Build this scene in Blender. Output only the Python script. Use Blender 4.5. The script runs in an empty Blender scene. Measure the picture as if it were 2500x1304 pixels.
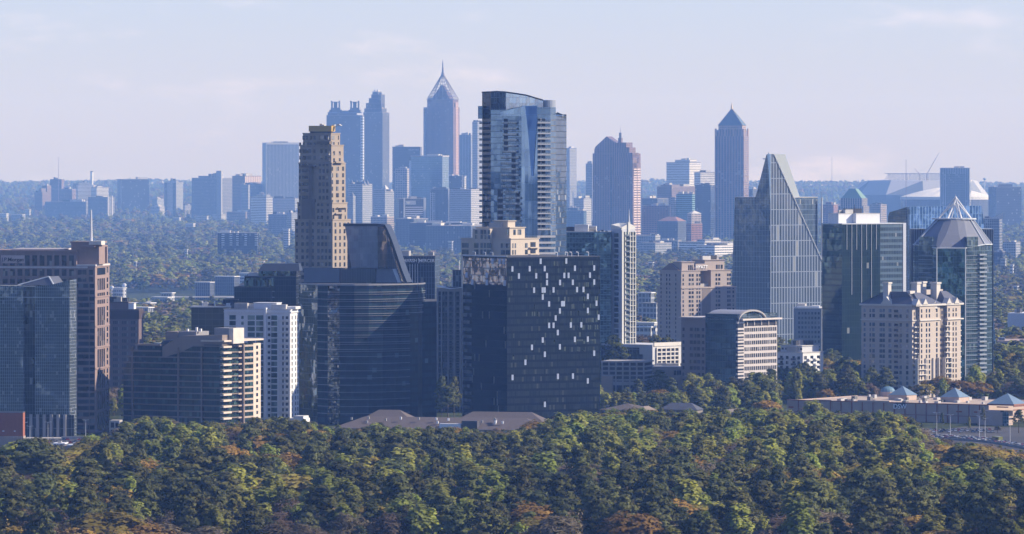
EXPO=0.70; HAZE_C=(.225,.44,1.0); HAZE_A=(1,1,1); HAZE_D=3.8e-5; HAZE_G=0.0; VB=2
import bpy, math, random
import numpy as np
from mathutils import Vector, Matrix
R = math.radians
F, YE, H = 14400.0, 381.0, 163.0          # lens in picture pixels, eye level row, camera height (m)
SC = bpy.context.scene
COL = SC.collection
rnd = random.Random(7)

# ------------------------------------------------------------------ terrain
def smooth(t):
    t = min(max(t, 0.0), 1.0)
    return t*t*(3-2*t)
Y0, KF = 4300.0, 1.9
def YY(Y): return Y if Y<=Y0 else Y0+(Y-Y0)*KF          # far ground stretches away, falling gently
def yinv(Y): return Y if Y<=Y0 else Y0+(Y-Y0)/KF
def terrain(x, Yn):
    y=yinv(Yn); k=Yn/y if y>Y0 else 1.0
    z = 61*smooth((y-9500)/11000.0)
    if y > 9000:
        f = min((y-9000)/8000.0, 1.0); x/=k
        z += f*(4*math.sin(x*0.0031+y*0.0006)+2.5*math.sin(x*0.0072-y*0.0011+1.3)+1.2*math.sin(x*0.017+2.1+y*.002))
    return H-(H-z)*k
def wx(px, Y): return (px-1250.0)/F*Y
def wz(py, Y): return H-(py-YE)*Y/F
def wp(px, py, Y): return Vector((wx(px, Y), Y, wz(py, Y)))

# ------------------------------------------------------------------ objects
def link(name, data, parent=None, loc=None):
    o = bpy.data.objects.new(name, data); COL.objects.link(o)
    if parent is not None: o.parent = parent
    if loc is not None: o.location = loc
    return o
def tag(o, label=None, cat=None, group=None, kind=None):
    if label: o['label'] = label
    if cat: o['category'] = cat
    if group: o['group'] = group
    if kind: o['kind'] = kind
    return o
def empty(name, loc=(0,0,0), rz=0, **kw):
    o = link(name, None); o.location = loc; o.rotation_euler = (0,0,rz); o.empty_display_size = 5
    return tag(o, **kw)

class MB:
    """collects faces with uv (metres) and builds one mesh"""
    def __init__(s): s.v=[]; s.f=[]; s.uv=[]; s.sm=[]
    def face(s, pts, uv=None, smooth=False):
        n=len(s.v); s.v += [tuple(p) for p in pts]; s.f.append(tuple(range(n, n+len(pts))))
        if uv is None:
            a=Vector(pts[0]); e=(Vector(pts[1])-a); l=e.length or 1; e/=l
            uv=[((Vector(p)-a).dot(e), p[2]) for p in pts]
            if abs(pts[0][2]-pts[1][2])<1e-6 and abs(pts[1][2]-pts[2][2])<1e-6: uv=[(p[0],p[1]) for p in pts]
        s.uv += [tuple(u) for u in uv]; s.sm.append(smooth)
        return s
    def wall(s, p, q, z0, z1, u0=0):
        l=math.hypot(q[0]-p[0], q[1]-p[1])
        s.face([(p[0],p[1],z0),(q[0],q[1],z0),(q[0],q[1],z1),(p[0],p[1],z1)], [(u0,z0),(u0+l,z0),(u0+l,z1),(u0,z1)])
        return l
    def prism(s, poly, z0, z1, caps=True, cont=True, top=None):
        """poly counter-clockwise seen from above"""
        u=0; n=len(poly)
        for i in range(n):
            l=s.wall(poly[i], poly[(i+1)%n], z0, z1, u if cont else 0); u+=l
        if caps:
            s.face([(x,y,z1) for x,y in poly]); s.face([(x,y,z0) for x,y in reversed(poly)])
        return s
    def box(s, x0,x1,y0,y1,z0,z1, caps=True):
        if x0>x1: x0,x1=x1,x0
        if y0>y1: y0,y1=y1,y0
        return s.prism([(x0,y0),(x1,y0),(x1,y1),(x0,y1)], z0, z1, caps, False)
    def frustum(s, poly0, z0, poly1, z1, caps=True):
        n=len(poly0)
        for i in range(n):
            j=(i+1)%n
            a=(*poly0[i],z0); b=(*poly0[j],z0); c=(*poly1[j],z1); d=(*poly1[i],z1)
            if (Vector(c)-Vector(d)).length<1e-5: s.face([a,b,c])
            else: s.face([a,b,c,d])
        if caps:
            if abs(poly1[0][0]-poly1[n//2][0])+abs(poly1[0][1]-poly1[n//2][1])>1e-4: s.face([(x,y,z1) for x,y in poly1])
            s.face([(x,y,z0) for x,y in reversed(poly0)])
        return s
    def cyl(s, cx, cy, r, z0, z1, n=12, r1=None, caps=True):
        r1=r if r1 is None else r1
        a=[(cx+r*math.cos(2*math.pi*i/n), cy+r*math.sin(2*math.pi*i/n)) for i in range(n)]
        b=[(cx+r1*math.cos(2*math.pi*i/n), cy+r1*math.sin(2*math.pi*i/n)) for i in range(n)]
        return s.frustum(a,z0,b,z1,caps)
    def bar(s, p, q, r, r2=None, n=5):
        p=Vector(p); q=Vector(q); d=(q-p).normalized(); r2=r if r2 is None else r2
        a=d.orthogonal().normalized(); b=d.cross(a)
        A=[p+(a*math.cos(6.2832*i/n)+b*math.sin(6.2832*i/n))*r for i in range(n)]
        B=[q+(a*math.cos(6.2832*i/n)+b*math.sin(6.2832*i/n))*r2 for i in range(n)]
        for i in range(n):
            j=(i+1)%n; s.face([A[i],A[j],B[j],B[i]])
        s.face(list(reversed(A))); s.face(B)
        return s
    def dome(s, cx, cy, z0, r, h, n=16, m=5):
        for k in range(m):
            t0=k/m*math.pi/2; t1=(k+1)/m*math.pi/2
            for i in range(n):
                a0=6.28319*i/n; a1=6.28319*(i+1)/n
                P=lambda a,t:(cx+r*math.cos(t)*math.cos(a), cy+r*math.cos(t)*math.sin(a), z0+h*math.sin(t))
                if k==m-1: s.face([P(a0,t0),P(a1,t0),P(a0,t1)],smooth=True)
                else: s.face([P(a0,t0),P(a1,t0),P(a1,t1),P(a0,t1)],smooth=True)
        return s
    def slab(s, poly, off):
        """extrude planar polygon (3-D points, counter-clockwise seen from its front) backwards by vector off"""
        off=Vector(off); P=[Vector(p) for p in poly]; B=[p+off for p in P]; n=len(P)
        e=None
        for i in range(n):
            d=P[(i+1)%n]-P[i]; d.z=0
            if d.length>1e-3:
                e=d.normalized(); break
        nrm=(P[1]-P[0]).cross(P[2]-P[0])
        hh=Vector((0,0,1)).cross(nrm)
        if hh.length>1e-6: e=hh.normalized()
        o=P[0]
        s.face(P,[((p-o).dot(e),p.z) for p in P])
        s.face(list(reversed(B)),[((p-o).dot(e),p.z) for p in reversed(B)])
        for i in range(n):
            j=(i+1)%n
            s.face([P[j],P[i],B[i],B[j]])
        return s
    def build(s, name, mat, parent=None, label=None, loc=None):
        me=bpy.data.meshes.new(name); me.from_pydata(s.v, [], s.f)
        ul=me.uv_layers.new(name='UVMap'); ul.data.foreach_set('uv', np.array(s.uv,'f').ravel())
        if any(s.sm): me.polygons.foreach_set('use_smooth', s.sm)
        me.materials.append(mat); me.update()
        o=link(name, me, parent, loc)
        if label: o['label']=label
        return o

# ------------------------------------------------------------------ materials
class NT:
    def __init__(s, name):
        s.m=bpy.data.materials.new(name); s.m.use_nodes=True; s.t=s.m.node_tree
        s.b=s.t.nodes['Principled BSDF']
    def n(s, typ, **kw):
        nd=s.t.nodes.new(typ)
        for k,v in kw.items(): setattr(nd,k,v)
        return nd
    def l(s,a,b): s.t.links.new(a,b)
    def put(s, sock, v):
        if isinstance(v,(int,float)): sock.default_value=v
        elif isinstance(v,tuple): sock.default_value=(*v,1) if len(v)==3 and sock.type=='RGBA' else v
        else: s.l(v,sock)
    def math(s, op, a, b=0.0, c=None):
        nd=s.n('ShaderNodeMath', operation=op); s.put(nd.inputs[0],a); s.put(nd.inputs[1],b)
        if c is not None: s.put(nd.inputs[2],c)
        return nd.outputs[0]
    def mix(s, f, a, b):
        nd=s.n('ShaderNodeMix', data_type='RGBA'); s.put(nd.inputs[0],f); s.put(nd.inputs[6],a); s.put(nd.inputs[7],b)
        return nd.outputs[2]
    def noise(s, vec, scale, det=3, rough=.6):
        nd=s.n('ShaderNodeTexNoise'); nd.inputs['Scale'].default_value=scale; nd.inputs['Detail'].default_value=det; nd.inputs['Roughness'].default_value=rough
        if vec is not None: s.l(vec, nd.inputs['Vector'])
        return nd
    def ramp(s, fac, stops):
        nd=s.n('ShaderNodeValToRGB'); s.l(fac, nd.inputs[0]); e=nd.color_ramp.elements
        while len(e)<len(stops): e.new(.5)
        for i,(p,c) in enumerate(stops): e[i].position=p; e[i].color=(*c,1) if len(c)==3 else c
        return nd.outputs[0]
def scl(c,k): return tuple(min(x*k,1) for x in c)
MC={}
def plain(name, col, rough=.8, var=.12, sc=.25, metal=0, spec=.3):
    """painted, stone or metal surface with soft weathering"""
    if name in MC: return MC[name]
    t=NT(name); co=t.n('ShaderNodeTexCoord').outputs['Object']
    n1=t.noise(co, sc, 5, .65).outputs[0]
    mp=t.n('ShaderNodeMapping'); mp.inputs['Scale'].default_value=(1.2,1.2,.08); t.l(co,mp.inputs[0])
    n2=t.noise(mp.outputs[0], 1.0, 3).outputs[0]
    f=t.math('MULTIPLY_ADD', t.math('ADD',n1,n2), .5, 0)
    c=t.ramp(f, [(.3,scl(col,1-var*1.6)),(.7,scl(col,1+var))])
    t.l(c,t.b.inputs['Base Color']); t.b.inputs['Roughness'].default_value=rough; t.b.inputs['Metallic'].default_value=metal
    t.b.inputs['Specular IOR Level'].default_value=spec
    MC[name]=t.m; return t.m
def facade(name, bw=1.5, fh=3.8, frame=(.3,.32,.35), glass=(.05,.08,.12), glass2=None, mw=.12, lw=.15, sw=.0, span=None,
           refl=.5, rough=.06, tilt=.006, wave=.004, blind=.06, var=.4, bcol=(.35,.36,.36), wsc=.12, spm=None, fmet=.0, spec=.4):
    """curtain wall: panes with mullions every bw metres, a line and a spandrel (share sw) every fh metres; uv in metres.
    Each pane leans a little, so that it mirrors something slightly different from its neighbour."""
    if name in MC: return MC[name]
    t=NT(name); uv=t.n('ShaderNodeUVMap').outputs[0]
    sp=t.n('ShaderNodeSeparateXYZ'); t.l(uv,sp.inputs[0])
    u=t.math('DIVIDE',sp.outputs[0],bw); v=t.math('DIVIDE',sp.outputs[1],fh)
    fu=t.math('FRACT',u); fv=t.math('FRACT',v); iu=t.math('FLOOR',u); iv=t.math('FLOOR',v)
    cb=t.n('ShaderNodeCombineXYZ'); t.l(iu,cb.inputs[0]); t.l(iv,cb.inputs[1])
    wn=t.n('ShaderNodeTexWhiteNoise', noise_dimensions='2D'); t.l(cb.outputs[0],wn.inputs['Vector'])
    mull=t.math('LESS_THAN',fu,mw/bw); line=t.math('LESS_THAN',fv,lw/fh)
    fr=t.math('MAXIMUM',mull,line)
    glass2=glass2 or scl(glass,1+var)
    g=t.mix(wn.outputs['Value'], scl(glass,1-var*.6), glass2)
    big=t.noise(uv, .02, 2).outputs[0]
    g=t.mix(t.math('MULTIPLY',big,.6), g, scl(glass,.75))
    sepc=t.n('ShaderNodeSeparateColor'); t.l(wn.outputs['Color'],sepc.inputs[0])
    bl=t.math('GREATER_THAN',sepc.outputs[1],1-blind)
    g=t.mix(t.math('MULTIPLY',bl,.7), g, bcol)
    met=t.math('MULTIPLY', t.math('SUBTRACT',1.0,t.math('MULTIPLY',bl,.5)), refl)
    if sw>0:
        s1=t.math('LESS_THAN',fv,sw)
        g=t.mix(s1, g, span or scl(glass,.6))
        met=t.mix(s1, met, (spm if spm is not None else refl*.5,)*3)
    col=t.mix(fr, g, frame)
    met=t.mix(fr, met, (fmet,)*3)
    ro=t.mix(fr, (rough,)*3, (.5,)*3)
    # lean of each pane and its slight waviness
    geo=t.n('ShaderNodeNewGeometry').outputs['Normal']
    def vm(op,a,b):
        nd=t.n('ShaderNodeVectorMath', operation=op); t.put(nd.inputs[0],a); 
        if op=='SCALE': t.put(nd.inputs[3],b)
        else: t.put(nd.inputs[1],b)
        return nd.outputs[0]
    d1=vm('SCALE', vm('SUBTRACT', wn.outputs['Color'], (.5,.5,.5)), tilt*2)
    wv=t.noise(uv, wsc, 3)
    d2=vm('SCALE', vm('SUBTRACT', wv.outputs['Color'], (.5,.5,.5)), wave*6)
    nn=vm('NORMALIZE', vm('ADD', geo, vm('ADD', d1, d2)), (0,0,0))
    t.b.inputs['Specular IOR Level'].default_value=spec
    t.l(nn,t.b.inputs['Normal']); t.l(col,t.b.inputs['Base Color']); t.l(met,t.b.inputs['Metallic']); t.l(ro,t.b.inputs['Roughness'])
    MC[name]=t.m; return t.m
def winmat(name, col, rough=.12, refl=.35, var=.6, pale=.1, pcol=(.3,.3,.3)):
    """single windows: every window object has its own tone"""
    if name in MC: return MC[name]
    t=NT(name); oi=t.n('ShaderNodeObjectInfo').outputs['Random']
    co=t.n('ShaderNodeTexCoord').outputs['Object']
    wn=t.n('ShaderNodeTexWhiteNoise', noise_dimensions='4D')
    vm=t.n('ShaderNodeVectorMath', operation='SCALE'); t.l(co,vm.inputs[0]); vm.inputs[3].default_value=.35
    fl=t.n('ShaderNodeVectorMath', operation='FLOOR'); t.l(vm.outputs[0],fl.inputs[0])
    t.l(fl.outputs[0],wn.inputs['Vector']); t.l(oi,wn.inputs['W'])
    c=t.mix(wn.outputs['Value'], scl(col,1-var), scl(col,1+var))
    s=t.n('ShaderNodeSeparateColor'); t.l(wn.outputs['Color'],s.inputs[0])
    c=t.mix(t.math('MULTIPLY',t.math('GREATER_THAN',s.outputs[1],1-pale),.8), c, pcol)
    t.l(c,t.b.inputs['Base Color']); t.b.inputs['Roughness'].default_value=rough; t.b.inputs['Metallic'].default_value=refl
    MC[name]=t.m; return t.m

ROOFG=plain('roof_gravel',(.30,.28,.26),.95); ROOFD=plain('roof_membrane_dark',(.07,.07,.075),.9); ROOFL=plain('roof_membrane_pale',(.5,.49,.47),.9)
WHITE=plain('white_paint',(.72,.72,.72),.6,.06); STEEL=plain('steel_white',(.62,.62,.63),.45,.08); DARKM=plain('dark_metal',(.05,.05,.055),.5,.2)
CONC=plain('concrete',(.38,.36,.34),.9); BEIGE=plain('beige_stucco',(.46,.39,.32),.85,.08)

# ------------------------------------------------------------------ buildings
class Bd:
    """building seen on its near corner: picture columns xl (far end of left face), xc (near corner), xr (far end of right face),
    distance Y, turn th (deg). Local x runs along the right face, y along the left face, origin at the near corner."""
    def __init__(s, name, label, xl, xc, xr, Y, th, cat='building', group=None, zb=None):
        Y=YY(Y); s.Y=Y; s.th=R(th); s.C=Vector((wx(xc,Y),Y,0))
        s.zb=terrain(s.C.x,Y)-1 if zb is None else zb
        s.xc=xc
        s.rx=Vector((math.sin(s.th),math.cos(s.th))); s.ly=Vector((-math.cos(s.th),math.sin(s.th)))
        s.e=empty(name,(s.C.x,s.C.y,s.zb),math.pi/2-s.th,label=label,cat=cat,group=group)
        s.W=s.fx(xr); s.L=s.fy(xl); s.wn=[]; s.wc={}; s.count=0
    def fx(s,px,y=0):   # local x of picture column px on the plane local y = const
        t=(px-1250)/F; ox=s.C.x+s.ly.x*y; oy=s.C.y+s.ly.y*y
        return (t*oy-ox)/(s.rx.x-t*s.rx.y)
    def fy(s,px,x=0):
        t=(px-1250)/F; ox=s.C.x+s.rx.x*x; oy=s.C.y+s.rx.y*x
        return (ox-t*oy)/(t*s.ly.y-s.ly.x)
    def z(s,py,x=0,y=0):
        Y=s.C.y+s.rx.y*x+s.ly.y*y
        return wz(py,Y)-s.zb
    def add(s, mb, name, mat, parent=None, label=None): return mb.build(name, mat, parent or s.e, label)
    def mass(s, x0,x1,y0,y1,z0,z1, mat, roof=None, name='wall', cop=.5, over=.12, label=None):
        """storeys with their own wall skin, and a roof slab with a coping"""
        mb=MB().box(x0,x1,y0,y1,z0,z1,caps=False)
        w=s.add(mb,name,mat,label=label)
        if roof: s.add(MB().box(x0-over,x1+over,y0-over,y1+over,z1,z1+cop),'roof',roof)
        if roof and x1-x0>13 and y1-y0>13 and cop>.3:
            rq=random.Random(int(x1*7+y1*13+z1*3))
            for q in range(rq.randint(2,4)):
                w_=rq.uniform(.08,.22)*(x1-x0); l_=rq.uniform(.06,.2)*(y1-y0); cx=rq.uniform(x0+w_+1,x1-w_-1); cy=rq.uniform(y0+l_+1,y1-l_-1)
                s.add(MB().box(cx-w_,cx+w_,cy-l_,cy+l_,z1+cop,z1+cop+rq.uniform(1.4,3.6)*max(1,s.Y/9000)),'roof_plant',rq.choice((ROOFL,CONC,DARKM)))
        return w
    def box(s, name, x0,x1,y0,y1,z0,z1, mat, parent=None, label=None): return s.add(MB().box(x0,x1,y0,y1,z0,z1),name,mat,parent,label)
    def win(s, face, a, z, w, h, mat, off=0, d=.15, name='window'): s.wn.append((face,a,z,w,h,mat,off,d,name))
    def flush(s, top=98):
        byn={}
        for w in s.wn: byn.setdefault(w[8],[]).append(w)
        for name,ws in byn.items():
            ws.sort(key=lambda w:-round(w[3]*w[4],1)*(1 if w[0]=='L' else .9))
            rest={}
            for i,(f,a,z,w,h,m,off,d,_) in enumerate(ws):
                def bx(mb,a,z):
                    if f=='L': mb.box(off-d,off,a-w/2,a+w/2,z,z+h)
                    else: mb.box(a-w/2,a+w/2,off-d,off,z,z+h)
                if i<top or len(ws)<=100:
                    k=(f,round(w,2),round(h,2),m.name,round(off,2),name)
                    if k not in s.wc:
                        mb=MB(); bx(mb,0,0); o=mb.build(name,m,s.e); s.wc[k]=o.data
                    else: o=link(name,s.wc[k],s.e)
                    o.location=(0,a,z) if f=='L' else (a,0,z)
                else:
                    mb=rest.setdefault(m.name,(MB(),m))[0]; bx(mb,a,z)
            for mb,m in rest.values():
                o=mb.build(name,m,s.e); o['kind']='stuff'
        s.wn=[]
    def grid(s, face, pxs, pys, wpx, hpx, mat, off=0, skip=0, name='window'):
        """windows at picture columns pxs and rows pys (rows measured at the near corner), sizes in picture pixels"""
        k=s.Y/F
        for py in pys:
            for p in pxs:
                if skip and rnd.random()<skip: continue
                a=s.fy(p,off) if face=='L' else s.fx(p,off)
                cs=math.cos(s.th) if face=='L' else math.sin(s.th)
                s.win(face,a,wz(py,s.Y)-s.zb-hpx*k/2,wpx*k/max(cs,.15),hpx*k,mat,off,name=name)
    def text(s, txt, face, px, py, hpx, mat, off=-.5, name='sign_text', sx=1.0, parent=None):
        cu=bpy.data.curves.new(name,'FONT'); cu.body=txt; k=s.Y/F
        cu.size=hpx*k/.72; cu.extrude=.15; cu.align_x='CENTER'; cu.align_y='CENTER'; cu.materials.append(mat)
        cu.offset=.02
        tmp=bpy.data.objects.new('text_source',cu); dg=bpy.context.evaluated_depsgraph_get(); me=bpy.data.meshes.new_from_object(tmp.evaluated_get(dg)) if False else tmp.to_mesh().copy(); bpy.data.objects.remove(tmp)
        o=link(name,me,parent or s.e)
        zz=wz(py,s.Y)-s.zb
        if face=='L':
            a=s.fy(px); o.matrix_local=Matrix(((0,0,-1,off),(-sx,0,0,a),(0,1,0,zz),(0,0,0,1)))
        else:
            a=s.fx(px); o.matrix_local=Matrix(((sx,0,0,a),(0,0,-1,off),(0,1,0,zz),(0,0,0,1)))
        return o
def arange(a,b,st):
    out=[]; x=a
    while (x<=b if st>0 else x>=b): out.append(x); x+=st
    return out
# ------------------------------------------------------------------ camera, light, air
cam=bpy.data.cameras.new('camera'); co=bpy.data.objects.new('camera',cam); COL.objects.link(co); SC.camera=co
co.location=(0,0,H); co.rotation_euler=(math.pi/2,0,0)
cam.sensor_width=36; cam.lens=36*F/2500; cam.shift_y=-(652-YE)/2500.0; cam.clip_start=1; cam.clip_end=90000
SUN_EL=R(33); SUN_AZ=R(91)      # azimuth clockwise from the view direction (+Y), towards +X
sd=Vector((math.sin(SUN_AZ)*math.cos(SUN_EL), math.cos(SUN_AZ)*math.cos(SUN_EL), math.sin(SUN_EL)))
sl=bpy.data.lights.new('sun','SUN'); sl.energy=4.5; sl.angle=R(.5); sl.color=(1,.89,.73)
so=bpy.data.objects.new('sun',sl); COL.objects.link(so); so.rotation_euler=sd.to_track_quat('Z','Y').to_euler()
w=bpy.data.worlds.new('World'); SC.world=w; w.use_nodes=True; nt=w.node_tree; bg=nt.nodes['Background']
sky=nt.nodes.new('ShaderNodeTexSky'); sky.sky_type='NISHITA'; sky.sun_disc=False; sky.sun_elevation=SUN_EL; sky.sun_rotation=SUN_AZ
sky.air_density=1.0; sky.dust_density=.3; sky.ozone_density=7.0; sky.altitude=300
bg.inputs[1].default_value=.118
tc=nt.nodes.new('ShaderNodeTexCoord'); mp=nt.nodes.new('ShaderNodeMapping'); mp.inputs['Scale'].default_value=(28,28,110)
nt.links.new(tc.outputs['Generated'],mp.inputs[0])
nz=nt.nodes.new('ShaderNodeTexNoise'); nz.inputs['Scale'].default_value=1; nz.inputs['Detail'].default_value=6; nz.inputs['Roughness'].default_value=.6
nt.links.new(mp.outputs[0],nz.inputs['Vector'])
mr=nt.nodes.new('ShaderNodeMapRange'); mr.inputs[1].default_value=.54; mr.inputs[2].default_value=.78; mr.interpolation_type='SMOOTHSTEP'; nt.links.new(nz.outputs[0],mr.inputs[0])
mx=nt.nodes.new('ShaderNodeMix'); mx.data_type='RGBA'
ms=nt.nodes.new('ShaderNodeMath'); ms.operation='MULTIPLY'; ms.inputs[1].default_value=.33; nt.links.new(mr.outputs[0],ms.inputs[0])
nt.links.new(ms.outputs[0],mx.inputs[0]); tn=nt.nodes.new('ShaderNodeMix'); tn.data_type='RGBA'; tn.blend_type='MULTIPLY'; tn.inputs[0].default_value=1; nt.links.new(sky.outputs[0],tn.inputs[6]); tn.inputs[7].default_value=(.87,.775,.985,1)
nt.links.new(tn.outputs[2],mx.inputs[6]); mx.inputs[7].default_value=(7.2,6.1,6.6,1)
nt.links.new(mx.outputs[2],bg.inputs[0])
SC.view_settings.view_transform='Standard'; SC.view_settings.look='None'; SC.view_settings.gamma=1; SC.view_settings.exposure=EXPO
SC.cycles.use_denoising=True; SC.cycles.denoiser='OPENIMAGEDENOISE'; SC.cycles.denoising_prefilter='ACCURATE'
SC.cycles.max_bounces=6; SC.cycles.volume_bounces=VB; SC.cycles.diffuse_bounces=2; SC.cycles.glossy_bounces=3; SC.cycles.transmission_bounces=2; SC.cycles.transparent_max_bounces=4
SC.cycles.caustics_reflective=False; SC.cycles.caustics_refractive=False; SC.cycles.use_adaptive_sampling=False
SC.cycles.sample_clamp_indirect=4.0
# haze: one closed box of even air round the camera and everything built
hm=bpy.data.materials.new('haze'); hm.use_nodes=True; ht=hm.node_tree; ht.nodes.clear()
pv=ht.nodes.new('ShaderNodeVolumePrincipled'); ho=ht.nodes.new('ShaderNodeOutputMaterial'); ht.links.new(pv.outputs[0],ho.inputs['Volume'])
pv.inputs['Color'].default_value=(*HAZE_C,1); pv.inputs['Density'].default_value=HAZE_D; pv.inputs['Anisotropy'].default_value=HAZE_G
pv.inputs['Absorption Color'].default_value=(*HAZE_A,1)
hz=MB().box(-17500,17500,-9500,YY(20500)+60,-104,502).build('haze',hm); hz['kind']='stuff'

# ------------------------------------------------------------------ ground
t=NT('ground_cover'); g=t.n('ShaderNodeNewGeometry').outputs['Position']
n1=t.noise(g,.0035,4).outputs[0]; n2=t.noise(g,.035,5,.7).outputs[0]; n3=t.noise(g,.11,3,.6).outputs[0]
c=t.ramp(n2,[(.3,(.018,.026,.010)),(.5,(.035,.045,.018)),(.62,(.060,.075,.025)),(.75,(.085,.065,.035))])
c=t.mix(t.math('MULTIPLY',t.math('GREATER_THAN',t.math('MULTIPLY',n3,t.math('ADD',n1,.5)),.735),.6),c,(.30,.28,.25))
t.l(c,t.b.inputs['Base Color']); t.b.inputs['Roughness'].default_value=.95; t.b.inputs['Specular IOR Level'].default_value=.1
def ground():
    xs=list(range(-17000,-3300,530))+list(range(-3300,3301,75))+list(range(3500,17001,520))
    ys=list(range(-9000,0,1500))+list(range(0,4300,430))+[YY(v) for v in range(4300,9000,450)]+[YY(v) for v in range(9000,20501,90)]
    v=[]; 
    for y in ys:
        for x in xs:
            z=terrain(x,y)
            if y>9500: z+= (4.0*(math.sin(x*.043+y*.013)*math.cos(y*.031)+.6*math.sin(x*.11-y*.07)))*min(1,(y-9500)/5000)
            v.append((x,y,z))
    nx=len(xs); f=[(j*nx+i,j*nx+i+1,(j+1)*nx+i+1,(j+1)*nx+i) for j in range(len(ys)-1) for i in range(nx-1)]
    me=bpy.data.meshes.new('ground'); me.from_pydata(v,[],f); me.polygons.foreach_set('use_smooth',[True]*len(f)); me.materials.append(t.m)
    o=link('ground',me); o['kind']='structure'
ground()
# ------------------------------------------------------------------ trees
def leafmat(name, c1, c2, c3, rough=.75, trans=.30):
    t=NT(name); g=t.n('ShaderNodeTexCoord').outputs['Object']
    n=t.noise(g,.55,3,.7).outputs[0]; oi=t.n('ShaderNodeObjectInfo').outputs['Random']
    c=t.ramp(n,[(.3,c1),(.5,c2),(.72,c3)])
    hs=t.n('ShaderNodeHueSaturation'); t.l(c,hs.inputs['Color'])
    t.l(t.math('MULTIPLY_ADD',oi,.05,.475),hs.inputs['Hue']); t.l(t.math('MULTIPLY_ADD',t.math('FRACT',t.math('MULTIPLY',oi,7.3)),.75,.62),hs.inputs['Value'])
    t.l(hs.outputs[0],t.b.inputs['Base Color']); t.b.inputs['Roughness'].default_value=rough; t.b.inputs['Specular IOR Level'].default_value=.12
    tr=t.n('ShaderNodeBsdfTranslucent'); t.l(hs.outputs[0],tr.inputs[0]); ms=t.n('ShaderNodeMixShader'); ms.inputs[0].default_value=trans
    t.l(t.b.outputs[0],ms.inputs[1]); t.l(tr.outputs[0],ms.inputs[2]); t.l(ms.outputs[0],t.t.nodes['Material Output'].inputs[0])
    return t.m
BARK=plain('bark',(.11,.085,.065),.9)
LEAF={'pine':leafmat('pine_needles',(.052,.062,.022),(.098,.105,.034),(.155,.155,.052)),
 'green':leafmat('spring_leaves',(.19,.205,.038),(.26,.28,.055),(.34,.345,.085),trans=.38),
 'oak':leafmat('rust_catkins',(.15,.105,.022),(.26,.185,.038),(.34,.26,.06),trans=.32),
 'bare':leafmat('budding_twigs',(.10,.078,.050),(.175,.135,.085),(.23,.185,.115))}
def leafquads(rng, C, Rr, per, size, up=.35, elong=1.0, mid=None):
    """clumps of leaf sprays: centres C (n,3), radii Rr (n,3)"""
    n=len(C)*per; ci=np.repeat(np.arange(len(C)),per)
    d=rng.normal(size=(n,3)); d[:,2]+=up; d/=np.linalg.norm(d,axis=1)[:,None]
    p=C[ci]+d*Rr[ci]*(rng.uniform(.45,1.08,n)[:,None])
    dc=p-mid; dc/=np.linalg.norm(dc,axis=1)[:,None]+1e-9; nr=d*.7+dc*.7+rng.normal(size=(n,3))*.38; nr/=np.linalg.norm(nr,axis=1)[:,None]
    a=np.cross(nr,rng.normal(size=(n,3))); a/=np.linalg.norm(a,axis=1)[:,None]+1e-9; b=np.cross(nr,a)
    s=size*rng.uniform(.6,1.4,n)[:,None]
    a=a*s*.5*elong; b=b*s*.5/elong
    v=np.stack([p-a-b*.6,p+a*.7-b,p+a+b*.7,p-a*.5+b],1).reshape(-1,3)
    sn=d*.45+dc*.75+np.array([0,0,.15])+rng.normal(size=(n,3))*.16; sn/=np.linalg.norm(sn,axis=1)[:,None]
    return v,np.repeat(sn,4,axis=0)
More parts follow.
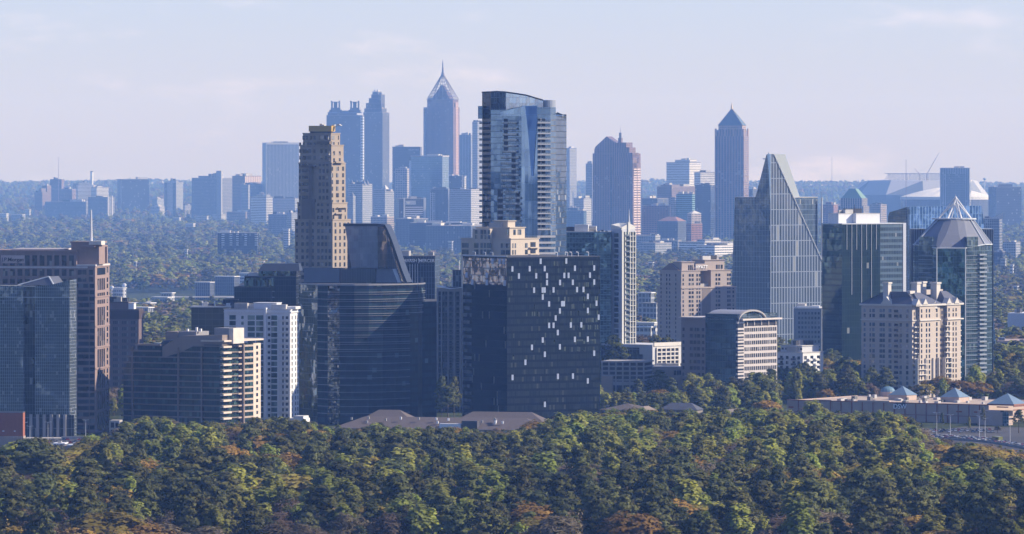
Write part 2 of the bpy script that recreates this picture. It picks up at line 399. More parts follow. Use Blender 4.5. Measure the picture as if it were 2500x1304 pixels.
def tree_mesh(kind, seed, lod):
    rng=np.random.default_rng(seed); mb=MB(); C=[]; S=[]
    if kind=='pine':
        h=25; n=17 if lod==0 else 9
        for i in range(n):
            t=(i+.5)/n; z=h*(.46+.52*t); rr=(1-t**2.2)*4.6+.5; a=i*2.4+rng.uniform(-.5,.5); q=rr*rng.uniform(.45,1)
            C.append((q*math.cos(a),q*math.sin(a),z)); s=rng.uniform(1.5,2.5)*(1.05-.3*t); S.append((s*1.15,s*1.15,s*.62))
        per,size=(95,.78) if lod==0 else (34,1.35); el=1.2
    elif kind=='green':
        h=22; n=26 if lod==0 else 12; w=rng.uniform(3.6,5.2)
        for i in range(n):
            t=(i+.5)/n; z=h*(.26+.7*t); rr=w*math.sin(math.pi*(.18+.78*t))**.8; a=i*2.4+rng.uniform(-.6,.6); q=rr*rng.uniform(.35,1)
            C.append((q*math.cos(a),q*math.sin(a),z)); s=rng.uniform(1.1,2.1); S.append((s*.85,s*.85,s*1.25))
        per,size=(75,.75) if lod==0 else (28,1.4); el=1.0
    elif kind=='oak':
        h=19; n=34 if lod==0 else 14
        for i in range(n):
            z0=rng.uniform(0,1)**.7; a=i*2.4+rng.uniform(-.5,.5); rr=6.8*math.sqrt(max(1-z0**2,.04)); q=rr*rng.uniform(.5,1)
            C.append((q*math.cos(a),q*math.sin(a),h*(.42+.5*z0))); s=rng.uniform(1.2,2.2); S.append((s*1.1,s*1.1,s*.85))
        per,size=(64,.68) if lod==0 else (26,1.4); el=1.0
    else:
        h=19; n=34 if lod==0 else 14
        for i in range(n):
            z0=rng.uniform(0,1)**.7; a=i*2.4+rng.uniform(-.5,.5); rr=5.6*math.sqrt(max(1-z0**2,.04)); q=rr*rng.uniform(.4,1)
            C.append((q*math.cos(a),q*math.sin(a),h*(.38+.52*z0))); s=rng.uniform(1.3,2.3); S.append((s,s,s))
        per,size=(48,.6) if lod==0 else (22,1.35); el=2.2
    C=np.array(C); S=np.array(S)
    v,sn=leafquads(rng,C,S,per,size,elong=el if lod==0 else 1.0,mid=np.array([0,0,C[:,2].mean()-2.5]))
    me=bpy.data.meshes.new('crown_'+kind); k=len(v)//4
    me.vertices.add(len(v)); me.vertices.foreach_set('co',v.ravel()); me.loops.add(len(v)); me.loops.foreach_set('vertex_index',np.arange(len(v)))
    me.polygons.add(k); me.polygons.foreach_set('loop_start',np.arange(0,len(v),4)); me.materials.append(LEAF[kind]); me.update(calc_edges=True)
    me.polygons.foreach_set('use_smooth',[True]*k); me.normals_split_custom_set_from_vertices(sn.tolist())
    tb=MB()
    if lod==0:
        top=C[-1]; tb.bar((0,0,-1),(0.2,0,h*.45),.38,.27,7); tb.bar((0.2,0,h*.45),(top[0]*.3,top[1]*.3,h*.9),.27,.07,6)
        for c in C[::2]:
            z=max(h*.3,c[2]-2.2); tb.bar((0.1,0,z),tuple(c),.13,.04,4)
    return me, tb, h
TREES={k:[tree_mesh(k,11*i+j,0) for j in range(3)] for i,k in enumerate(LEAF)}
TRUNK={}
for k in TREES:
    for j,(me,tb,h) in enumerate(TREES[k]):
        tm=bpy.data.meshes.new('trunk_'+k); tm.from_pydata(tb.v,[],tb.f); tm.materials.append(BARK); TRUNK[k,j]=tm
WID={'pine':(1.05,1.4),'green':(1.25,1.75),'oak':(1.5,2.2),'bare':(1.4,2.0)}
NAMES={'pine':('pine_tree','pine tree'),'green':('leafy_tree','tree'),'oak':('oak_tree','tree'),'bare':('budding_tree','tree')}
def tree(kind, x, y, h, label, group, rs=random):
    j=rs.randrange(3); me,tb,h0=TREES[kind][j]; s=h/h0; wk=WID[kind]
    e=empty(NAMES[kind][0],(x,y,terrain(x,y)),rs.uniform(0,6.28),label=label,cat=NAMES[kind][1],group=group)
    ws=s*rs.uniform(*wk); e.scale=(ws,ws,s)
    link('crown',me,e); link('trunk',TRUNK[kind,j],e)
    return e
# footprints of what stands on the ground, kept clear of trees: picture columns and distances
CLEAR=[(-200,300,3190,3700),(290,650,3420,3620),(540,740,3520,3640),(715,1075,3400,3720),(1060,1480,3390,3700),(800,1340,3385,3480),(1120,1320,3700,3860),
 (700,870,3960,4120),(830,1010,3800,3950),(1170,1390,3760,3900),(1370,1560,3950,4100),(1460,1670,3860,4080),(1655,1905,3820,3960),(1600,1800,4270,4400),
 (1780,2012,4560,4700),(1890,2012,4000,4120),(2000,2215,4270,4400),(2160,2440,4620,4800),(2220,2430,4000,4110),(2095,2350,3900,4060),(1910,2560,3560,3860),
 (2240,2560,3230,3560),(460,610,3790,3870),(565,730,3890,4010),(255,345,3780,3890),(960,1070,4000,4080),(1930,2010,4420,4500),(2420,2560,4120,4260),(2420,2560,4470,4620),(1455,1820,3480,3585)]
def clear(px,Y,m=6):
    mm=m*F/Y
    for a,b,c,d in CLEAR:
        if a-mm<px<b+mm and c-m<Y<d+m: return False
    return True
# upper limit of the near wood's outline, by picture column
TP=[(-60,1098),(40,1096),(60,1080),(112,1080),(120,1118),(185,1122),(195,1068),(290,1062),(305,1030),(400,1020),(450,1038),(560,1034),(600,1030),(690,1022),(740,1030),(800,1042),(860,1052),(925,1034),(950,1050),(1050,1046),(1160,1052),(1240,1054),(1330,1028),(1385,1012),(1480,1006),(1560,1000),(1700,1004),(1800,1000),(1930,1008),(1960,1004),(1978,984),(2000,986),(2015,1010),(2160,1008),(2225,1020),(2255,1058),(2300,1077),(2400,1087),(2480,1101),(2600,1106)]
def interp(tb,x):
    if x<=tb[0][0]: return tb[0][1]
    for (a,b),(c,d) in zip(tb,tb[1:]):
        if x<=c: return b+(d-b)*(x-a)/(c-a)
    return tb[-1][1]
from mathutils import noise as mnoise
def kindat(px,Y,rs):
    x=wx(px,Y); a=mnoise.noise((x*.010,Y*.006,3.3)); b=mnoise.noise((x*.010+40,Y*.006,9.1)); c=mnoise.noise((x*.013+7,Y*.007,5.7)); r=rs.random()
    w={'pine':.9+2.2*max(a,-.25),'green':.95+2.6*max(b,-.3),'oak':.42+2.2*max(c,-.15),'bare':.75+2.0*max(-c,-.3)-.6*a}
    if Y<3400:
        if 1350<px<2250 and Y>2800: w['green']+=2.6
        if 300<px<1300 and Y>2780: w['pine']+=1.5
        if px<700: w['oak']+=.3
    if Y>4200: w['oak']*=.55; w['bare']+=.5; w['pine']*=.7; w['green']+=.7
    if 1440<px<2110 and 3540<Y<4100: w['oak']=.05; w['bare']=.15; w['green']+=.8; w['pine']+=1.2
    ks=list(w); ws=[max(w[k],.05) for k in ks]
    return rs.choices(ks,ws)[0]
def where(px,Y):
    f=[(270,'the mirrored glass block'),(640,'the terraced condominium'),(745,'the white condominium'),(1065,'the curved glass office'),(1135,'the slim condominium'),(1300,"the black glass tower's left half"),(1470,"the black glass tower's right half"),(1660,'the white parking deck'),(1900,'the arch-roofed office'),(2100,"the mall's left end"),(2300,"the mall's middle"),(9999,'the road bridge')]
    return next(n for a,n in f if px<a)
BIG=set()
def build_woods():
    rs=random.Random(41); pts=[]
    Y=2310.0
    while Y<4300:
        st=13.5*(.9+.2*rs.random()); px=-620
        while px<3120:
            px+=st*F/Y*rs.uniform(.7,1.3); y=Y+rs.uniform(-5,5)
            if not clear(px,y): continue
            k=kindat(px,y,rs); h={'pine':24,'green':21,'oak':18,'bare':17}[k]*rs.choice((rs.uniform(.62,1.0),rs.uniform(.85,1.15),rs.uniform(1.05,1.4)))
            if y<3520 or (y<3700 and (px>1880 or px<1490)):
                hm=H-(interp(TP,px)+rs.choice((rs.uniform(-6,6),rs.uniform(-12,14)))-YE)*y/F
                if hm<5: continue
                if h>hm: h=hm*rs.uniform(.88,1)
                if h<9 and k=='pine': k='green'
            else:
                h*=.8
                if 1455<px<1680 and y<4300: h=min(h,H-(960-YE)*y/F) if y<3900 else 0
                if h<4: continue
            if y<3300 and rs.random()<.17 and h>12: k2={'pine':'pine','green':'green','oak':'oak','bare':'bare'}[k]; BIG.add((y,px)); 
            pts.append((y,px,k,h))
            if 1450<px<2110 and 3580<y<4000:
                q=px+rs.uniform(1,3)*F/Y*2; 
                if clear(q,y): pts.append((y+4,q,kindat(q,y,rs),h*rs.uniform(.7,1)))
        Y+=11.0
    # individuals: the nearest (largest) 290 of each kind; the rest one mass
    pts.sort(); cnt={k:0 for k in LEAF}; rest=[]
    adj={'pine':'dark pine','green':'yellow-green tree','oak':'rust-orange oak','bare':'grey-brown budding tree'}
    for y,px,k,h in pts:
        if cnt[k]<288 and -30<px<2530 and y>2440:
            cnt[k]+=1
            row='at the picture foot' if y<2560 else ('in mid wood' if y<2800 else 'high in the wood')
            e_=tree(k,wx(px,y),y,h,f"{adj[k]} {row}, below {where(px,y)}",f"{adj[k]}s {row}, below {where(px,y)}",rs)
            if (y,px) in BIG: e_.scale=(e_.scale[0]*1.5,e_.scale[1]*1.5,e_.scale[2]*1.08)
            elif rs.random()<.25: e_.scale=(e_.scale[0]*.75,e_.scale[1]*.75,e_.scale[2])
        else: rest.append((wx(px,y),y,k,h))
    return rest
REST=build_woods()
# single trees between the buildings, (column, top row, distance, kind, label)
for px,ty,Y,k,lb in [
 (1078,918,3545,'pine','tall thin pine left of its neighbour, against the slim balcony condominium'),(1108,920,3550,'pine','tall thin pine right of its neighbour, against the slim balcony condominium'),(1094,942,3540,'pine','shorter pine between the two tall ones at the slim balcony condominium'),
 (278,972,3700,'green','bright green tree between the brick-framed tower and the terraced condominium'),
 (1610,903,3870,'pine','broad dark evergreen, tallest in front of the parking deck'),(1585,925,3860,'pine','dark evergreen left of the tallest one by the parking deck'),(1640,922,3850,'pine','dark evergreen right of the tallest one by the parking deck'),(1558,925,3840,'pine','narrow dark conical tree in front of the beige ramp of the parking deck'),
 (1530,945,3820,'pine','dark round tree beside the beige stair tower of the parking deck'),(1500,955,3815,'pine','small dark tree at the left foot of the parking deck'),
 (1610,950,3780,'oak','grey-green spreading tree left of the arch-roofed office'),(1650,947,3785,'green','pale green spreading tree close to the left foot of the arch-roofed office'),(1680,958,3780,'oak','olive tree at the left corner of the arch-roofed office'),
 (1740,955,3790,'bare','grey-brown tree before the glass centre of the arch-roofed office'),(1772,958,3790,'oak','olive tree before the lit side of the arch-roofed office'),(1800,975,3770,'bare','brown tree at the entrance of the arch-roofed office'),
 (1868,955,3830,'green','light green tree right of the arch-roofed office entrance'),(1898,935,3900,'green','tall light green tree at the right corner of the arch-roofed office'),(1930,925,3920,'green','yellow-green tree below the white balcony flats'),(1962,910,3960,'pine','dark tree below the white balcony flats'),(1985,905,3980,'pine','dark tree between the white balcony flats and the green glass tower'),
 (1985,935,3880,'green','round green tree below the green glass tower'),(2015,948,3850,'oak','brown-green tree below the green glass tower'),(2040,930,3880,'pine','dark tree at the foot of the green glass tower'),(2062,925,3880,'green','bright green tree left of the tan twin-gabled tower'),(2090,922,3880,'green','bright yellow-green tree touching the tan twin-gabled tower'),(1950,948,3860,'green','low yellow-green tree at the left end of the mall'),
 (1512,960,3700,'bare','brown thicket tree right of the black glass tower'),(1545,985,3600,'green','small bright tree by the low grey roofs'),(1600,985,3590,'green','small green tree between the two low grey roofs'),
 (1630,838-14,4140,'pine','dark tree row end behind the parking deck roof'),(1600,818,4140,'pine','dark tree behind the parking deck roof'),(1578,812,4200,'bare','pale bare tree behind the parking deck roof'),(1497,820,3960,'pine','dark tree at the foot of the cream fin tower'),
 (2300,1007,3490,'pine','narrow poplar standing before the mall, left of the tall one'),(2366,1018,3480,'green','conical green poplar before the mall wall'),(2400,993,3500,'pine','tallest narrow poplar before the mall, right of the conical one'),(2487,1000,3470,'pine','dark broad tree at the right corner of the mall entrance'),(2250,1030,3480,'pine','dark low tree before the mall wall, left of the poplars'),
 (2435,1040,3470,'bare','brown tree before the mall entrance'),(2480,860,4300,'oak','brown tree by the far parking deck at the right edge'),(2455,855,4300,'pine','dark tree by the far parking deck at the right edge')]:
    Y=YY(Y); hgt=wz(ty,Y)-terrain(wx(px,Y),Y)
    if hgt<3: print('short tree',lb,hgt); hgt=6
    e=tree(k,wx(px,Y),Y,hgt,lb,None,rnd)
    if 'poplar' in lb: e.scale=(e.scale[2]*.55,e.scale[2]*.55,e.scale[2])
    if 'broad dark' in lb: e.scale=(e.scale[2]*1.7,e.scale[2]*1.7,e.scale[2])
    if 'tall thin pine' in lb: e.scale=(e.scale[2]*.7,e.scale[2]*.7,e.scale[2])

# ---- masses of trees: one object each, copies drawn by a node group
def scatter(name, pts, lod, label=None, wide=1.0):
    """pts: (x,y,kind,height)"""
    ks=list(LEAF); src=[]
    for k in ks:
        for j in range(3):
            me=TREES[k][j][0] if lod==0 else tree_mesh(k,100+7*j,1)[0]
            o=bpy.data.objects.new('source_crown',me); src.append(o)
    n=len(pts); r=np.random.default_rng(5)
    me=bpy.data.meshes.new(name); me.vertices.add(n)
    h0={k:TREES[k][0][2] for k in ks}
    co=np.array([(x,y,terrain(x,y)) for x,y,k,h in pts],'f'); me.vertices.foreach_set('co',co.ravel())
    def at(nm,ty,arr,key='value'):
        a=me.attributes.new(nm,ty,'POINT'); a.data.foreach_set(key,arr)
    at('idx','INT',np.array([ks.index(k)*3 for _,_,k,_ in pts],'i')+r.integers(0,3,n).astype('i'))
    sc=np.array([h/h0[k] for _,_,k,h in pts]); wv=np.array([r.uniform(*WID[k]) for _,_,k,_ in pts])*(1.0 if lod==0 else wide)
    at('scl','FLOAT_VECTOR',np.stack([sc*wv,sc*wv,sc],1).astype('f').ravel(),'vector')
    at('rot','FLOAT_VECTOR',np.stack([np.zeros(n),np.zeros(n),r.uniform(0,6.28,n)],1).astype('f').ravel(),'vector')
    o=link(name,me); o['kind']='stuff'
    if label: o['label']=label
    ng=bpy.data.node_groups.new(name,'GeometryNodeTree')
    ng.interface.new_socket('Geometry',in_out='INPUT',socket_type='NodeSocketGeometry'); ng.interface.new_socket('Geometry',in_out='OUTPUT',socket_type='NodeSocketGeometry')
    N=ng.nodes.new; gi=N('NodeGroupInput'); go=N('NodeGroupOutput'); ip=N('GeometryNodeInstanceOnPoints'); gj=N('GeometryNodeJoinGeometry')
    for s in reversed(src):
        oi=N('GeometryNodeObjectInfo'); oi.inputs[0].default_value=s; oi.inputs['As Instance'].default_value=True
        ng.links.new(oi.outputs['Geometry'],gj.inputs[0])
    def attr(nm,ty):
        a=N('GeometryNodeInputNamedAttribute'); a.data_type=ty; a.inputs[0].default_value=nm; return a.outputs[0]
    ng.links.new(gi.outputs[0],ip.inputs['Points']); ng.links.new(gj.outputs[0],ip.inputs['Instance']); ip.inputs['Pick Instance'].default_value=True
    ng.links.new(attr('idx','INT'),ip.inputs['Instance Index']); ng.links.new(attr('rot','FLOAT_VECTOR'),ip.inputs['Rotation']); ng.links.new(attr('scl','FLOAT_VECTOR'),ip.inputs['Scale'])
    ng.links.new(ip.outputs[0],go.inputs[0])
    m=o.modifiers.new('scatter','NODES'); m.node_group=ng
    return o
scatter('wood',REST,0)
def far_woods():
    rs=random.Random(5); pts=[]; Y=4300.0
    while Y<12200:
        st=14.5+ (Y-4300)/7900*9; px=-500
        while px<3000:
            px+=st*F/Y*rs.uniform(.7,1.3); y=Y+rs.uniform(-6,6)
            if not clear(px,y,10): continue
            if any(a<px<b and c<y<d for a,b,c,d in OPEN): continue
            yn=YY(y); x=wx(px,yn)
            if mnoise.noise((x*.004,y*.0015,1))>.42: continue
            k=kindat(px,y,rs); h={'pine':22,'green':19,'oak':18,'bare':17}[k]*rs.uniform(.7,1.15)*(1+ (y-4300)/7900*.15)
            pts.append((x,yn,k,h*yn/y*1.12))
        Y+=st*1.05
    print('far trees',len(pts))
    return pts
OPEN=[(265,600,5900,7000)]
scatter('forest',far_woods(),1,wide=1.25)
def rim_woods():
    rs=random.Random(8); pts=[]; Y=12200.0
    while Y<20400:
        px=-400; st=42
        while px<2900:
            px+=st*F/Y*rs.uniform(.6,1.4); y=YY(Y+rs.uniform(-20,20)); x=wx(px,y)
            k=kindat(px,y,rs); pts.append((x,y,k,rs.uniform(14,22)*1.6))
        Y+=70
    print('rim trees',len(pts)); return pts
scatter('distant_forest',rim_woods(),1)
# ================================================================== near buildings
granite=plain('rose_granite',(.275,.20,.175),.8,.1); granited=plain('dark_granite',(.17,.125,.12),.8,.1)
WIN=winmat('window_glass',(.022,.030,.042),refl=.25); WINB=winmat('window_glass_blue',(.05,.075,.10),refl=.45,pale=.15); WINT=winmat('window_glass_teal',(.045,.085,.09),refl=.4,pale=.18,pcol=(.25,.33,.33))
SIGNW=plain('sign_white',(.93,.93,.92),.5,.02); SIGND=plain('sign_dark',(.03,.03,.035),.5,.1)

def rooftop(b, items, mat=None):
    """plant boxes on a roof: (x0,x1,y0,y1,z0,z1)"""
    for it in items: b.box('roof_plant',*it,mat or ROOFL)
def jpm():
    b=Bd('office_tower','rose granite office tower with dark windows, a mast and a sign reading J.P.Morgan',-130,232,267,3470,9)
    z=b.z; W=b.W
    yt=b.fy(187); y2=b.fy(206)
    b.mass(0,W,0,yt,0,z(650),granite,None,name='wall')
    b.box('roof',-.4,W+.4,-.4,yt+.4,z(650),z(650)+1.0,plain('pale_cornice',(.55,.5,.47)))
    b.mass(0,W,yt,b.L,0,z(616),granite,None,name='wall'); b.box('roof',-.8,W+.2,yt+.1,b.L,z(616),z(611),granite)
    b.box('skylight',W*.2,W*.8,b.fy(150),b.fy(20),z(611),z(608),plain('pale_cornice',(.55,.5,.47)))
    pa,pb=b.fy(241),b.fy(171)
    ph=b.box('penthouse',3,W*.5,b.fy(239),pb,z(650)+1,z(594),granite)
    b.box('penthouse_cap',2.4,W*.5+.6,b.fy(243),pb+.6,z(594),z(590),granite)
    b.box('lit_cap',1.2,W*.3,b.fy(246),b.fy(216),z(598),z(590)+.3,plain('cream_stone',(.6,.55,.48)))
    # open corner frame
    b.box('corner_pier',W*.5,W*.5+2.2,.2,2.6,z(650)+1,z(602),granite); b.box('corner_pier',W*.85,W*.85+2.4,.2,2.6,z(650)+1,z(602),granite)
    b.box('corner_beam',0,W*.9,.2,8,z(604),z(600),granite); b.box('corner_wall',W*.1,W*.5,3,8,z(650)+1,z(604),granite)
    # narrow lit face: groups of four tall lights and one column of single ones
    rows=[(681,709),(716,726),(733,743),(751,796),(802,846),(854,898),(905,950),(957,1001),(1009,1052)]
    f0=b.fx(237); f1=b.fx(256.5); wn=(f1-f0)/4
    for a,c in rows:
        for k in range(4): b.win('R',f0+wn*(k+.5),z(c),wn*.62,z(a)-z(c),WIN)
        for q in arange(a+5,c,15):
            b.win('R',b.fx(262),z(q+5),wn*.6,2.6,WIN)
    b.win('R',b.fx(247),z(672),(f1-f0),z(655)-z(672),WIN); b.win('R',b.fx(262),z(668),wn*.7,3.4,WIN)
    for yy in (652,727,799,850,902,954,1005): b.box('string_course',-.35,W+.1,-.35,.0,z(yy),z(yy)+.8,granite)
    # front right part: dark bands
    for k,yy in enumerate(arange(693,1052,15.7)):
        for (p,q) in ((189.5,217),(219,230.5)): b.win('L',(b.fy(p)+b.fy(q))/2,z(yy+10),abs(b.fy(p)-b.fy(q)),(z(yy)-z(yy+10)),WIN)
    for yy in (659,676): 
        for p in (195,206,222): b.win('L',b.fy(p),z(yy+12),2.4,z(yy)-z(yy+12),WIN)
    # left wing: tall top lights, smaller rows between piers
    cols=arange(175,-125,-18)
    for p in cols:
        if p>62 or p<0: b.win('L',b.fy(p),z(649),2.9,z(624)-z(649),WIN)
        else: b.win('L',b.fy(p),z(649),2.9,z(644)-z(649),WIN)
        for yy in (658,682,697,713,728,743): b.win('L',b.fy(p),z(yy+11+(5 if yy==658 else 0)),3.0,z(yy)-z(yy+11+(5 if yy==658 else 0)),WIN)
    mb=MB()
    for p in arange(184,-125,-18): mb.box(-.55,0,b.fy(p)-.75,b.fy(p)+.75,0,z(617))
    b.add(mb,'pier',granite)
    b.box('string_course',-.7,-.15,b.fy(214),b.L,z(655),z(651),plain('pale_cornice',(.55,.5,.47))); b.box('string_course',-.62,-.1,b.fy(214),b.L,z(678),z(676),granite)
    s=b.box('sign_panel',-1.0,-.56,b.fy(61),b.fy(3),z(643),z(624),plain('sign_stone',(.50,.40,.37)))
    b.text('J.P.Morgan','L',32,634.5,9.5,SIGND,off=-1.15,sx=.98,parent=None)
    m=MB().bar((6,b.fy(217),z(590)),(6,b.fy(217),z(513)),.85,.4,8); b.add(m,'mast',STEEL)
    b.flush()
jpm()

def mirror_block():
    g=facade('mirror_grid',1.25,1.95,frame=(.33,.37,.43),glass=(.10,.14,.155),glass2=(.16,.21,.25),mw=.13,lw=.13,refl=.72,tilt=.012,wave=.02,blind=.03,wsc=.05)
    b=Bd('office_building','mirrored glass office block with fine pale grid, before the rose granite tower',-60,170,187,3420,12)
    z=b.z; W=b.W; L=b.L
    # front with a recessed darker slot between 57 and 86
    ya,yb=b.fy(86),b.fy(57)
    b.add(MB().box(0,W,0,ya,0,z(698),False),'wall',g); b.add(MB().box(2.2,W,ya,yb,0,z(698),False),'wall',facade('mirror_slot',1.6,3.9,frame=(.10,.13,.15),glass=(.02,.03,.035),glass2=(.05,.07,.08),refl=.6,tilt=.02,wave=.03))
    b.add(MB().box(0,W,yb,L,0,z(698),False),'wall',g)
    b.box('roof',.1,W,.1,L,z(698)-.6,z(698)-.2,ROOFL)
    b.box('parapet_line',-.25,.1,0,L,z(727),z(725.6),plain('pale_metal',(.5,.53,.56)))
    # raised screen walls
    mb=MB().slab([(0,b.fy(115),z(698)),(0,0,z(698)),(0,0,z(684))],(.4,0,0)); mb.slab([(0,0,z(698)),(W,0,z(698)),(W,0,z(682)),(0,0,z(684))],(0,.4,0))
    b.add(mb,'screen_wall',g)
    d=plain('zinc_roof',(.09,.10,.13),.5,.1)
    mb=MB(); p0=(6,b.fy(112),z(676)); p1=(3,b.fy(40),z(697)); p2=(3,b.fy(128),z(697)); p3=(26,b.fy(112),z(676)); p4=(26,b.fy(40),z(697)); p5=(26,b.fy(128),z(697))
    mb.face([p1,p2,p0]); mb.face([p1,p0,p3,p4]); mb.face([p0,p2,p5,p3]); mb.face([p4,p3,p5]); b.add(mb,'roof_fold',d)
    b.add(MB().bar(p0,p2,.45,n=6).bar(p0,p1,.4,n=6),'ridge_trim',plain('pale_metal',(.5,.53,.56)))
    for p in arange(78,170,16.5): b.box('column',-2.6,-1.2,b.fy(p)-.8,b.fy(p)+.8,0,z(1012),plain('grey_stone',(.26,.25,.25)))
    b.box('lobby_glass',-1.1,-.1,b.fy(182),b.fy(60),0,z(1013),facade('lobby',2.2,6,frame=(.25,.27,.3),glass=(.03,.04,.05),refl=.4))
mirror_block()

b=Bd('brick_building','red brick block with pale band at its foot in the lower left corner',-60,56,61,3290,4)
b.mass(0,b.W,0,b.L,0,b.z(1008),plain('red_brick',(.30,.105,.06),.9,.12,.6),ROOFD); b.box('parapet',-.25,.3,0,b.L,b.z(1008),b.z(1004),plain('grey_stone',(.26,.25,.25)))
b.box('base_wall',-.4,b.W+.3,-.3,b.L,0,b.z(1065),plain('sand_block',(.36,.29,.24),.9)); 
for p in arange(6,52,9): b.box('pilaster',-.7,-.4,b.fy(p)-.3,b.fy(p)+.3,0,b.z(1066),plain('sand_block',(.36,.29,.24),.9))
for p,w in ((8,5),(36,4)): b.win('L',b.fy(p),b.z(1054),w*.24,.6,SIGNW)
b.flush()

b=Bd('office_building','mauve-brown office block with triple windows, right of the rose granite tower',240,338.5,341,3800,3)
mv=plain('mauve_concrete',(.155,.115,.115),.9,.1)
b.mass(0,b.W+20,0,b.L,0,b.z(757),mv,ROOFD); b.mass(2,b.W+14,b.fy(312),b.L,b.z(757)+.5,b.z(739),plain('mauve_concrete',(.155,.115,.115)),ROOFD)
b.mass(2,b.W+8,b.fy(326),b.fy(312.5),b.z(757)+.5,b.z(742),WHITE,ROOFL,name='lift_housing')
b.box('dark_band',-.35,b.W+20.3,-.3,b.L,b.z(779),b.z(758),plain('brown_louvre',(.07,.05,.05)))
tri=facade('triple_light',1.05,30,frame=(.15,.11,.11),glass=(.02,.025,.04),mw=.3,lw=0,refl=.3)
for k,yy in enumerate(arange(783,990,15.05)):
    for p in (284,305.5,327): b.win('L',b.fy(p),b.z(yy+8.5),4.6,2.1,tri)
b.flush()

def terrace_condo():
    b=Bd('apartment_building','dark glass condominium with beige slab edges stepping back in terraces on its left side',295,541,632,3450,29)
    z=b.z; tan=plain('tan_panel',(.25,.20,.165),.85,.08); sand=plain('sand_slab',(.42,.33,.26),.85,.08); sandd=plain('brown_slab',(.21,.165,.14),.85,.08)
    g=facade('condo_glass',1.7,3.62,frame=(.05,.055,.06),glass=(.010,.024,.027),glass2=(.04,.085,.085),mw=.12,lw=0,refl=.3,tilt=.006,wave=.006,blind=.12,bcol=(.08,.15,.14))
    prof=[(1060,295),(914,297),(900,302),(886,309),(872,318),(858,330)]
    rows=[1050-14.6*k for k in range(14)]
    W=b.W
    for i,yy in enumerate(rows):
        lim=295
        for (ya,xa) in prof:
            if yy<=ya+6: lim=xa
        y1=b.fy(lim); z0=z(yy); z1=z(yy-14.6)
        if i==0: b.add(MB().box(1.6,W-2,1.2,b.L,0,z0,False),'wall',g)
        b.add(MB().box(1.6,W-2,1.2,y1-(.8),z0,z1,True),'storey',g)
        b.box('slab',-.2,W*.2,-.5,y1 if z1<z(862) else b.fy(470 if z1>z(850) else 425),z1-.35,z1+.35,sandd)
        if z1>z(862): b.box('slab',-.2,W*.2,b.fy(392),y1,z1-.55,z1+.45,sandd)
    # curved bulge of slabs along the front
    for (p,q) in ((321,323),(433,435),(490,492)): b.box('party_wall',-.1,1.8,b.fy(q+1),b.fy(p),0,z(850),sandd)
    # pent storey and slanted walls
    mb=MB().slab([(.7,b.fy(541),z(843)),(.7,b.fy(541),z(818)),(.7,b.fy(441),z(822)),(.7,b.fy(418),z(835)),(.7,b.fy(395),z(849)),(.7,b.fy(395),z(876)),(.7,b.fy(440),z(862)),(.7,b.fy(470),z(846))][::-1],(14,0,0)); b.add(mb,'penthouse',tan)
    b.box('lift_housing',8,18,b.fy(541),b.fy(506),z(820),z(802),plain('grey_stone',(.26,.25,.25))); b.box('lift_housing',8,20,b.fy(552),b.fy(541.5),z(840),z(802),plain('cream_stone',(.6,.55,.48)))
    b.box('lift_housing',10,24,b.fy(457),b.fy(414),z(834),z(812),plain('grey_stone',(.26,.25,.25))); b.box('penthouse',9,24,b.fy(414),b.fy(384),z(850),z(813),tan)
    b.box('penthouse',9,20,b.fy(384),b.fy(352),z(858),z(842),facade('olive_slot',2,3.4,frame=(.1,.12,.1),glass=(.03,.05,.045)))
    mb=MB().slab([(2.5,b.fy(352),z(885)),(2.5,b.fy(392),z(835)),(2.5,b.fy(412),z(833)),(2.5,b.fy(395),z(850)),(2.5,b.fy(362),z(886))][::-1],(5,0,0)); b.add(mb,'sloped_glazing',plain('slate_glass',(.10,.12,.19),.15,.1,metal=.5))
    for k,(a,c) in enumerate(((430,3.5),(452,6),(462,4))): b.box('roof_vent',12,13.2,b.fy(a)-.6,b.fy(a)+.6,z(812),z(812)+c*.4,STEEL)
    # lit side: balcony bays, dark recess, window bay, pale pier
    def bx(n,p,q,y0,y1,z0,z1,m): return b.box(n,b.fx(p),b.fx(q),y0,y1,z0,z1,m)
    b.add(MB().box(b.fx(541),b.fx(579),.9,12,0,z(842),False),'wall',g); b.add(MB().box(b.fx(592),b.fx(614),-1.0,12,0,z(842),False),'wall',g)
    bx('recess_wall',579,592,6,9,0,z(842),plain('dark_recess_shade',(.03,.028,.03)))  # near-black colour carries the shade of this set-back wall
    bx('pier',614,632,-1.3,12,0,z(842),plain('cream_pier',(.62,.52,.42),.85)); bx('pier',590,592.5,-1.4,8,0,z(842),sandd)
    for yy in rows+[rows[-1]-14.6]:
        zz=z(yy)
        bx('balcony',541,561,-1.4,1.2,zz-1.0,zz+.1,plain('cream_pier',(.62,.52,.42),.85)); bx('balcony',561.5,578,-.6,1.2,zz-.5,zz+.1,sandd); bx('balcony',581,590,-.4,5,zz-.9,zz,sand)
        bx('spandrel',592.5,613.8,-1.25,-.9,zz-.9,zz+.2,sand); b.win('R',b.fx(623),zz+1.0,2.0,1.9,WIN,off=-1.3)
    b.add(MB().box(-.6,b.fx(636),-2.2,14,z(835),z(831)),'cornice',plain('cream_pier',(.62,.52,.42),.85)); b.box('roof',1,W,1,b.L*.8,z(843)-.8,z(843)-.1,ROOFD)
    b.box('pergola',3,b.fx(585),1,5,z(842),z(839),STEEL)
    b.flush()
terrace_condo()

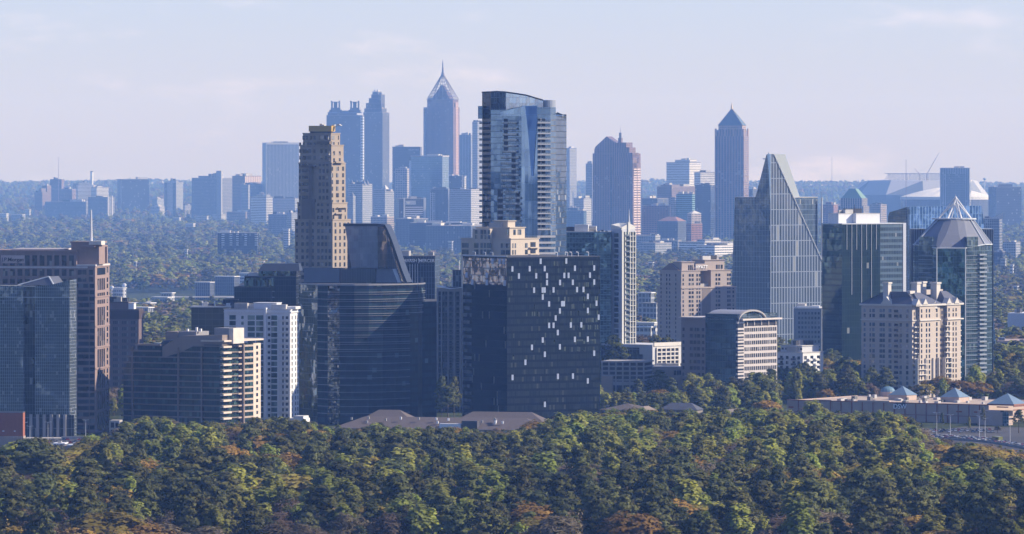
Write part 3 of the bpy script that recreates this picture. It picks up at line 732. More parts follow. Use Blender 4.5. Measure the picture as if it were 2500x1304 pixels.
def white_condo():
    b=Bd('apartment_building','white stucco condominium tower with stacked bay windows',547,709,730,3560,15)
    z=b.z; wt=plain('white_stucco',(.66,.66,.67),.75,.05)
    b.mass(0,b.W,0,b.L,0,z(757),wt,ROOFL,over=.3); b.box('cornice',-.7,b.W+.4,-.6,b.L,z(764),z(761),wt)
    b.box('lift_housing',6,16,b.fy(668),b.fy(612),z(757)+.5,z(741),wt); b.box('lift_housing',5.6,16.4,b.fy(669),b.fy(611),z(741),z(740),wt)
    b.box('lift_housing',4,14,b.fy(717),b.fy(686),z(757)+.5,z(749),wt); b.box('fin_wall',-1.6,4,b.fy(651.5),b.fy(646),0,z(752),wt); 
    b.box('pergola',0,4,b.fy(640),b.fy(552),z(757)+.5,z(755),wt)
    rows=arange(776,1036,14.05)
    for k,yy in enumerate(rows):
        for (p,w,h) in ((568,16,11),(592,6,7.5),(613.5,18,11),(634,18,11)):
            b.win('L',b.fy(p),z(yy+h/2),w*.247,h*.247,WINT)
        for (p,w,h) in ((657,6,7),(700.5,6,7)): b.win('L',b.fy(p),z(yy+h/2),w*.247,h*.247,WIN)
        b.win('L',b.fy(671),z(yy+5.5),3.7,11*.247,WINT,off=-1.2); b.win('L',b.fy(691),z(yy+4),1.0,2,WIN)
        b.box('balcony',-1.7,0,b.fy(704),b.fy(682),z(yy+6.4),z(yy+5.7),wt); b.box('balcony',-1.5,0,b.fy(559),b.fy(548.5),z(yy+6.4),z(yy+5.7),wt)
        for p in (713,721.5,727): b.win('R',b.fx(p),z(yy+4.5),1.9 if p<715 else 1.6,9*.247,winmat('window_grey',(.16,.17,.18),refl=.2,var=.3))
    b.box('bay_wall',-1.2,0,b.fy(679.5),b.fy(663.5),0,z(770),wt); b.box('corner_pier',-.5,1,.1,b.fy(706),0,z(764),wt)
    b.box('low_wing',-14,-3,b.fy(760),b.fy(716),0,z(1019),wt); b.box('low_wing_rail',-14,-3,b.fy(757),b.fy(733),z(1019),z(1013),STEEL)
    b.flush()
white_condo()

def dark_steps():
    dk=facade('black_grid',1.6,3.9,spec=.15,frame=(.035,.04,.045),glass=(.02,.028,.035),glass2=(.035,.045,.05),refl=.35,tilt=.004,wave=.006,blind=.0,mw=.25,lw=.5)
    gl=facade('glitter_glass',1.5,3.9,frame=(.02,.03,.03),glass=(.05,.075,.06),glass2=(.12,.15,.12),refl=.8,tilt=.10,wave=.05,blind=.0,mw=.1,lw=.1)
    b=Bd('office_building','black stepped glass office block behind the white condominium',572,723,726,3900,3)
    z=b.z; D=30
    b.mass(0,D,0,b.fy(597),0,z(676),dk,ROOFD); b.mass(-1,D-4,b.fy(662),b.L,0,z(702),dk,ROOFD); b.mass(-4,D-6,b.fy(583),b.fy(546),0,z(732),dk,ROOFD)
    b.add(MB().box(-.4,0,b.fy(670),b.fy(596),z(701),z(679)),'glass_band',gl); b.add(MB().box(3,D-3,0,b.fy(630),z(676)+.5,z(662),False),'glass_band',gl)
    mb=MB(); y0,y1=-2,b.fy(629)
    for xx,nx in ((2.5,-1),): pass
    mb.frustum([(2.5,y0),(D-2,y0),(D-2,y1),(2.5,y1)],z(662),[(8,y0+1),(D-9,y0+1),(D-9,y1-3),(8,y1-3)],z(644)); b.add(mb,'roof',plain('navy_roof',(.03,.038,.06),.4,.1))
    b.box('window_strip',-.5,-.1,b.fy(670),b.fy(664),z(738),z(704),facade('stripe_small',6,3.9,frame=(.2,.2,.2),glass=(.03,.035,.04),lw=.7))
dark_steps()

b=Bd('office_building','low olive mirror-glass block with pale roof edge, left of the white condominium',467,600,604,3800,5)
b.mass(0,b.W+10,0,b.L,0,b.z(751),facade('olive_glass',4.5,3.9,frame=(.05,.055,.035),glass=(.09,.095,.05),glass2=(.13,.13,.07),refl=.55,tilt=.01,wave=.03,wsc=.03,blind=0,mw=.25,lw=.3),None)
b.box('roof',-.6,b.W+10,-.4,b.L+.6,b.z(751),b.z(748),ROOFL)
for (p,q,t,m) in ((493,504,739,ROOFL),(506,518,742,DARKM),(524,545,744,plain('rust_plant',(.20,.13,.10))),(549,556,741,ROOFL)): b.box('roof_plant',6,12,b.fy(q),b.fy(p),b.z(748),b.z(t),m)
b.add(MB().bar((8,b.fy(490),b.z(748)),(8,b.fy(490),b.z(738)),.4).bar((8,b.fy(520),b.z(748)),(8,b.fy(520),b.z(736)),.4),'vent_pipe',STEEL)

def tan_tower():
    b=Bd('apartment_tower','tall tan stepped tower with gold crown, left of centre',720,812,856,4010,26)
    z=b.z; st=plain('tan_precast',(.315,.26,.205),.85,.07); gold=plain('gold_crown',(.50,.33,.10),.5,.06)
    tiers=[(0,720,812,856,538),(1,725,810,850,497),(2,727,809.5,848,400),(3,729,806,845.5,356),(4,735,807,839,327)]
    for i,xl,xc,xr,yt in tiers:
        x1=b.fx(xr); y1=b.fy(xl); ix=iy=i*.7
        b.mass(ix,x1,iy,y1,z(tiers[i-1][4])+.5 if i else 0,z(yt),st,plain('tan_precast',(.4,.325,.25)),over=.3,cop=.7)
    b.add(MB().box(5,b.fx(826),4,b.fy(748),z(326),z(321)),'crown_posts',DARKM); b.box('crown',4,b.fx(828),3,b.fy(747),z(321),z(307),gold)
    for p,h in ((770,5),(775,3),(800,3),(812,4),(815,2)): b.box('roof_plant',8,10,b.fy(p)-1,b.fy(p)+1,z(307),z(307-h),ROOFL)
    pit=16.25
    # right lit face
    for yy in arange(346,360,pit)+[]: pass
    off=lambda i:i*.7
    for yy in (336,352): 
        b.win('R',b.fx(822),z(yy+5),4.0,2.8,WIN,off=off(4)); b.win('R',b.fx(810.5),z(yy+5),1.1,2.8,WIN,off=off(4)); b.win('R',b.fx(835),z(yy+5),1.1,2.8,WIN,off=off(4))
    for yy in (374,391):
        for p in (811,822,836): b.win('R',b.fx(p),z(yy+5),2.4,2.7,WIN,off=off(3))
    for k in range(6):
        yy=412+k*pit
        for p,w in ((815,1.7),(828,2.4),(842,1.7)): b.win('R',b.fx(p),z(yy+5),w*1.6,2.8,WIN,off=off(2))
    for yy in (513,530):
        for p,w in ((816,2.4),(832,4.5),(845,1.4)): b.win('R',b.fx(p),z(yy+5),w,2.8,WIN,off=off(1))
    for k in range(32):
        yy=549+k*pit
        if yy>1035: break
        for p,w in ((819,2.4),(830,2.0),(841,2.4),(850,2.4)): b.win('R',b.fx(p),z(yy+5),w,2.8,WIN)
    b.box('balcony',b.fx(818),b.fx(838),-.9,0,z(523),z(520),st); b.box('balcony_roof',b.fx(822),b.fx(845),-1.2,0,z(508),z(506.5),st); b.box('balcony',b.fx(818),b.fx(838),-.9,0,z(398),z(394),st)
    # left face: recess column, balconies, windows
    rc=plain('brown_and_recess_shade',(.17,.14,.12),.9)
    b.box('recess_shade',-.12,.0,b.fy(762),b.fy(754),0,z(400),rc)  # shade of the vertical channel painted as a darker strip
    for k in range(44):
        yy=336+k*pit
        if yy>1035: break
        i=4 if yy<350 else 3 if yy<395 else 2 if yy<495 else 1 if yy<536 else 0
        o=off(i)
        def L(p,w,h=2.6,m=WIN): b.win('L',b.fy(p,o),z(yy+5),w,h,m,off=o)
        if i==4:
            for p in (741,749,760,768): L(p,1.5)
            L(791,7.0,2.8)
        elif i==3:
            for p,w in ((733,1.5),(744,3),(755,3),(768,1.6),(785,1.8),(796,1.8)): L(p,w)
        elif i==2:
            for p,w in ((732,1.2),(741,2.2),(748.5,2.2),(781,1.6),(790,1.6),(799,1.6)): L(p,w)
            b.box('balcony',o-.9,o,b.fy(753),b.fy(736),z(yy+6.4),z(yy+3.6),st)
        elif i==1:
            for p,w in ((731,1.2),(741,2),(748,2),(764,1.4),(777,1.8),(786,1.8),(800,1.4)): L(p,w)
        else:
            for p,w in ((725,1.2),(739,1.9),(750,1.9),(764,1.6),(777.5,1.8),(787,1.8),(796,1.8),(805,1.8)): L(p,w)
    b.box('bay_canopy',-1.2,2,b.fy(770),b.fy(734),z(407),z(404),plain('brown_and_recess_shade',(.17,.14,.12))); b.box('bay_canopy',-1.0,2.8,b.fy(806),b.fy(775),z(352),z(345),plain('brown_and_recess_shade',(.17,.14,.12)))
    b.box('bay_wall',.3,2,b.fy(768),b.fy(736),z(538),z(486),rc)
    b.flush()
tan_tower()
def curved_roof_tower():
    Y=3860; b=Bd('office_tower','smooth grey glass office tower whose roof sweeps down in a curve on the right',842,922,1000,Y,9)
    z=b.z; pane=facade('slate_panel',1.5,4,frame=(.21,.225,.26),glass=(.235,.255,.30),glass2=(.255,.28,.325),refl=.2,tilt=.003,wave=.012,wsc=.03,blind=0,mw=.06,lw=.06)
    pane2=facade('slate_panel_reflection',1.5,4,frame=(.10,.10,.11),glass=(.20,.185,.175),glass2=(.30,.27,.25),refl=.8,tilt=.02,wave=.08,wsc=.06,blind=0,mw=.06,lw=.06)  # brown reflection of the tan tower is put into the pane colour
    dk=plain('charcoal_edge',(.035,.036,.042),.4,.1)
    fy=b.fy
    pts=[(842,550),(922,550),(922,656),(858,656)]
    b.add(MB().slab([(0,fy(p),z(q)) for p,q in pts][::-1],(3,0,0)),'facade_panel',pane)
    cur=[(922,550),(937,550),(944,562),(952,580),(960,602),(968,626),(980,662),(992,692),(922,692)]
    # right part folds back a little
    def P(p,q,d=0): 
        t=(p-1250)/F; y0=fy(922); k=.55   # plane from (0,y0) running back
        ox=b.C.x+b.ly.x*y0; oy=b.C.y+b.ly.y*y0; dx=b.rx.x*k-b.ly.x; dy=b.rx.y*k-b.ly.y
        s=(t*oy-ox)/(dx-t*dy); return (k*s+d, y0-s, z(q))
    b.add(MB().slab([P(*c) for c in cur],(3,0,0)),'facade_panel',pane2)
    # body behind
    b.add(MB().slab([(3.2,fy(846),z(552)),(3.2,fy(935),z(552))]+[ (3.2+.0,P(p,q)[1]+1.5,z(q)) for p,q in cur[2:8]]+[(3.2,fy(846),z(692))],(28,0,0)),'core',facade('slate_side',1.5,4,frame=(.06,.065,.08),glass=(.05,.06,.08),refl=.4))
    # dark rim along roof and curve
    rim=[(838,549)]+cur[1:8]
    mb=MB()
    top=[(-.6,fy(838),z(549)+.8),(-.6,fy(922),z(549)+.8)]+[(P(p,q,-.5)[0],P(p,q)[1]-.6,z(q)+.5) for p,q in cur[1:8]]
    for a,c in zip(top,top[1:]):
        A=Vector(a); C=Vector(c); dwn=Vector((0,.5 if C.z<A.z-1 else 0,-1.7 if C.z>A.z-1 else -.9)); bk=Vector((20,0,0))
        if C.z<A.z-1: dwn=Vector((0,2.2,-.6))
        mb.face([A+dwn,C+dwn,C,A]); mb.face([A,C,C+bk,A+bk]); mb.face([A+bk,C+bk,C+bk+dwn,A+bk+dwn]); mb.face([C+dwn,A+dwn,A+dwn+bk,C+dwn+bk])
    b.add(mb,'roof_rim',dk)
    # podium blocks in front
    Y2=3790
    c=b
    b.box('podium_wall',-14,2,fy(838),fy(752),0,z(655),plain('slate_podium',(.12,.14,.18),.35,.08)); b.box('podium_wall',-13,2,fy(926),fy(838.3),0,z(656),facade('slate_stripe',1.1,60,frame=(.05,.06,.085),glass=(.07,.085,.11),mw=.25,lw=0,refl=.5,blind=.0))
    mb=MB().slab([(-12,fy(926.5),z(656)),(-12,fy(926.5),z(692)),(-12,fy(980),z(692)),(-12,fy(966),z(656))],(14,0,0)); b.add(mb,'podium_wall',plain('slate_podium',(.12,.14,.18),.35,.08))
    b.box('podium_roof',-14,0,fy(958),fy(752),z(655),z(654),ROOFD)
curved_roof_tower()

def poly_tower(name,label,pts,Y0_,cat='building'):
    """pts: (px, Y) clockwise seen from above as they appear left to right, nearest side; returns empty at first point and local points"""
    e=empty(name,(wx(*pts[0]),pts[0][1],terrain(0,Y0_)),0,label=label,cat=cat)
    o=Vector(e.location); return e,[(wx(p,Y)-o.x,Y-o.y) for p,Y in pts],o

def curved_glass():
    front=[(730,3612),(752,3598),(775,3585),(800,3578),(829,3574),(865,3573),(900,3575),(935,3580),(970,3587),(1000,3596),(1020,3604),(1032,3612),(1037,3622)]
    e,P,o=poly_tower('office_building','dark blue curved glass office block with thin ledge at every floor',front+[(1037,3650),(730,3655)],3600)
    def Z(py,Y=3570): return wz(py,Y)-o.z
    g=facade('navy_glass',3.3,4.33,spec=.12,frame=(.012,.02,.034),glass=(.016,.040,.066),glass2=(.05,.095,.125),mw=.22,lw=0,sw=.34,span=(.012,.016,.03),refl=.5,tilt=.004,wave=.008,blind=.02,wsc=.05,bcol=(.12,.18,.2),spm=.3)
    gm=facade('mirror_glass_left',2.6,4.33,frame=(.06,.07,.08),glass=(.09,.11,.12),glass2=(.22,.24,.25),mw=.16,lw=.2,refl=.88,tilt=.035,wave=.07,blind=.02,wsc=.08)
    top=Z(697)
    mb=MB(); u=0
    for i in range(2): u+=mb.wall(P[i],P[i+1],0,top,u)
    mb.build('wall',gm,e)
    mb=MB(); u=0
    for i in range(2,len(front)-1):
        if i!=3: u+=mb.wall(P[i],P[i+1],0,top,u)
    mm=MB(); mm.wall(P[3],P[4],0,top,u); mm.build('reflection_strip',facade('navy_sparkle',1.1,1.45,spec=.12,frame=(.012,.02,.034),glass=(.015,.03,.05),glass2=(.20,.23,.25),mw=.05,lw=.1,refl=.8,tilt=.10,wave=.10,blind=.04,var=.9),e)  # bright broken reflection painted into the pane tones of this strip
    for i in range(len(front)-1,len(P)): mb.wall(P[i],P[(i+1)%len(P)],0,top)
    mb.build('wall',g,e)
    mb=MB(); mb.face([(x,y,top-.5) for x,y in P]); mb.build('roof',ROOFD,e)
    led=plain('ledge_metal',(.20,.20,.22),.5,.1)
    def ledge(z0,th,out,i0,i1,name='ledge'):
        m=MB()
        c=Vector((P[4][0],P[4][1]+80))
        pp=[Vector(p) for p in P[i0:i1]]; q=[v+(v-c).normalized()*out for v in pp]
        for i in range(len(pp)-1):
            a,b_,A,B=pp[i],pp[i+1],q[i],q[i+1]
            m.face([(A.x,A.y,z0),(B.x,B.y,z0),(B.x,B.y,z0+th),(A.x,A.y,z0+th)]); m.face([(A.x,A.y,z0+th),(B.x,B.y,z0+th),(b_.x,b_.y,z0+th),(a.x,a.y,z0+th)]); m.face([(B.x,B.y,z0),(A.x,A.y,z0),(a.x,a.y,z0),(b_.x,b_.y,z0)])
        return m.build(name,led,e)
    k=0; zz=Z(697)
    ledge(top-.2,.9,.5,0,len(front),'cornice')
    zz=top-4.33*1.0
    while zz>3:
        ledge(zz,.28,.55,2,len(front) if k<4 else 10); 
        if k%1==0 and k<9: ledge(zz-1.25,.2,.4,3,len(front) if k<3 else 10)
        if k<3: ledge(zz,.2,.3,0,3)
        zz-=4.33; k+=1
    # lower shoulder on the right
    a=(wx(1000,3592)-o.x,3592-o.y); 
    S=[(wx(p,Y)-o.x,Y-o.y) for p,Y in ((1020,3608),(1066,3622),(1066,3680),(1020,3680))]
    MB().prism(S,0,Z(741),caps=False).build('wall',g,e)
    m=MB(); m.face([(x,y,Z(741)) for x,y in S]); m.build('roof',ROOFD,e)
curved_glass()

b=Bd('office_building','blue-grey office block with thin vertical fins and the sign MARSH MERCER',960,1062,1066,4080,6)
b.mass(0,b.W+20,0,b.L,0,b.z(627),facade('slate_fins',1.9,4,frame=(.12,.15,.21),glass=(.05,.07,.10),glass2=(.07,.10,.13),mw=.3,lw=.2,refl=.5,blind=.02,wave=.01),ROOFD)
for p in arange(1001,1024,6.3): b.box('fin',-.9,-.1,b.fy(p)-.18,b.fy(p)+.18,0,b.z(645),STEEL)
b.box('sign_band',-.3,-.02,b.fy(1061),b.fy(984),b.z(644),b.z(630),plain('slate_band',(.04,.05,.07),.5))
b.text('MARSH','L',1001.5,637,7.5,SIGNW,off=-.6); b.text('MERCER','L',1042,637,7.5,SIGNW,off=-.6); b.box('sign_bar',-.6,-.32,b.fy(1022)-.15,b.fy(1022)+.15,b.z(643),b.z(631),SIGNW)

def slim():
    b=Bd('apartment_tower','slim grey balcony condominium with projecting flat roof, left of the black glass tower',1066,1127,1134,3760,10)
    z=b.z; gy=plain('grey_render',(.27,.25,.25),.85,.08)
    b.mass(1.5,b.W,0,b.L,0,z(712),facade('slim_glass',2.4,3.55,frame=(.17,.16,.165),glass=(.025,.035,.05),glass2=(.06,.08,.10),mw=.5,lw=.6,refl=.4),None)
    for p,w in ((1068,4),(1078,2.5),(1094,3.5),(1109,4),(1124,4)): b.box('pier',-.4,2,b.fy(p)-w*.13,b.fy(p)+w*.13,0,z(712),gy)
    for yy in arange(722,1030,13.2):
        for p,q in ((1083,1091),(1098,1106),(1113,1121)): b.box('balcony',-.9,1.5,b.fy(q),b.fy(p),z(yy),z(yy)+.9,plain('balcony_dark',(.10,.10,.11)))
    b.box('wall_cap',-.3,b.W,-.2,b.L,z(712),z(704),gy)
    mb=MB().slab([(-2,b.fy(1132),z(700)),(-2,b.fy(1113),z(703)),(-2,b.fy(1100),z(704)),(-2,b.fy(1072),z(699)),(-2,b.fy(1066),z(698)),(-2,b.fy(1066),z(700)),(-2,b.fy(1100),z(706)),(-2,b.fy(1132),z(702))][::-1],(12,0,0)); b.add(mb,'roof_canopy',WHITE)
    b.box('canopy_core',2,8,b.fy(1118),b.fy(1083),z(704),z(701),DARKM); b.add(MB().bar((4,b.fy(1101),z(704)),(4,b.fy(1101),z(684)),.25),'mast',STEEL)
slim()
b=Bd('office_building','small dark blue glass block just left of the black glass tower top',1105,1128,1130,3950,8)
b.mass(0,20,0,b.L,0,b.z(661),facade('slate_fins',1.9,4),ROOFD)
b.add(MB().bar((4,b.fy(1119),b.z(661)),(4,b.fy(1119),b.z(637)),.3),'mast',STEEL)

def black_tower():
    b=Bd('office_tower','black glass tower dotted with white window panels, in front at the centre',1130,1238,1465,3560,58)
    z=b.z; 
    gl=facade('black_glass_left',1.31,4.35,spec=.12,frame=(.01,.012,.018),glass=(.012,.016,.028),glass2=(.035,.04,.055),mw=.07,lw=.07,refl=.82,tilt=.012,wave=.03,blind=.02,wsc=.05)
    gr=facade('black_glass_right',1.31,4.35,spec=.15,frame=(.008,.011,.018),glass=(.018,.026,.036),glass2=(.042,.055,.064),mw=.1,lw=.1,sw=.36,span=(.010,.013,.020),refl=.5,tilt=.004,wave=.008,spm=.5,blind=.05,bcol=(.07,.08,.07),wsc=.04)
    top=z(629); W=b.W; L=b.L
    b.add(MB().wall((0,L),(0,0),0,top) and (lambda m:(m.wall((0,L),(0,0),0,top),m)[1])(MB()),'wall',gl)
    m=MB(); m.wall((0,0),(W,0),0,top); m.wall((W,0),(W,L),0,top); m.wall((W,L),(0,L),0,top); b.add(m,'wall',gr)
    b.box('roof',-.2,W+.2,-.2,L+.2,top,top+.4,ROOFD); b.box('roof_rail',-.25,0,0,L,top+.4,top+1.0,plain('pale_metal',(.5,.53,.56)))
    b.box('edge_trim',-.3,1,L-.2,L+.6,0,top,plain('silver_trim',(.5,.5,.52),.3,.1,metal=.6))
    # a reflected brown building, put into the pane colour of the upper left face, and the pale left column of panes
    gb=facade('brown_reflection_glass',1.31,4.35,frame=(.05,.045,.045),glass=(.20,.165,.15),glass2=(.40,.33,.30),mw=.1,lw=.5,refl=.75,tilt=.05,wave=.10,blind=.1,bcol=(.3,.26,.24),wsc=.15)
    b.box('reflection_panel',-.12,-.02,.3,L-.3,z(696),z(632),gb)
    for yy in arange(716,1030,17.5): b.win('L',b.fy(1141),z(yy+9),10,2.0,winmat('pale_pane',(.22,.23,.25),refl=.5,var=.5,pale=.3,pcol=(.4,.4,.4)),name='window')
    WP=plain('white_window_panel',(.34,.40,.52),.4,.2,1.0)
    rows={248:[551,708],293:[378,484,576,761,879],337:[418,524,590,696,722,853],380:[590,670,748,879],425:[511,563,576,630,774,813],468:[564,840],511:[603,682,694,893],555:[669,840],598:[643,906],643:[603,630,736,800],688:[656],732:[564,761,840],776:[498,669],820:[577,879],867:[458],958:[379,657,749],990:[840],1128:[577]}
    for ry,xs in rows.items():
        for x in xs:
            px=1100+x/2.508; py=540+ry/2.508
            b.win('R',b.fx(px),z(py)-1.65,1.35,3.3,WP,name='white_window')
    for ry,xs in {248:[258,303,326],337:[100,224],380:[135,224,333],425:[],}.items():
        for x in xs: b.win('L',b.fy(1100+x/2.508),z(540+ry/2.508)-1.65,2.6,3.3,WP,off=-.13,name='white_window')
    # darker and paler single panes of the right face
    rs=random.Random(3); WD=winmat('dim_pane',(.03,.045,.045),refl=.4,pale=.25,pcol=(.13,.16,.13),var=.7)
    cnt=0
    for k in range(21):
        yy=646+k*17.55
        for p in arange(1243,1462,5.24):
            dens=.10+.5*smooth((p-1360)/90)*(1 if 720<yy<1010 else .3)
            if rs.random()<dens and cnt<99: b.win('R',b.fx(p),z(yy+4),1.05,2.7,WD,d=.08); cnt+=1
    # roof lamp arms
    for p in (1150,1175,1193,1365,1390,1400,1416,1441):
        x=b.fx(p) if p>1238 else None
        q=(x,2,top) if x is not None else (3,b.fy(p),top)
        m=MB().bar(q,(q[0],q[1],z(618)),.22).bar((q[0],q[1],z(618)),(q[0]-1.6 if x else q[0],q[1]+(0 if x else 3),z(617)),.22); b.add(m,'roof_davit',STEEL)
    b.flush()
black_tower()

def stone_tiers():
    b=Bd('apartment_building','cream stone stepped apartment block rising behind the black glass tower',1126,1247,1316,3740,34)
    z=b.z; st=plain('cream_limestone',(.47,.405,.33),.85,.06)
    b.mass(0,b.W,0,b.L,0,z(584),st,plain('cream_limestone',(.47,.405,.33)),over=.5); b.mass(3,b.fx(1291),3,b.fy(1156),z(584)+.5,z(557),st,st,over=.6); b.mass(7,b.fx(1280),7,b.fy(1190),z(557)+.5,z(541),st,st,over=.6)
    b.box('bay',-2,1,b.fy(1200),b.fy(1158),0,z(559),st)
    for yy in arange(600,720,16):
        for p,w in ((1132,2.6),(1140,2.6),(1228,3.2),(1240,3.2)): b.win('L',b.fy(p),z(yy+6),w,3,WINB)
        for p,w in ((1163,3.4),(1176,1.8),(1184,1.8),(1194,3.4)): b.win('L',b.fy(p,-2),z(yy+6),w,3.2,WINB,off=-2)
        for p,w in ((1252,1.4),(1258,1.4),(1285,3.0)): b.win('R',b.fx(p),z(yy+6),w,3,WINB)
        b.box('balcony',b.fx(1290),b.fx(1313),-1.6,0,z(yy+7),z(yy+5),st); b.win('R',b.fx(1301),z(yy+4),6,3,WIN)
    for yy in (568,580): 
        for p in (1163,1176,1184,1194): b.win('L',b.fy(p,-2),z(yy+4),1.8,2.6,WINB,off=-2)
    for p,w in ((1268,4),(1240,2.6),(1256,2.6)): b.win('R',b.fx(p,3),z(574),w,3.4,WINB,off=3)
    for p in (1183,1197,1214): b.win('L',b.fy(p,7),z(555),2.6,2.4,WINB,off=7)
    b.flush()
stone_tiers()

def sail_tower():
    Y=3800
    e,P,o=poly_tower('apartment_tower','tallest blue glass tower with curved sail-like crown and stacked balconies',[(1177,3824),(1198,3813),(1226,3808.5),(1273,3802),(1312,3797),(1344,3799),(1357,3806),(1383,3830),(1383,3850),(1200,3860)],Y)
    def Z(py,Yy=3800): return wz(py,Yy)-o.z
    def lp(px,Yy): return (wx(px,Yy)-o.x,Yy-o.y)
    FH=3.72
    gd=facade('sail_dark',2.2,FH,spec=.2,frame=(.015,.022,.035),glass=(.012,.02,.04),glass2=(.025,.04,.065),mw=.1,lw=.25,refl=.4,blind=.02,tilt=.008,wave=.01)
    gb=facade('sail_blue',2.4,FH,frame=(.07,.10,.16),glass=(.13,.22,.36),glass2=(.20,.31,.46),mw=.12,lw=.3,refl=.75,blind=.04,tilt=.006,wave=.010,wsc=.04,bcol=(.2,.26,.33))
    gs=facade('sail_sky',2.4,FH*3,frame=(.20,.31,.48),glass=(.26,.40,.60),glass2=(.31,.46,.66),mw=.08,lw=.12,refl=.8,blind=0,tilt=.004,wave=.008,wsc=.03)
    gx=facade('sail_deep',60,FH*3,frame=(.05,.12,.32),glass=(.07,.17,.44),glass2=(.08,.19,.46),mw=0,lw=.1,refl=.7,blind=0,tilt=.0,wave=.004)
    gr=facade('sail_right',3.0,FH,frame=(.03,.04,.06),glass=(.05,.09,.16),glass2=(.09,.15,.25),mw=.1,lw=.6,refl=.55,blind=.04,tilt=.006,wave=.01)
    def face(i,z0,z1,m,name='wall'):
        mb=MB(); mb.wall(P[i],P[i+1],z0,z1); return mb.build(name,m,e)
    zt=Z(268)
    face(0,0,Z(226),gd); face(1,0,zt,gb); face(2,0,zt,gb); face(3,0,Z(258),gs); face(4,0,Z(262),gb); face(5,0,Z(262),gb); face(6,0,Z(283),gr)
    mb=MB(); mb.wall(P[7],P[8],0,Z(278)); mb.wall(P[8],P[9],0,Z(278)); mb.wall(P[9],P[0],0,Z(240)); mb.build('wall',gd,e)
    mb=MB(); mb.face([(x,y,Z(283)) for x,y in P]); mb.build('roof',ROOFD,e)
    # right wing top: slope
    def V(px,py,Yy): x,y=lp(px,Yy); return (x,y,Z(py,Yy))
    mb=MB().slab([V(1348,283,3803),V(1357,283,3806),V(1383,292,3830),V(1383,283,3830),V(1361,274,3808),V(1352,279,3803)],(0,22,0)); mb.build('wing_crown',facade('sail_right',3,FH),e)
    # crown screen: curved sail
    arc=[(1177,225),(1206,224),(1240,226),(1270,230),(1295,235),(1315,241),(1326,245)]
    pts=[V(1177,268,3850),V(1198,268,3812),V(1273,268,3806),V(1312,262,3795),V(1326,262,3797)]
    front=[(1198,225,3812),(1212,224,3811),(1235,225.5,3806.5),(1260,229,3803.8),(1285,233,3800),(1305,239,3797),(1326,245,3797)]
    crownm=facade('crown_glass',2.4,FH*1.0,frame=(.36,.43,.52),glass=(.46,.54,.66),glass2=(.52,.60,.72),mw=.1,lw=.12,refl=.8,blind=0,tilt=.008,wave=.012)
    back=9
    mb=MB()
    for a,c in zip(front,front[1:]):
        A=V(*a[:2],a[2]+back); C=V(c[0],c[1],c[2]+back); mb.face([(A[0],A[1],Z(283)),(C[0],C[1],Z(283)),C,A])
        A2=(A[0],A[1]+.6,A[2]); C2=(C[0],C[1]+.6,C[2]); mb.face([(C2[0],C2[1],Z(283)),(A2[0],A2[1],Z(283)),A2,C2]); mb.face([A,C,C2,A2])
    mb.build('crown_screen',crownm,e)
    MB().slab([V(1177,268,3822),V(1198,268,3812.5),V(1198,225,3812.5),V(1177,226,3822)],(0,1,0)).build('crown_screen',gd,e)
    m=MB()
    for a,c in zip(front,front[1:]): m.bar(V(a[0],a[1]-.5,a[2]+back),V(c[0],c[1]-.5,c[2]+back),.5)
    m.bar(V(1177,225.5,3820),V(1198,224.5,3812.5),.5); m.build('crown_rim',DARKM,e)
    # front parapet rising to the right, and the dark recess with plant
    MB().slab([V(1198,283,3813),V(1222,283,3808.3),V(1222,270,3808.3),V(1198,272,3813)],(0,1,0)).build('parapet',gb,e)
    MB().slab([V(1222,283,3808.3),V(1312,283,3796.6),V(1312,257,3796.6),V(1282,258.5,3800.5),V(1250,264,3804.5),V(1222,273,3808.3)],(0,1,0)).build('parapet',gs,e)
    x0,y0=lp(1215,3832); x1,y1=lp(1262,3832); MB().box(x0,x1,y0,y0+14,Z(283),Z(256)).build('plant_screen',DARKM,e)
    x0,y0=lp(1273,3815); x1,y1=lp(1279,3815); MB().box(x0,x1,y0,y0+3,Z(268),Z(247)).build('vent_stack',WHITE,e)
    # cylinder corner
    cx,cy=lp(1337,3815); MB().cyl(cx,cy,(1357-1318)/2*3815/F,Z(290),Z(244),20).build('corner_drum',facade('drum_panel',3,5,frame=(.34,.37,.42),glass=(.42,.46,.52),glass2=(.45,.49,.56),mw=.05,lw=.08,refl=.4,blind=0,rough=.25),e)
    # folded sky facet, deep blue wedge
    MB().slab([V(1282,259,3800.3),V(1311,259,3796.6),V(1311,300,3796.6),V(1306,360,3797.3),V(1302,430,3797.8),V(1297,430,3798.4),V(1290,330,3799.4)][::-1],(0,.4,0)).build('blue_facet',gx,e)
    # balconies in the front, three shifting stacks, shade of the recesses painted as dark strips
    dr=plain('navy_recess_shade',(.012,.018,.03),.5,.1); rail=facade('rail_glass',1.6,1.2,frame=(.35,.36,.38),glass=(.20,.26,.32),glass2=(.3,.36,.42),mw=.15,lw=.15,refl=.6,blind=0); slabm=plain('slab_grey',(.13,.13,.14),.7,.1)
    stacks=[(0,6,1232,1260,1231,1239),(7,13,1226,1264,1250,1257),(13,22,1219,1272,1258,1267),(13,22,1219,1272,1219,1226)]
    def onf(px):   # point on the front-left faces
        for i in range(1,4):
            a,b_=[(1177,3824),(1198,3813),(1226,3808.5),(1273,3802),(1312,3797)][i:i+2]
            if px<=b_[0]+.01: t=(px-a[0])/(b_[0]-a[0]); return a[1]+(b_[1]-a[1])*t
        return 3795
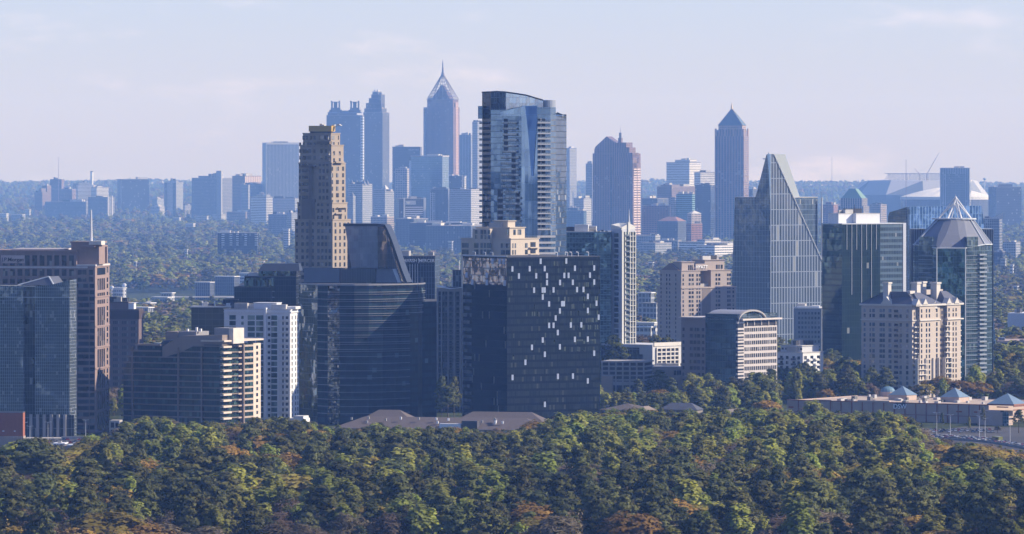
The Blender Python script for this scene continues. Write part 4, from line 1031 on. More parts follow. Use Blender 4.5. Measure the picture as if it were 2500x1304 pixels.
    def strip(px0,px1,py0,py1,out,m,name,th=.6):
        A=lp(px0,onf(px0)); B=lp(px1,onf(px1)); n=Vector((B[1]-A[1],-(B[0]-A[0]))).normalized()
        a=Vector(A)+n*out; b_=Vector(B)+n*out; z0,z1=Z(py1),Z(py0)
        mb=MB().prism([tuple(a),tuple(b_),(B[0]+n.x*.02,B[1]+n.y*.02),(A[0]+n.x*.02,A[1]+n.y*.02)],z0,z1); return mb.build(name,m,e)
    for px0,px1,a,c in ((1230,1240,290,372),(1249,1259,372,462),(1215,1228,462,540),(1259,1269,472,540)): strip(px0,px1,a,c,.12,dr,'recess_shade')
    k=0
    for k in range(20):
        py=289+k*14.1
        if py>548: break
        lo,hi=(1230,1264) if py<372 else ((1226,1268) if py<470 else (1217,1273))
        strip(lo,hi,py+8.5,py+12.5,1.5,rail,'balcony_rail'); strip(lo,hi,py+12.5,py+14.2,1.7,slabm,'balcony_slab')
    # left edge balconies
    for k in range(22):
        py=300+k*13.6
        if py>575: break
        x,y=lp(1170,3822); x2,_=lp(1178,3822); MB().box(x,x2,y-4,y+6,Z(py+3,3822),Z(py-3,3822)).build('edge_balcony',facade('rail_glass',1.6,1.2),e)
    x,y=lp(1167,3822); x2,_=lp(1178,3822); MB().box(x,x2,y-4,y+8,Z(290,3822),Z(259,3822)).build('edge_box',facade('sail_blue',2.4,FH),e)
    # right balcony stack between 1312 and 1344: a dark sheet painted for the shade of the voids, white slabs
    def on2(px): return 3797+(px-1312)/32*2.2
    def strip2(px0,px1,py0,py1,out,m,name):
        A=lp(px0,on2(px0)); B=lp(px1,on2(px1)); return MB().prism([(A[0],A[1]-out),(B[0],B[1]-out),(B[0],B[1]-.02),(A[0],A[1]-.02)],Z(py1),Z(py0)).build(name,m,e)
    ws=plain('pale_slab',(.55,.54,.53),.7,.06)
    strip2(1313,1344,290,562,.12,dr,'balcony_recess')
    for k in range(22):
        py=291+k*13.0
        if py>562: break
        strip2(1312.5,1344,py+8,py+10.5,1.8,ws,'balcony_slab'); strip2(1313,1344,py+4.5,py+8,1.7,rail,'balcony_rail')
        if k%1==0: strip2(1320,1321.5,py-2,py+5,.5,ws,'balcony_post')
    for py in (575,590,603,616): strip2(1312,1356,py,py+5,.6,ws,'spandrel')
    for py in arange(292,640,13.6):
        A=lp(1345,3800); B=lp(1357,3806); MB().prism([(A[0],A[1]-.5),(B[0],B[1]-.5),(B[0],B[1]-.05),(A[0],A[1]-.05)],Z(py+2.4),Z(py)).build('spandrel',slabm,e)
sail_tower()
def teal_and_fin():
    b=Bd('apartment_building','teal glass apartment slab with sawtooth balconies, left of the cream fin tower',1360,1492,1494,3990,4)
    z=b.z; g=facade('teal_glass',2.1,3.5,frame=(.22,.31,.34),glass=(.10,.18,.20),glass2=(.24,.37,.39),mw=.14,lw=.5,refl=.6,blind=.12,bcol=(.24,.34,.34),tilt=.03,wave=.04)
    b.mass(0,b.W+18,0,b.L,0,z(567),g,ROOFL); b.box('lift_housing',4,12,b.fy(1435),b.fy(1402),z(567)+.5,z(549),plain('pale_wall',(.55,.55,.55)))
    for p,h in ((1452,4),(1461,3),(1470,5),(1480,3)): b.box('roof_plant',3,6,b.fy(p)-.8,b.fy(p)+.8,z(567)+.5,z(567-h),DARKM)
    rs=random.Random(4); m=MB()
    for k,yy in enumerate(arange(574,835,12.6)):
        for p in arange(1378,1490,13): m.box(-1.3,-.02,b.fy(p+7+(k%2)*4),b.fy(p+(k%2)*4),z(yy+3.6),z(yy+1.2))
    b.add(m,'balcony_fronts',plain('teal_balcony',(.14,.22,.24),.4,.1))
    b.box('corner_strip',-.3,0,b.fy(1462),b.fy(1458),0,z(570),plain('teal_strip',(.2,.3,.33)))
    b=Bd('apartment_tower','cream fin-shaped tower with gabled top, spire and gridded balconies',1492,1517,1551,3985,52)
    z=b.z; cr=plain('cream_fin_lit',(.62,.61,.56),.75,.05); W=b.W; L=b.L  # yellowish tone of the sunlit side is put into this colour
    b.add(MB().box(0,W,0,L,0,z(560),False),'wall',plain('pale_fin',(.50,.51,.54),.7,.05))  # bluish tone of the shaded side is put into the wall colour
    m=MB(); p=[(0,L,z(560)),(0,0,z(560)),(0,0,z(556)),(0,L,z(548))]; m.slab(p,(.6,0,0)); 
    m.face([(0,0,z(560)),(W,0,z(560)),(W,0,z(553)),(W*.55,0,z(545)),(0,0,z(556))]); m.face([(0,0,z(556)),(W*.55,0,z(545)),(W*.55,L,z(545)),(0,L,z(549))]); m.face([(W*.55,0,z(545)),(W,0,z(553)),(W,L,z(553)),(W*.55,L,z(545))])
    b.add(m,'gable_roof',cr)
    b.box('spire_base',W*.45,W*.6,-.6,1,z(575),z(542),cr); b.add(MB().bar((W*.53,-.3,z(542)),(W*.53,-.3,z(511)),.7,.12,6),'spire',STEEL)
    b.box('arch_pier',b.fx(1517),b.fx(1521),-.8,0,0,z(562),cr)
    dk=facade('fin_recess',2.4,3.55,frame=(.4,.4,.36),glass=(.03,.045,.055),glass2=(.08,.13,.14),mw=.2,lw=.3,refl=.3,blind=.1,bcol=(.2,.28,.28))
    b.box('glazing',b.fx(1521),b.fx(1549.5),-.2,-.02,0,z(566),dk)
    for yy in arange(575,835,13.05):
        b.box('balcony',b.fx(1526),b.fx(1535),-1.5,-.2,z(yy+1.4),z(yy-2.2),facade('rail_glass',1.6,1.2)); b.box('floor_band',b.fx(1525),b.fx(1550.5),-1.1,-.2,z(yy+2.6),z(yy+1.4),cr)
        b.win('L',b.fy(1505),z(yy+4),4.4,2.7,WINB)
    for p in (1525,1537,1543.5,1550): b.box('mullion_pier',b.fx(p)-.25,b.fx(p)+.25,-1.0,-.2,0,z(566),cr)
    b.flush()
teal_and_fin()

def hyatt():
    b=Bd('hotel','pinkish stone hotel with stepped pavilions on the roof and the sign HYATT',1602,1663,1797,4300,52)
    z=b.z; st=plain('pink_limestone',(.375,.315,.285),.85,.06); L=b.L; W=b.W
    def band(n,p,q,y0,y1,a,c): b.box(n,b.fx(p),b.fx(q),y0,y1,z(a),z(c),st)
    b.mass(0,W,0,b.fy(1605),0,z(703),st,st,over=.3)
    b.mass(.6,b.fx(1711),.6,b.fy(1609),z(703)+.5,z(662),st,st,over=.4)
    b.mass(b.fx(1711),b.fx(1737),9,b.fy(1620),z(703)+.5,z(655),st,None); b.mass(b.fx(1737),b.fx(1785),.6,L*.8,z(703)+.5,z(662),st,st,over=.4)
    b.box('recess_shade',b.fx(1714),b.fx(1735),-.15,.0,0,z(703),plain('pink_recess_shade',(.20,.165,.15)))  # shadow in the set-back painted as a darker strip on the wall
    b.mass(3,b.fx(1701),3,L*.45,z(662)+.5,z(641),st,st,over=.6,name='pavilion'); b.mass(b.fx(1727),b.fx(1775),3,L*.6,z(662)+.5,z(637),st,st,over=.6,name='pavilion')
    m=MB(); y0,y1=b.fy(1655),b.fy(1612); x0,x1=.6,12; zt=z(662)+.5; m.face([(x0,y1,zt),(x0,y0,zt),(x0,(y0+y1)/2,z(643))]); m.face([(x0,y0,zt),(x1+8,y0,zt),(x1+8,(y0+y1)/2,z(643)),(x0,(y0+y1)/2,z(643))]); m.face([(x1+8,y1,zt),(x0,y1,zt),(x0,(y0+y1)/2,z(643)),(x1+8,(y0+y1)/2,z(643))]); b.add(m,'gable_roof',plain('pink_tile',(.22,.17,.155),.8))
    for yy in (703,741): b.box('string_course',-.5,.0,0,L,z(yy),z(yy)+.8,st)
    b.box('string_course',0,W,-.45,0,z(705),z(705)+.8,st)
    b.box('sign_panel',b.fx(1703),b.fx(1732),2.2,2.6,z(662),z(645),st)
    b.text('HYATT','R',1716,653,7.5,SIGNW,off=1.4,sx=1.15)
    for p in (1681.5,1685.5,1689.5): b.win('R',b.fx(p,3),z(660),1.0,3.6,WIN,off=3)
    for p in (1750,1756,1762): b.win('R',b.fx(p,3),z(658),1.6,3.0,WIN,off=3)
    for k,yy in enumerate(arange(670,832,10.55)):
        off=.6 if yy<700 else 0
        for p,w in ((1668,1.0),(1684,1.8),(1691,1.8),(1702,1.3),(1708,1.3),(1749,1.5),(1756,1.8),(1777,1.3),(1782,1.3)): b.win('R',b.fx(p,off),z(yy+6),w,1.9,WIN,off=off)
        if yy>700:
            for p in (1790,): b.win('R',b.fx(p),z(yy+6),1.3,1.9,WIN)
        for p,w in ((1614,1.0),(1628,1.2),(1635,1.2),(1650,1.0)): b.win('L',b.fy(p,off),z(yy+6),w,1.8,WIN,off=off)
    b.flush()
hyatt()

def arch_office():
    b=Bd('office_building','office block with glass centre bay under a curved arch roof',1663,1801,1897,3850,38)
    z=b.z; wl=plain('arch_stone',(.50,.455,.43),.85,.06); wd=plain('arch_stone_brown',(.27,.215,.20),.85,.06); L=b.L; W=b.W
    gl=facade('arch_glass',2.0,4.2,frame=(.07,.085,.11),glass=(.09,.135,.18),glass2=(.20,.29,.33),mw=.08,lw=.35,refl=.75,tilt=.03,wave=.05,blind=0,wsc=.12)
    ya=b.fy(1722)
    b.mass(0,W,ya,L,0,z(779),wd,None); b.mass(0,W,0,ya,0,z(767),gl,None)
    b.mass(.05,W,-.02,3,0,z(790),wl,None,name='wall')
    b.box('glass_corner',-.25,b.fx(1815),-.25,1.2,0,z(778),facade('arch_corner',8,4.2,frame=(.5,.46,.43),glass=(.05,.06,.09),glass2=(.08,.09,.12),mw=0,lw=1.3,refl=.4))
    b.box('roof_slab',-1,W*.6,ya+.1,L+1.6,z(779),z(776.5),wl); b.box('roof_slab',b.fx(1806),b.fx(1902),-2.6,4,z(783),z(779),plain('cream_slab',(.58,.52,.48))); 
    b.box('roof',0,W,3,ya,z(781),z(781)+.3,ROOFL)
    # arch: barrel vault over the centre bay spanning along x
    m=MB(); n=16; x1=b.fx(1868); R0=x1/2; z0=z(782); ht=z(757)-z0
    A=[]
    for i in range(n+1):
        t=math.pi*i/n; A.append((R0-R0*math.cos(t), z0+ht*math.sin(t)))
    y0,y1=-1.2,1.2
    for (a,za),(c,zc) in zip(A,A[1:]):
        m.face([(a,y0,za-1.1),(c,y0,zc-1.1),(c,y0,zc),(a,y0,za)]); m.face([(a,y0,za),(c,y0,zc),(c,y1,zc),(a,y1,za)]); m.face([(c,y0,zc-1.1),(a,y0,za-1.1),(a,y1,za-1.1),(c,y1,zc-1.1)])
    b.add(m,'arch',plain('arch_grey',(.36,.34,.33)))
    m=MB()
    for (a,za),(c,zc) in zip(A[:n//2+1],A[1:n//2+1]): m.face([(a,1.2,za-.3),(c,1.2,zc-.3),(c,ya,zc-.3),(a,ya,za-.3)],smooth=True)
    b.add(m,'vault_roof',plain('vault_metal',(.28,.28,.30),.4,.1))
    m=MB(); 
    pts=[(0,2.0,z0-.2)]+[(a,2.0,za-1.2) for a,za in A[1:-1]]+[(x1,2.0,z0-.2)]
    m.face(pts); b.add(m,'gable_glazing',gl)
    m=MB(); m.face([(0,ya,z0-.2)]+[(a,ya,za-.4) for a,za in A[1:n//2+1]]+[(R0,ya,z0-.2)]); b.add(m,'gable_wall',wd)
    rows=arange(801,960,15.75)
    xs0=1819
    for k,yy in enumerate(rows):
        for j in range(17):
            p=xs0+j*4.55+ (j//3)*.35
            b.win('R',b.fx(p),z(yy+10),1.35,2.5,WIN)
        for p in (1688,1697,1706): b.win('L',b.fy(p),z(yy+10),2.4,2.3,winmat('window_brown',(.075,.05,.045),refl=.3))
        b.win('L',b.fy(1669),z(yy+10),1.6,2.2,winmat('window_brown',(.07,.05,.045))); b.win('L',b.fy(1716.5),z(yy+10),2.0,2.2,winmat('window_brown',(.07,.05,.045)))
        b.box('ledge',-.9,b.fx(1815),-.9,-.3,z(yy+12.5),z(yy+9.5),wl)
    for p in arange(1822,1894,17.5): b.box('loggia_pier',b.fx(p)-.3,b.fx(p)+.3,-.9,0,z(796),z(783),wl)
    b.box('loggia_shade',b.fx(1818),W,-.25,0,z(797),z(784),plain('dark_recess_shade',(.03,.028,.03)))  # dark plate painted for the shade behind the small piers
    b.box('entrance_canopy',b.fx(1792),b.fx(1850),-6,0,z(965),z(958),wl)
    for p in arange(1801,1850,7): b.box('column',b.fx(p)-.3,b.fx(p)+.3,-5.6,-5,0,z(965),wl)
    b.flush()
arch_office()

def deck():
    b=Bd('parking_deck','white parking deck with long dark screened opening and stacked open floors',1462,1593,1664,3960,42)
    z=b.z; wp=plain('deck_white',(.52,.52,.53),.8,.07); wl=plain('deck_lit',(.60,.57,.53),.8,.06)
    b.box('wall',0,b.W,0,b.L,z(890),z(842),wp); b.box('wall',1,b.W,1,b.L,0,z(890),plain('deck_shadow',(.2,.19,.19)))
    b.box('parapet',b.fx(1596),b.W+.1,-.5,.2,z(846),z(837),wl)
    b.win('L',b.fy(1512),z(880),36,z(850)-z(880),facade('deck_screen',4.2,7,frame=(.25,.26,.29),glass=(.03,.035,.055),glass2=(.045,.05,.075),mw=.4,lw=.3,refl=.1,blind=0,rough=.6),name='screened_opening')
    b.win('L',b.fy(1558),z(880),9,z(866)-z(880),facade('deck_screen',4,6.5),name='screened_opening')
    b.box('open_floor_shade',b.fx(1602),b.fx(1655),-.1,.0,z(890),z(852),plain('deck_inner_shade',(.02,.02,.022),.9))  # near-black plate stands for shade inside the open storeys
    for yy in (852,862,872,882): b.box('deck_rail',b.fx(1601),b.fx(1656),-.9,-.1,z(yy),z(yy-3),wl)
    for p in (1602,1613,1624,1635,1645,1655): b.box('deck_column',b.fx(p)-.45,b.fx(p)+.45,-1.0,-.1,z(892),z(850),wl)
    b.flush()
    b=Bd('parking_deck','low open parking deck with ramps and a beige stair tower, below the white one',1467,1573,1579,3880,14)
    z=b.z
    b.box('core',1,b.W+20,1,b.L,0,z(886),plain('deck_inner_shade',(.02,.02,.022),.9))  # shade between the rails is put into this near-black mass
    for k,yy in enumerate((886,897,908,919,930,941)): b.box('deck_rail',-.4,b.W+20,-.4,b.L,z(yy),z(yy-3.6),plain('deck_grey',(.36,.34,.33),.85,.1))
    for p in arange(1470,1578,17): b.box('deck_column',-.7,-.4,b.fy(p)-.5,b.fy(p)+.5,0,z(884),plain('deck_grey',(.36,.34,.33)))
    b.box('stair_tower',-2.5,3,b.fy(1497),b.fy(1470),0,z(919),plain('sand_slab',(.42,.33,.26))); b.box('ramp_wall',-1.6,-.8,b.fy(1560),b.fy(1497),z(941),z(932),plain('deck_grey',(.36,.34,.33)))
    b.box('lamp_row',-.3,.1,b.fy(1576),b.fy(1470),z(882.4)+.0,z(882),STEEL)
    b=Bd('low_building','long beige low block between the parking deck and the arch-roofed office',1577,1664,1668,3905,10)
    b.mass(0,20,0,b.L,0,b.z(897),BEIGE,ROOFL)
    for p in (1648,1655,1661): b.win('L',b.fy(p),b.z(916),1.6,3.2,WIN)
    b.flush()
deck()

def pointed():
    b=Bd('office_tower','blue-grey glass office tower with pointed triangular top and diagonal edge',1787,1881,2006,4600,50)
    z=b.z; W=b.W; L=b.L; fx=b.fx; fy=b.fy
    gL=facade('point_left',1.9,4.3,frame=(.26,.30,.35),glass=(.10,.13,.16),glass2=(.13,.17,.20),mw=.55,lw=.25,refl=.5,tilt=.004,wave=.008,blind=.01)
    gR=facade('point_right',3.1,12.9,frame=(.21,.25,.32),glass=(.075,.105,.145),glass2=(.11,.145,.20),mw=.9,lw=.6,refl=.4,tilt=.006,wave=.006,blind=.02)
    gB=facade('point_back',1.55,4.3,frame=(.13,.19,.27),glass=(.06,.10,.15),glass2=(.10,.15,.22),mw=.25,lw=.3,refl=.5,blind=.02)
    pale=plain('pale_fin_edge',(.52,.54,.58),.5,.05)
    # core up to the shoulders
    b.mass(3,W-1.5,3,L-1.5,0,z(483),gB,ROOFL,over=.1)
    b.add(MB().slab([(0,fy(1787),0),(0,fy(1787),z(700)),(0,fy(1790),z(600)),(0,fy(1794),z(484)),(0,fy(1843),z(484)),(0,fy(1846),z(476)),(0,fy(1871),z(378)),(0,.05,z(376)),(0,.05,0)],(1.6,0,0)),'left_facade',gL)
    b.add(MB().slab([(.05,0,0),(W,0,0),(W,0,z(638)),(fx(1889),0,z(376)),(.05,0,z(376))],(0,1.6,0)),'right_facade',gR)
    # light blue lens shaped strip along the corner near the top
    b.add(MB().slab([(-.3,-.3,z(500)),(-.3,fy(1878),z(430)),(-.3,fy(1874),z(376)),(-.3,-.3,z(376))][::-1],(.25,0,0)),'corner_glazing',facade('sail_sky',2.4,11.1))
    d=Vector((1,0,(z(638)-z(376))/(W-fx(1889)))).normalized()
    A=Vector((fx(1889),-.7,z(376))); B=Vector((W,-.7,z(638)))
    m=MB().bar(A,B,.28,n=6); b.add(m,'diagonal_edge',WHITE)
    # grey back plane leaning from the apex
    y1=10
    m=MB().slab([(fx(1889),1.7,z(376)),(fx(1917,y1),y1,z(376.5)),(fx(1953,y1+3),y1+3,z(483)),(fx(1939),1.7,z(483))][::-1],(-.5,.8,0)); b.add(m,'grey_panel',plain('grey_metal_panel',(.24,.265,.27),.6,.05))
    m=MB(); ap=z(376)
    P=[(0.1,0.1),(fx(1888),.1),(fx(1889),4),(fx(1887,6),y1),(0.1,fy(1871))]
    Q=[(1.5,1.5),(fx(1936),1.5),(fx(1938),4),(fx(1932,6),fy(1850)),(1.5,fy(1846))]
    m.frustum(Q,z(483),P,ap-.4,True); b.add(m,'top_core',gB)
    b.box('edge_fin',W-.3,W+.5,-.6,.6,z(638),z(484),pale)
    b.add(MB().bar((W,-.3,z(484)),(W,-.3,z(638)),.5,n=6),'corner_trim',pale)
    # crane on the roof edge left of the apex
    e=empty('roof_crane',(b.C.x,b.C.y,b.zb),b.e.rotation_euler.z,label='small roof crane arm sticking out left of the pointed top',cat='crane')
    MB().bar((4,fy(1868),z(384)),(4,fy(1868),z(372)),.5).build('mast',STEEL,e); MB().bar((4,fy(1872),z(388)),(4,fy(1854),z(388)),.55,.4).build('jib',STEEL,e)
pointed()

b=Bd('office_building','grey stone office block with small square windows at the foot of the pointed glass tower',1938,2006,2012,4430,6)
b.mass(0,b.W+14,0,b.L,0,b.z(754),plain('grey_limestone',(.24,.25,.27),.85,.08),ROOFL,over=.4)
b.grid('L',arange(1951,2006,8),arange(765,850,11.5),4.6,6,WINB); b.box('roof_terrace',1,10,b.fy(2000),b.fy(1945),b.z(754)+.5,b.z(748),plain('pale_metal',(.5,.53,.56))); b.flush()
b=Bd('apartment_building','white low apartment block with dark balconies beside the arch-roofed office',1897,1960,2010,4040,42)
z=b.z; b.mass(0,b.W,0,b.L,0,z(862),plain('white_stucco',(.66,.66,.67)),ROOFL,over=.3); b.mass(4,b.W,4,b.L,z(862)+.5,z(846),plain('pale_fin',(.5,.51,.54)),ROOFL,over=.5)
for yy in arange(872,935,12.4):
    for p in (1908,1922,1938,1950): b.win('L',b.fy(p),z(yy+6),2.2,2.2,WIN)
    for p in (1966,1982,1998): b.win('R',b.fx(p),z(yy+6),3,2.4,WIN)
    for p,q in ((1903,1913),(1934,1943)): b.box('balcony',-1.6,0,b.fy(q),b.fy(p),z(yy+8),z(yy+3.5),plain('balcony_dark',(.1,.1,.11)))
    for p,q in ((1971,1979),(1987,1995)): b.box('balcony',b.fx(p),b.fx(q),-1.6,0,z(yy+8),z(yy+4),plain('white_stucco',(.66,.66,.67)))
for yy in (853,): b.grid('L',arange(1902,1958,9),[yy],5,5,WIN,off=4)
b.flush()

def green_tower():
    b=Bd('office_tower','dark green glass office tower with white rooftop housing and thin pale fins',2007,2056,2211,4300,57)
    z=b.z; W=b.W; L=b.L
    gw=facade('green_mirror',3,4.3,frame=(.03,.05,.05),glass=(.05,.09,.09),glass2=(.10,.17,.16),mw=0,lw=.1,sw=.36,span=(.025,.045,.05),refl=.75,tilt=.012,wave=.014,blind=0,wsc=.12,spm=.6)
    gd=facade('green_dark',2.2,4.3,spec=.2,frame=(.018,.032,.035),glass=(.016,.034,.036),glass2=(.025,.05,.05),mw=.15,lw=.2,refl=.45,blind=.01,tilt=.004,wave=.01)
    gl=facade('green_band',1.5,4.3,frame=(.12,.17,.21),glass=(.06,.09,.12),glass2=(.10,.14,.17),mw=.12,lw=.2,sw=.4,span=(.13,.19,.24),refl=.5,blind=.03,spm=.3)
    m=MB(); m.wall((0,L),(0,0),0,z(548)); b.add(m,'wall',gw)
    x1=b.fx(2149)
    m=MB(); m.wall((0,0),(x1,0),0,z(548)); b.add(m,'wall',gd)
    m=MB(); m.wall((x1,0),(W,0),0,z(548)); m.wall((W,0),(W,L),0,z(548)); m.wall((W,L),(0,L),0,z(548)); b.add(m,'wall',gl)
    b.box('roof',-.3,W+.3,-.3,L+.3,z(548),z(545.5),plain('pale_metal',(.5,.53,.56)))
    b.mass(b.fx(2063),b.fx(2158),8,L*.85,z(545.5),z(523),WHITE,ROOFL,name='rooftop_housing'); b.mass(b.fx(2098),b.fx(2156),4,8,z(545.5),z(523),WHITE,ROOFL,name='rooftop_housing')
    for p,c in ((2067,610),(2079,720),(2091,610),(2103,740),(2115,610),(2127,740),(2139,610)): b.box('fin',b.fx(p)-.12,b.fx(p)+.12,-.5,0,z(c),z(549),plain('pale_metal',(.5,.53,.56)))
    b.box('corner_pier',W-2.6,W+.2,-.4,0,0,z(546),plain('pale_fin_edge',(.52,.54,.58)))
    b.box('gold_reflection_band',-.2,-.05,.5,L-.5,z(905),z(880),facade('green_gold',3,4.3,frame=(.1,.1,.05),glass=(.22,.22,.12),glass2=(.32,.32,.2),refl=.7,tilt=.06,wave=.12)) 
    b.add(MB().bar((b.fx(2110),12,z(523)),(b.fx(2110),12,z(500)),.3),'mast',DARKM)
green_tower()

def blue_slant():
    b=Bd('office_tower','blue glass office tower with slanted faces behind the cone-roofed tower',2165,2216,2400,4660,55)
    z=b.z; W=b.W; fx=b.fx; fy=b.fy
    bl=facade('slant_blue',3.2,9,frame=(.16,.26,.44),glass=(.12,.26,.58),glass2=(.14,.30,.64),mw=.5,lw=.15,refl=.8,blind=0,tilt=.006,wave=.01)
    ol=facade('slant_olive',2.4,4.3,frame=(.10,.12,.12),glass=(.10,.12,.11),glass2=(.14,.16,.14),mw=.2,lw=.8,refl=.4,blind=0)
    b.add(MB().slab([(0,0,z(880)),(fx(2434),0,z(880)),(fx(2434),0,z(868)),(fx(2397),0,z(503)),(0,0,z(505))],(0,2,0)),'blue_face',bl)
    b.add(MB().slab([(0,fy(2168),0),(0,fy(2168),z(528)),(0,fy(2172),z(519)),(0,0,z(505)),(0,0,0)],(2,0,0)),'left_face',ol)
    b.add(MB().box(2,fx(2390),2,fy(2170)-2,0,z(522),True),'core',ol); b.add(MB().box(2,fx(2430),2,20,0,z(870),True),'core',ol)
    b.add(MB().box(fx(2424),fx(2434),-.5,0,0,z(880)),'base_pier',plain('slate_podium',(.085,.10,.13)))
blue_slant()

def cone_tower():
    Y=4080; e=empty('office_tower',(wx(2326,Y),Y,terrain(0,Y)),0,label='green-blue glass tower with grey faceted cone roof and white pipe pyramid spire',cat='building')
    def Z(py,y=0): return wz(py,Y+y)
    def X(px,y=0): return wx(px,Y+y)-wx(2326,Y)
    ring=[(2229,0),(2233,-10),(2287,-27),(2357,-27),(2405,-14),(2422,2),(2422,28),(2395,48),(2250,48),(2229,28)]
    P=[(X(p,y),y) for p,y in ring]
    g1=facade('cone_glass',1.9,3.75,frame=(.10,.15,.19),glass=(.05,.09,.11),glass2=(.10,.15,.18),mw=.13,lw=.35,refl=.6,blind=.04,tilt=.012,wave=.03,bcol=(.15,.21,.22))
    g2=facade('cone_glass_green',1.9,3.75,frame=(.08,.13,.15),glass=(.045,.11,.10),glass2=(.10,.18,.17),mw=.12,lw=.3,refl=.65,blind=.04,tilt=.03,wave=.06,bcol=(.2,.3,.27))
    eave=600
    mb=MB(); u=0
    for i in (0,1,3,4,5,6,7,8): 
        j=(i+1)%len(P); zt=Z(eave if i not in(3,) else 600,P[i][1]); mb.wall(P[i],P[j],0,zt)
    mb.wall(P[9],P[0],0,Z(eave)); mb.build('wall',g1,e)
    MB().box(0,0,0,0,0,0) if False else None
    mb=MB(); mb.wall(P[2],P[3],0,Z(606,-27)); mb.build('wall',g2,e)
    top=[(X(2283,12),8),(X(2290,6),2),(X(2312,0),-6),(X(2345,0),-6),(X(2368,4),0),(X(2375,10),6),(X(2375,20),16),(X(2362,26),24),(X(2296,26),24),(X(2283,20),16)]
    sl=plain('slate_cone',(.17,.18,.215),.5,.07)
    mb=MB(); zt=Z(536)
    base3=[Vector((P[i][0],P[i][1],(Z(597,P[i][1]) if i not in (2,3) else Z(606,-27))-.2)) for i in range(10)]; top3=[Vector((x,y,zt)) for x,y in top]
    def chk(A,k):
        out=[]
        for i in range(len(A)): q=A[(i+1)%len(A)]; out+= [A[i].lerp(q,k),A[i].lerp(q,1-k)]
        return out
    base3=chk(base3,.06); top3=chk(top3,.30); mid3=chk([((P[i][0]*.55+top[i][0]*.45),(P[i][1]*.55+top[i][1]*.45)) and Vector((P[i][0]*.56+top[i][0]*.44,P[i][1]*.56+top[i][1]*.44,(Z(597,P[i][1]) if i not in (2,3) else Z(606,-27))*.54+zt*.46)) for i in range(10)],.2)
    for i in range(20):
        j=(i+1)%20; mb.face([base3[i],base3[j],mid3[j],mid3[i]]); mb.face([mid3[i],mid3[j],top3[j],top3[i]])
    mb.face(top3); mb.build('cone_roof',sl,e)
    # pale eave line, ribs and ring
    m=MB()
    for i in list(range(0,6)): 
        a=P[i]; c=P[i+1]; m.bar((*a,Z(597,a[1]) if i not in(2,3) else Z(606,-27)),(*c,Z(597,c[1]) if i+1 not in(2,3) else Z(606,-27)),.45)
    for i in (1,4,5): m.bar((*P[i],Z(597,P[i][1])+.2),(*top[i],zt+.2),.4)
    m.build('eave_trim',plain('pale_metal',(.5,.53,.56)),e)
    m=MB().cyl(X(2329,10),9,(2385-2276)/2*Y/F,Z(536),Z(533),20); m.build('ring_beam',plain('pale_metal',(.5,.53,.56)),e)
    # dormer notches
    def notch(i,t0,t1,a0,a1):
        A=Vector(P[i]); B=Vector(P[i+1]); p=A.lerp(B,t0); q=A.lerp(B,t1); n=Vector((B.y-A.y,-(B.x-A.x))).normalized()*.4
        mb=MB().prism([(p.x+n.x,p.y+n.y),(q.x+n.x,q.y+n.y),(q.x*.86,q.y*.7+4),(p.x*.86,p.y*.7+4)],Z(622),Z(577)); mb.build('glazed_dormer',g1,e)
    notch(1,.22,.80,0,0); notch(3,.06,.62,0,0)
    # pyramid spire of pipes
    ap=Vector((X(2333,9),9,Z(480)))
    m=MB()
    for k in range(8):
        a=k/8*6.283+.3; r=12.2; f=Vector((X(2331,9)+r*math.cos(a),9+r*math.sin(a),Z(534))); MB().bar(f,ap-Vector((0,0,k%2*3)),.55,.4,6).build('spire_leg',STEEL,e)
    for k in range(6): 
        a=k/6*6.283; m.bar((X(2331,9)+5*math.cos(a),9+5*math.sin(a),Z(534)),ap.lerp(Vector((X(2331,9),9,Z(534))),.35),.18)
    m.bar(ap-Vector((0,0,4)),ap+Vector((0,0,1.5)),.35,.1); m.build('spire_core',STEEL,e)
    # balconies stacked near the lit corner and left
    rail=plain('balcony_rail_blue',(.26,.29,.33),.5,.08)
    for yy in arange(622,955,10.6*1.0):
        A=Vector(P[3]); B=Vector(P[4]); 
        p=A.lerp(B,.64); q=A.lerp(B,1.0); n=Vector((B.y-A.y,-(B.x-A.x))).normalized()*1.7
        MB().prism([(p.x+n.x,p.y+n.y),(q.x+n.x,q.y+n.y),(q.x,q.y),(p.x,p.y)],Z(yy+2,-18),Z(yy-2,-18)).build('balcony',rail,e)
    m=MB()
    for yy in arange(622,955,10.6): 
        A=Vector(P[3]); B=Vector(P[4]); n=Vector((B.y-A.y,-(B.x-A.x))).normalized()*.6; m.prism([(A.x+n.x,A.y+n.y),(B.x+n.x,B.y+n.y),(B.x,B.y),(A.x,A.y)],Z(yy+2.6,-20),Z(yy+1.2,-20))
        A=Vector(P[1]); B=Vector(P[2]); n=Vector((B.y-A.y,-(B.x-A.x))).normalized()*.6; a=A.lerp(B,.2); c=A.lerp(B,.8); m.prism([(a.x+n.x,a.y+n.y),(c.x+n.x,c.y+n.y),(c.x,c.y),(a.x,a.y)],Z(yy+2.8,-20),Z(yy+.6,-20))
    m.build('floor_ledges',plain('ledge_blue',(.17,.20,.24),.5,.08),e)
    m=MB()
    for p in (P[2],P[3]): m.bar((p[0],p[1]-.2,0),(p[0],p[1]-.2,Z(606,-27)),.4)
    m.build('corner_trim',plain('pale_metal',(.5,.53,.56)),e)
    # flat roofed shaft behind
    MB().box(X(2385,40),X(2424,40),34,60,0,Z(559,40)).build('rear_shaft',facade('slant_fin',1.2,60,frame=(.3,.33,.38),glass=(.05,.07,.1),mw=.3,lw=0),e)
    MB().box(X(2224,50),X(2260,50),49,64,0,Z(559,50)).build('rear_shaft',facade('slant_fin',1.2,60),e)
cone_tower()

